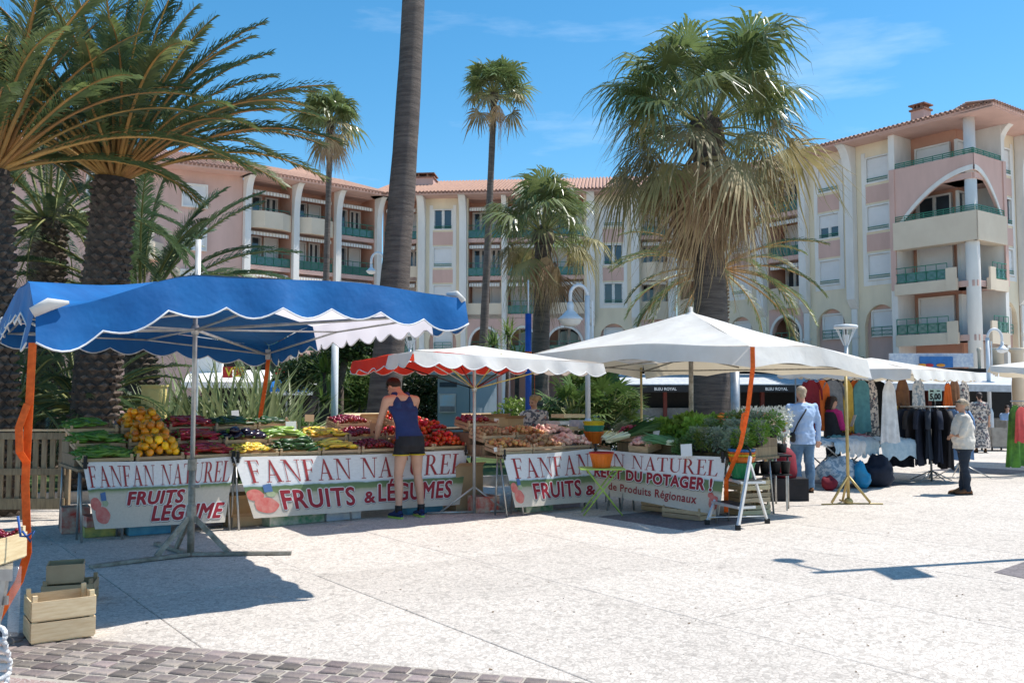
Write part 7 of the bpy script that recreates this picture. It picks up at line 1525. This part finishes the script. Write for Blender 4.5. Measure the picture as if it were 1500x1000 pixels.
# folding table with heaps of folded clothes
ta, tb_ = P(1203, 655, 15.9), P(1336, 655, 16.9); d = Vector((tb_.x-ta.x, 1.0, 0)).normalized(); nn = Vector((-d.y, d.x, 0)); Lt = math.hypot(tb_.x-ta.x, 1.0); tz2 = .76
TB = lambda a, o, z: (ta.x + d.x*a + nn.x*o, 15.9 + d.y*a + nn.y*o, z)
t = thing('folding_table', 'folding table with crossed metal legs covered in folded clothes', 'table', TB(0, 0, 0)); m = MB(TB); m.box(0, Lt, 0, .75, tz2-.02, tz2); part('table_top', m, M['whitec'], t)
for o in (.04, .70):
    for s in (0, 1): m = MB(); m.tube([TB(.15 + s*1.05, o, .0), TB(1.2 - s*1.05, o, tz2-.03)], .013, 6); part('leg', m, M['metal'], t, True)
for i, (a0, a1, o0, o1, mm, drop, h_, lb) in enumerate(((.25, .62, -.06, .7, 'palebl', .16, .05, 'pale blue shirt with a sleeve over the table edge'), (.05, .40, .02, .7, 'whitec', .05, .04, 'white folded clothes at the left of the table'), (.58, .98, -.08, .7, 'whitec', .22, .06, 'white garment draped over the front of the table'), (.90, 1.35, -.05, .7, 'palebl', .24, .09, 'heap of pale blue tops in the middle of the table'), (1.15, 1.50, .15, .7, 'mauve', .02, .12, 'mauve printed clothes at the back right of the table'), (1.38, Lt+.05, -.06, .7, 'palebl', .30, .06, 'pale blue lace-edged cloth over the right end of the table'), (.70, 1.1, .3, .75, 'tealc', .0, .10, 'dusty teal clothes at the back of the table'))):
    def f(u, v, a0=a0, a1=a1, o0=o0, o1=o1, i=i):
        a = a0 + (a1-a0)*u; e = .16; wob = .014*math.sin(u*19+i) + .012*math.sin(v*23+i*2) + .010*math.sin((u+v)*31)
        if v < e: return TB(a + .02*math.sin(v*30+u*9), o0 - .01 + .01*math.sin(u*25), tz2 + .012 - drop*(1 - v/e)*(1+.15*math.sin(u*14)))
        w_ = (v-e)/(1-e); return TB(a, o0 + (o1-o0)*w_, tz2 + .014 + h_*math.sin(math.pi*min(1, w_*1.1))**.5*(1-.3*abs(2*u-1)) + abs(wob))
    m = MB(); m.grid(f, 26, 30); single('folded_clothes', m, M[mm], lb, 'clothes', 'clothes heaped on the folding table', True, TB(a0, o0, tz2))
# lumpy bags under the table
def lump(name, label, c, r, mm, seed, cat='bag', group='bags under the clothes table'):
    m = MB(); rg = random.Random(seed); m.ball((c[0], c[1], c[2]+r[2]*.92), r, 22, 14); vs = []
    for x, y, z in m.v:
        k = 1 + .42 * noise.noise(Vector((x*4.5+seed, y*4.5, z*4.5))) + .16*noise.noise(Vector((x*14, y*14+seed, z*14))); vs.append((c[0]+(x-c[0])*k, c[1]+(y-c[1])*k, max(.003, c[2]+(z-c[2])*k)))
    m.v = vs; return single(name, m, mm, label, cat, group, True, (c[0], c[1], 0))
for i, (px, Y, rx, ry, rz_, mm, lb) in enumerate(((1224, 16.1, .30, .26, .27, 'patw', 'big blue and white patterned bag under the left of the clothes table'), (1243, 16.5, .28, .25, .25, 'patw', 'second patterned bag right behind the tripod pole'), (1262, 15.95, .15, .15, .20, 'bluebag', 'bright blue plastic bag under the clothes table'), (1284, 16.3, .30, .25, .26, 'denimd', 'dark bag under the right of the clothes table'), (1213, 15.6, .12, .10, .12, 'redbag', 'small dark red bag by the table leg'))): lump('bag', lb, (P(px, 640, Y).x, Y, 0), (rx, ry, rz_), M[mm], i)
# green and coral dresses at the right edge
for i, (px, Y, z, w_, L_, mm, fl, lb) in enumerate(((1487, 18.3, 1.45, .34, 1.25, 'greenc', 1.6, 'green dress hanging at the right edge of the photo'), (1496, 18.0, 1.42, .30, .72, 'coral', 1.1, 'coral red top hanging in front of the green dress'), (1505, 18.5, 1.45, .4, 1.2, 'greenc', 1.3, 'dark green dress cut by the right edge of the photo'))):
    q = P(px, 600, Y); garment(lb, (q.x, Y, z), w_, L_, M[mm], .4, fl, sleeves=False, seed=90+i)
x = P(1502, 600, 18.3).x; t = thing('clothes_rail', 'clothes rail at the right edge with green dresses', 'clothes rail', (x, 18.3, 0)); m = MB(); m.tube([(x-.35, 18.2, 1.5), (x+1.2, 18.6, 1.5)], .013, 8); part('rail', m, M['metal'], t, True)
for dx in (.6, 1.2): m = MB(); m.tube([(x+dx, 18.4, 0), (x+dx, 18.4, 1.5)], .014, 8); part('upright', m, M['metal'], t, True)
# ------------------------------------------------------------ people
def caps(m, a, b, r0, r1, n=12, sx=1.0):
    a = Vector(a); b = Vector(b); k = 4; pts = []; rs = []; d = (b - a); L_ = d.length; dn = d.normalized() if L_ > 1e-6 else Vector((0, 0, 1))
    for i in range(k): t = math.pi/2*i/k; pts.append(a - dn*r0*math.cos(t)); rs.append(max(.001, r0*math.sin(t)))
    pts += [a, a.lerp(b, .5), b]; rs += [r0, (r0+r1)/2, r1]
    for i in range(1, k+1): t = math.pi/2*(k-i)/k; pts.append(b + dn*r1*math.cos(t)); rs.append(max(.001, r1*math.sin(t)))
    m.tube(pts, rs, n, True, sx)
def rings(m, rs, n=20):
    "rs: (cx, cy, cz, rx, ry, tilt) closed loft"
    vs = []
    for cx, cy, cz, rx, ry, tl in rs:
        for k in range(n):
            a = 6.28318*k/n; x, y = rx*math.cos(a), ry*math.sin(a); vs.append((cx+x, cy+y*math.cos(tl), cz+y*math.sin(tl)))
    L_ = len(rs); m.add(vs, [(i*n+k, i*n+(k+1) % n, (i+1)*n+(k+1) % n, (i+1)*n+k) for i in range(L_-1) for k in range(n)] + [tuple(range(n-1, -1, -1)), tuple((L_-1)*n+k for k in range(n))])
def remesh(m, mt, name, parent, vox=.012, cuts=(), smooth=6, noise_=0.0):
    me0 = bpy.data.meshes.new('t'); me0.from_pydata(m.v, [], m.f); o = bpy.data.objects.new('t', me0); COL.objects.link(o)
    bmx = bmesh.new(); bmx.from_mesh(me0); bmesh.ops.recalc_face_normals(bmx, faces=bmx.faces); bmx.to_mesh(me0); bmx.free()
    r = o.modifiers.new('r', 'REMESH'); r.mode = 'VOXEL'; r.voxel_size = vox; r.use_smooth_shade = True
    s = o.modifiers.new('s', 'SMOOTH'); s.iterations = smooth; s.factor = .5
    me = bpy.data.meshes.new_from_object(o.evaluated_get(bpy.context.evaluated_depsgraph_get())); bpy.data.objects.remove(o); bpy.data.meshes.remove(me0)
    if cuts or noise_:
        b = bmesh.new(); b.from_mesh(me)
        for co, no in cuts: bmesh.ops.bisect_plane(b, geom=b.verts[:] + b.edges[:] + b.faces[:], plane_co=co, plane_no=no, clear_outer=True)
        if noise_:
            for v in b.verts: v.co += v.normal * noise_ * (noise.noise(v.co * 9) + .5 * noise.noise(v.co * 22 + Vector((3, 1, 2))))
        b.to_mesh(me); b.free()
    me.name = name; me.materials.clear(); me.materials.append(mt); me.polygons.foreach_set('use_smooth', [True]*len(me.polygons)); me.update()
    return link(name, me, parent)
def hand(m, w, d, side, curl=.5, sc_=1.0, up=(0, 0, 1)):
    "wrist w, direction d, side vector; palm and five fingers"
    w = Vector(w); d = Vector(d).normalized(); s = Vector(side); s = (s - d*s.dot(d)).normalized(); n = d.cross(s)
    for k in range(4): caps(m, w + s*(k-1.5)*.008*sc_, w + d*.080*sc_ + s*(k-1.5)*.020*sc_, .015*sc_, .013*sc_, 8)
    for k, l in enumerate((.068, .078, .072, .056)):
        p = w + d*.085*sc_ + s*(k-1.5)*.0215*sc_; a = curl; q1 = p + (d*math.cos(a*.5) + n*math.sin(a*.5))*l*.45*sc_; q2 = q1 + (d*math.cos(a*1.3) + n*math.sin(a*1.3))*l*.55*sc_
        caps(m, p, q1, .0095*sc_, .009*sc_, 7); caps(m, q1, q2, .009*sc_, .0075*sc_, 7)
    p = w + d*.025*sc_ - s*.028*sc_; q = p + (d*.65 - s*.75).normalized()*.035*sc_; caps(m, p, q, .012*sc_, .0105*sc_, 7); caps(m, q, q + (d*.9 - s*.2 + n*.3).normalized()*.032*sc_, .010*sc_, .008*sc_, 7)
def head(m, c, f, u, sc_=1.0):
    "skull, jaw, nose, ears; f = facing, u = up"
    c = Vector(c); f = Vector(f).normalized(); u = Vector(u).normalized(); r = f.cross(u).normalized(); u = r.cross(f)
    def W(a, b, d_): return c + r*a*sc_ + f*b*sc_ + u*d_*sc_
    def ell(cc, rr): 
        i0 = len(m.v); m.ball((0, 0, 0), rr, 16, 11); 
        for i in range(i0, len(m.v)): x, y, z = m.v[i]; m.v[i] = tuple(cc + r*x*sc_ + f*y*sc_ + u*z*sc_)
    ell(W(0, -.012, .03), (.073, .092, .085)); ell(W(0, .028, -.035), (.055, .060, .075)); ell(W(0, .062, -.082), (.026, .024, .022)); ell(W(0, .092, -.012), (.011, .016, .024)); ell(W(0, .100, -.028), (.014, .012, .010))
    ell(W(0, .078, -.052), (.022, .012, .006)); ell(W(0, .075, .022), (.045, .016, .010))
    for s in (-1, 1): ell(W(s*.076, -.008, -.005), (.008, .018, .028)); ell(W(s*.036, .066, -.03), (.02, .02, .02))
    return W, r, f, u
def face_bits(par, W, dark='ink'):
    for s in (-1, 1):
        m = MB(); c = W(s*.030, .081, .005); m.ball(c, .0085, 8, 6); part('eye', m, M['ink'], par, True, True)
    m = MB(); m.tube([W(-.020, .088, -.054), W(0, .093, -.053), W(.020, .088, -.054)], .0035, 5); part('mouth', m, M['crimson'], par, True, True)
    for s in (-1, 1): m = MB(); m.tube([W(s*.016, .088, .020), W(s*.032, .086, .025), W(s*.045, .076, .021)], .003, 5); part('eyebrow', m, M['hair_gr'], par, True, True)
def leg(m, h, k, a, r=(.088, .056, .036), toe=None, shoe=False):
    h, k, a = Vector(h), Vector(k), Vector(a); caps(m, h, h.lerp(k, .5), r[0], r[0]*.86); caps(m, h.lerp(k, .5), k, r[0]*.86, r[1]); calf = k.lerp(a, .32) + Vector((0, -.016, 0)); caps(m, k, calf, r[1]*.95, r[1]*1.03); caps(m, calf, a, r[1]*1.03, r[2])
def shoe(par, a, d, mm, m2, L_=.27):
    a = Vector(a); d = Vector(d).normalized(); s = Vector((-d.y, d.x, 0)); m = MB(); heel = a - d*.06; 
    rs = []
    for t, w_, h_ in ((-.075, .026, .05), (-.04, .036, .10), (.03, .040, .095), (.09, .046, .06), (.15, .044, .045), (.19, .026, .03)):
        rs.append((a + d*t, w_, h_))
    n = 12; vs = []
    for c, w_, h_ in rs:
        for k in range(n): an = 6.28318*k/n; vs.append(tuple(Vector((c.x, c.y, 0)) + s*w_*math.cos(an) + Vector((0, 0, .018 + h_*.5 + h_*.5*math.sin(an)))))
    m.add(vs, [(i*n+k, i*n+(k+1) % n, (i+1)*n+(k+1) % n, (i+1)*n+k) for i in range(len(rs)-1) for k in range(n)] + [tuple(range(n)), tuple((len(rs)-1)*n+k for k in range(n))])
    o = part('shoe', m, M[mm], par, True, True)
    m = MB(); pl = [(a + d*t + s*w_) for t, w_ in ((-.08, .022), (-.03, .036), (.09, .046), (.16, .044), (.20, .018))] + [(a + d*t - s*w_) for t, w_ in ((.20, .018), (.16, .044), (.09, .046), (-.03, .036), (-.08, .022))]
    m.slabpoly([(p.x, p.y) for p in pl], .001, .024); part('sole', m, M[m2], o, False, True)
GPp = 'people at the market'
# ---- the runner, seen from behind, leaning over the stall
rt = (G(578, 757) + G(614, 758)) / 2; t = thing('person', 'runner in a navy vest and dark shorts bending over the long stall, seen from behind', 'person', rt, GPp, .62)
hp = [Vector((-.09, -.06, .93)), Vector((.09, -.06, .93))]; kn = [Vector((-.125, .0, .52)), Vector((.14, -.01, .52))]; an = [Vector((-.14, -.05, .085)), Vector((.17, -.06, .085))]
body = MB(); 
for i in (0, 1): leg(body, hp[i], kn[i], an[i], (.092, .055, .036)); caps(body, an[i] + Vector((0, 0, -.03)), an[i] + Vector((0, .10, -.05)), .035, .028)
TR = [(0, -.07, .88, .165, .115, 0), (0, -.06, .98, .17, .12, .1), (0, .0, 1.10, .145, .105, .3), (0, .06, 1.22, .155, .105, .4), (0, .12, 1.34, .190, .11, .5), (0, .175, 1.44, .185, .095, .6), (0, .205, 1.50, .10, .07, .6)]
rings(body, TR)
sh = [Vector((-.205, .165, 1.43)), Vector((.205, .165, 1.43))]; el = [Vector((-.265, .235, 1.15)), Vector((.24, .33, 1.18))]; wr = [Vector((-.225, .40, .94)), Vector((.20, .56, 1.02))]
for i in (0, 1): caps(body, sh[i], sh[i].lerp(el[i], .45), .060, .050); caps(body, sh[i].lerp(el[i], .45), el[i], .050, .040); caps(body, el[i], el[i].lerp(wr[i], .3), .041, .043); caps(body, el[i].lerp(wr[i], .3), wr[i], .043, .027); caps(body, (0, .17, 1.46), sh[i], .065, .058)
hand(body, wr[0], wr[0]-el[0] + Vector((0, 0, -.12)), (1, 0, 0), .6, 1.05); hand(body, wr[1], wr[1]-el[1], (-1, 0, 0), .6, 1.05)
hc = Vector((-.03, .30, 1.585)); caps(body, (0, .19, 1.48), (-.02, .26, 1.56), .062, .056)
W, r_, f_, u_ = head(body, hc, (-.25, .80, -.55), (0, .50, .86), 1.02); bo = remesh(body, M['skin'], 'body', t, .0105)
hm = MB(); q0 = hc + u_*.045 - f_*.022; hm.ball(tuple(q0), (.083, .098, .088), 18, 12); remesh(hm, M['hair_dk'], 'hair', t, .012, [((hc - u_*.045 - f_*.03), -(u_*.8 - f_*.55)), (hc + f_*.06, f_)], 3, .006)
cp = MB(); cp.ball(tuple(hc + u_*.06 - f_*.005), (.088, .102, .085), 18, 12); remesh(cp, M['blackrub'], 'cap', t, .012, [((hc + u_*.055), -u_)], 3, 0)
m = MB(); m.slabpoly([tuple((hc + f_*.16 + r_*.0)[:2]), tuple((hc + f_*.09 + r_*.07)[:2]), tuple((hc + f_*.05)[:2]), tuple((hc + f_*.09 - r_*.07)[:2])], hc.z+.0, hc.z+.012); part('cap_peak', m, M['blackrub'], t, False, True)
face_bits(bo, W)
vs_ = MB(); K = 1.10; rings(vs_, [(0, -.065, .92, .185, .135, 0)] + [(x, y, z, rx*K, ry*1.13, tl) for x, y, z, rx, ry, tl in TR[1:5]] + [(0, .165, 1.42, .155, .115, .6), (0, .19, 1.475, .105, .092, .6), (0, .20, 1.51, .07, .07, .6)])
for s in (-1, 1): caps(vs_, (s*.085, .10, 1.38), (s*.085, .185, 1.50), .05, .045)
remesh(vs_, M['navy'], 'vest', t, .0115, [((0, .2, 1.525), Vector((0, .3, 1))), ((0, 0, .925), Vector((0, 0, -1)))], 5, .006)
sh_ = MB(); rings(sh_, [(0, -.07, .80, .14, .12, 0), (0, -.08, .88, .19, .14, 0), (0, -.065, .97, .185, .14, 0), (0, -.055, 1.02, .175, .13, 0)])
for i in (0, 1): caps(sh_, hp[i], hp[i].lerp(kn[i], .45) + Vector(((-1, 1)[i]*.008, 0, 0)), .104, .097)
so_ = remesh(sh_, M['blackfab'], 'shorts', t, .0115, [((0, 0, .765), Vector((0, 0, -1))), ((0, 0, 1.0), Vector((0, 0, 1)))], 5, .006)
for i in (0, 1):
    c = hp[i].lerp(kn[i], .40); m = MB(); m.tube([(c.x*1.02 + .103*math.cos(a*.314), c.y - .002 + .103*math.sin(a*.314), .768) for a in range(21)], .009, 6); part('hem', m, M['yellowfab'], so_, True, True)
    m = MB(); m.lathe([(.044, .075), (.046, .16)], (an[i].x, an[i].y+.005, 0), 12); part('sock', m, M['blackrub'], t, True, True); shoe(t, an[i] + Vector((0, .015, 0)), (-.1 if i == 0 else .15, 1, 0), 'navy', 'lime')
t.scale = (1.07, 1.07, 1.08)
# ---- generic clothed figure
def figure(label, pos, rz, H=1.75, skin='skin', top='ltblue', bottom='jeans', hair='hair_bl', arms=None, legs=None, build=1.0, vox=.0125, face=(0, 1, -.05), hairlen=0, sleeve='long', hem=.86, shoes=('brownc', 'blackrub'), waist=1.0, skirt=False, lean=0.0, sit=False, bust=0.0, belly=0.0, trw=1.0, shoulder=1.0):
    k = H / 1.75; t = thing('person', label, 'person', pos, GPp, rz); V = lambda x, y, z: Vector((x*k, y*k, z*k)); b = build; z0 = -.42 if sit else 0
    hp = [V(-.09, 0, .92+z0), V(.09, 0, .92+z0)]; legs = legs or ((-.11, .0, .50, -.12, -.02, .08), (.11, .0, .50, .12, -.02, .08)); kn = [V(*legs[i][:3]) for i in (0, 1)]; an = [V(*legs[i][3:]) for i in (0, 1)]
    arms = arms or ((-.25, .0, 1.12, -.25, .06, .86), (.25, .0, 1.12, .25, .06, .86)); L_ = lean
    TR = [(0, 0, (.86+z0)*k, .16*b*k, .115*b*k, 0), (0, .0, (.97+z0)*k, .172*b*k, (.125+belly*.7)*b*k, 0), (0, L_*.2+belly*.5, (1.08+z0)*k, .150*b*waist*k, (.11+belly)*b*k, 0), (0, L_*.5+bust*.3, (1.22+z0)*k, .160*b*k, (.112+bust)*b*k, 0), (0, L_*.9, (1.36+z0)*k, .172*b*k*shoulder, .112*b*k, .1), (0, L_, (1.44+z0)*k, .15*b*k*shoulder, .09*b*k, .1), (0, L_, (1.49+z0)*k, .085*k, .065*k, .1)]
    sh = [V(-.185*b**.5*shoulder, L_, 1.41+z0), V(.185*b**.5*shoulder, L_, 1.41+z0)]; el = [V(a[0], a[1], a[2]+z0) for a in arms]; wr = [V(a[3], a[4], a[5]+z0) for a in arms]
    def arm(m, i, e=0.0, upto=1.0):
        caps(m, V(0, L_, 1.43+z0), sh[i], (.05+e)*k, (.052+e)*k); caps(m, sh[i], el[i], (.052*b**.5+e)*k, (.040+e)*k)
        if upto > .5: caps(m, el[i], el[i].lerp(wr[i], upto), (.041+e)*k, (.028+e)*k)
    body = MB(); rings(body, TR)
    for i in (0, 1): leg(body, hp[i], kn[i], an[i], (.085*b*k, .055*k, .036*k)); arm(body, i); hand(body, wr[i], wr[i]-el[i], (1 if i == 0 else -1, .3, 0), .6, k)
    for i in (0, 1): caps(body, an[i] + Vector((0, 0, -.03)), an[i] + Vector((0, .11*k, -.05)), .034*k, .028*k)
    hc = V(0, L_+.025, 1.635+z0); caps(body, V(0, L_, 1.46+z0), hc - V(0, .01, .06), .056*k, .052*k); W, r, f, u = head(body, hc, face, (0, 0, 1), k)
    bo = remesh(body, M[skin], 'body', t, vox); face_bits(bo, W)
    # hair
    hm = MB(); i0 = 0; c = hc + u*.042*k - f*.022*k; hm.ball(tuple(c), (.089*k, .098*k, .084*k), 18, 12)
    if hairlen: 
        for s in (-.05, -.02, .02, .05): caps(hm, c - f*.05*k + r*s*k, c - f*.07*k + r*s*1.4*k - u*hairlen*k, .05*k, .035*k)
    else: caps(hm, c - f*.03*k, c - f*.045*k - u*.08*k, .072*k, .055*k)
    remesh(hm, M[hair], 'hair', t, .012, [(hc + f*.048*k - u*.0, (f - u*.42).normalized())], 3, .012)
    # top
    tp = MB(); rings(tp, [(x, y, max(z, hem*k+z0*k-.03), rx*1.12+.004, ry*1.16+.004, tl) for x, y, z, rx, ry, tl in TR])
    if hem < .86: rings(tp, [(0, 0, (hem-.04+z0)*k, .195*b*k, .15*b*k, 0), (0, 0, (.97+z0)*k, .188*b*k, (.14+belly*.7)*b*k, 0)])
    for i in (0, 1):
        arm(tp, i, .012 if sleeve == 'long' else .014, {'long': .93, 'short': 0, 'half': 0}[sleeve])
    remesh(tp, M[top], 'top', t, vox, [((0, 0, (hem+z0)*k), Vector((0, 0, -1))), ((0, L_*k, (1.495+z0)*k), Vector((0, 0, 1)))], 4, .017)
    # trousers / skirt
    bt = MB(); rings(bt, [(0, 0, (.80+z0)*k, .13*b*k, .12*b*k, 0), (0, 0, (.88+z0)*k, .175*b*k, .128*b*k, 0), (0, 0, (1.0+z0)*k, .17*b*k, .125*b*k, 0)])
    if skirt: rings(bt, [(0, -.02, .12*k, .27*k, .24*k, 0), (0, 0, .5*k, .23*k, .19*k, 0), (0, 0, .85*k, .18*b*k, .14*b*k, 0)])
    else:
        for i in (0, 1): leg(bt, hp[i], kn[i], an[i] + Vector((0, 0, -.02)), (.095*b*k*trw, .070*k*trw, .058*k*trw))
    remesh(bt, M[bottom], 'skirt' if skirt else 'trousers', t, vox, [((0, 0, .055 if not skirt else .14*k), Vector((0, 0, -1)))], 4, .014)
    for i in (0, 1): shoe(t, an[i], (-.12 if i == 0 else .12, 1, 0), *shoes)
    return t, W, V, k
# man in the light blue shirt, seen from behind
pb_ = (G(1167, 721) + G(1187, 721)) / 2
tm, W, V, k = figure('grey-haired man in a light blue shirt and jeans, seen from behind', pb_, .12, 1.76, hair='hair_gr', build=1.10, arms=((-.265, .02, 1.13, -.25, .15, .92), (.275, -.02, 1.12, .29, .04, .86)), hem=.80, trw=1.12, shoulder=1.1)
m = MB(); m.tube([V(.10, .04, 1.49), V(0, -.15, 1.36), V(-.14, -.15, 1.15), V(-.22, -.08, .93)], .013, 6); part('strap', m, M['blackrub'], tm, True, True)
m = MB(); m.box(-.30, -.12, -.15, -.07, .82, .98); bgm = single('shoulder_bag', MB().box(0, .001, 0, .001, 0, .001), M['blackrub'], 'x', 'bag') if False else None
q = pb_ + Vector((-.20, -.12, .84)); m = MB(); m.tube([q + Vector((0, 0, .0)), q + Vector((0, 0, .03)), q + Vector((0, 0, .13)), q + Vector((0, 0, .16))], [.05, .085, .08, .05], 12, sx=.5); single('shoulder_bag', m, M['blackrub'], 'small black shoulder bag at the hip of the man in the blue shirt', 'bag', smooth=True)
# dark-haired seller with magenta sleeve reading a paper
pv = Vector((P(1222, 600, 16.9).x, 17.0, 0))
tv, W, V, k = figure('dark-haired clothes seller in a black vest with magenta sleeves behind the clothes table', pv, -1.15, 1.60, skin='skin', top='pinkfab', bottom='darkjean', hair='hair_dk', hairlen=.20, arms=((-.22, .05, 1.12, -.08, .28, 1.08), (.22, .05, 1.12, .08, .28, 1.08)), face=(.1, 1, -.25), vox=.013)
m = MB(); rings(m, [(0, 0, .80*k, .205*k, .165*k, 0), (0, 0, 1.0*k, .20*k, .16*k, 0), (0, 0, 1.2*k, .19*k, .155*k, 0), (0, 0, 1.38*k, .19*k, .15*k, 0), (0, 0, 1.45*k, .14*k, .12*k, 0)]); remesh(m, M['blackfab'], 'vest', tv, .013, [((0, 0, .83*k), Vector((0, 0, -1))), ((0, 0, 1.43*k), Vector((0, 0, 1)))], 4, .006)
q = pv + Vector((.33, .02, 1.10)); m = MB(); m.add([(q.x, q.y-.12, q.z-.06), (q.x+.03, q.y+.10, q.z-.06), (q.x+.10, q.y+.08, q.z+.15), (q.x+.07, q.y-.14, q.z+.15), (q.x+.004, q.y-.12, q.z-.06), (q.x+.034, q.y+.10, q.z-.06), (q.x+.104, q.y+.08, q.z+.15), (q.x+.074, q.y-.14, q.z+.15)], [(0,1,2,3), (7,6,5,4), (0,4,5,1), (1,5,6,2), (2,6,7,3), (3,7,4,0)]); single('paper', m, M['paper'], 'white sheet of paper held by the dark-haired clothes seller', 'paper')
# woman in a pale blouse, in profile facing left
pw = (G(1407, 724) + G(1420, 724)) / 2
tw, W, V, k = figure('woman in a pale blouse and dark trousers with folded arms facing the rack', pw, 1.45, 1.55, skin='skin_tan', top='beigetop', bottom='darkjean', hair='hair_gr', build=1.16, arms=((-.23, .10, 1.10, .04, .20, 1.05), (.23, .10, 1.10, -.04, .21, 1.09)), hem=.84, sleeve='half', belly=.03, bust=.03, face=(.05, 1, -.12), shoes=('brownc', 'blackrub'), hairlen=.03, legs=((-.07, .02, .50, -.07, -.02, .08), (.07, -.02, .50, .07, .04, .08)))
m = MB(); m.tube([W(-.075, .02, .06), W(-.05, .075, .075), W(0, .09, .08), W(.05, .075, .075), W(.075, .02, .06)], .011, 6); part('sunglasses', m, M['blackrub'], tw, True, True)
# blond seller behind the potatoes
ps = Vector((P(783, 600, 14.6).x, 14.75, 0))
tz_, W, V, k = figure('blond stall seller in a pink patterned top standing behind the potato stall', ps, 2.75, 1.62, skin='skin_tan', top='floral', bottom='darkjean', hair='hair_bl', build=1.1, sleeve='half', arms=((-.25, .08, 1.14, -.18, .30, 1.06), (.25, .08, 1.14, .16, .30, 1.06)), face=(.35, 1, -.35), hairlen=.02, vox=.0125)
# far figures
pf = Vector((P(1437, 662, 26).x, 26, 0)); figure('woman in a long flowered dress walking away beyond the round rack', pf, -.3, 1.70, top='floral', bottom='floral', hair='hair_dk', skirt=True, sleeve='half', vox=.02)
ps2 = Vector((P(1480, 600, 30.6).x, 30.8, 0)); figure('man in a blue shirt sitting at a terrace table near the right edge', ps2, 2.9, 1.7, top='ltblue', bottom='darkjean', hair='hair_dk', sit=True, legs=((-.1, .42, .48, -.1, .42, .08), (.1, .42, .48, .1, .42, .08)), arms=((-.22, .15, 1.15, -.1, .33, 1.20), (.22, .15, 1.15, .1, .33, 1.20)), vox=.02)
t = thing('armchair', 'wicker armchair under the seated man', 'armchair', ps2, 'wicker armchairs of the terrace')
for n_, a in (('seat', (-.3, .3, -.3, .3, .25, .38)), ('backrest', (-.3, .3, .305, .36, .25, .85))): m = MB(); m.box(*a); part(n_, m, M['wicker'], t, False, True)
for sx in (-.27, .27):
    for sy in (-.27, .27): m = MB(); m.box(sx-.02, sx+.02, sy-.02, sy+.02, 0, .25); part('leg', m, M['blackrub'], t, False, True)
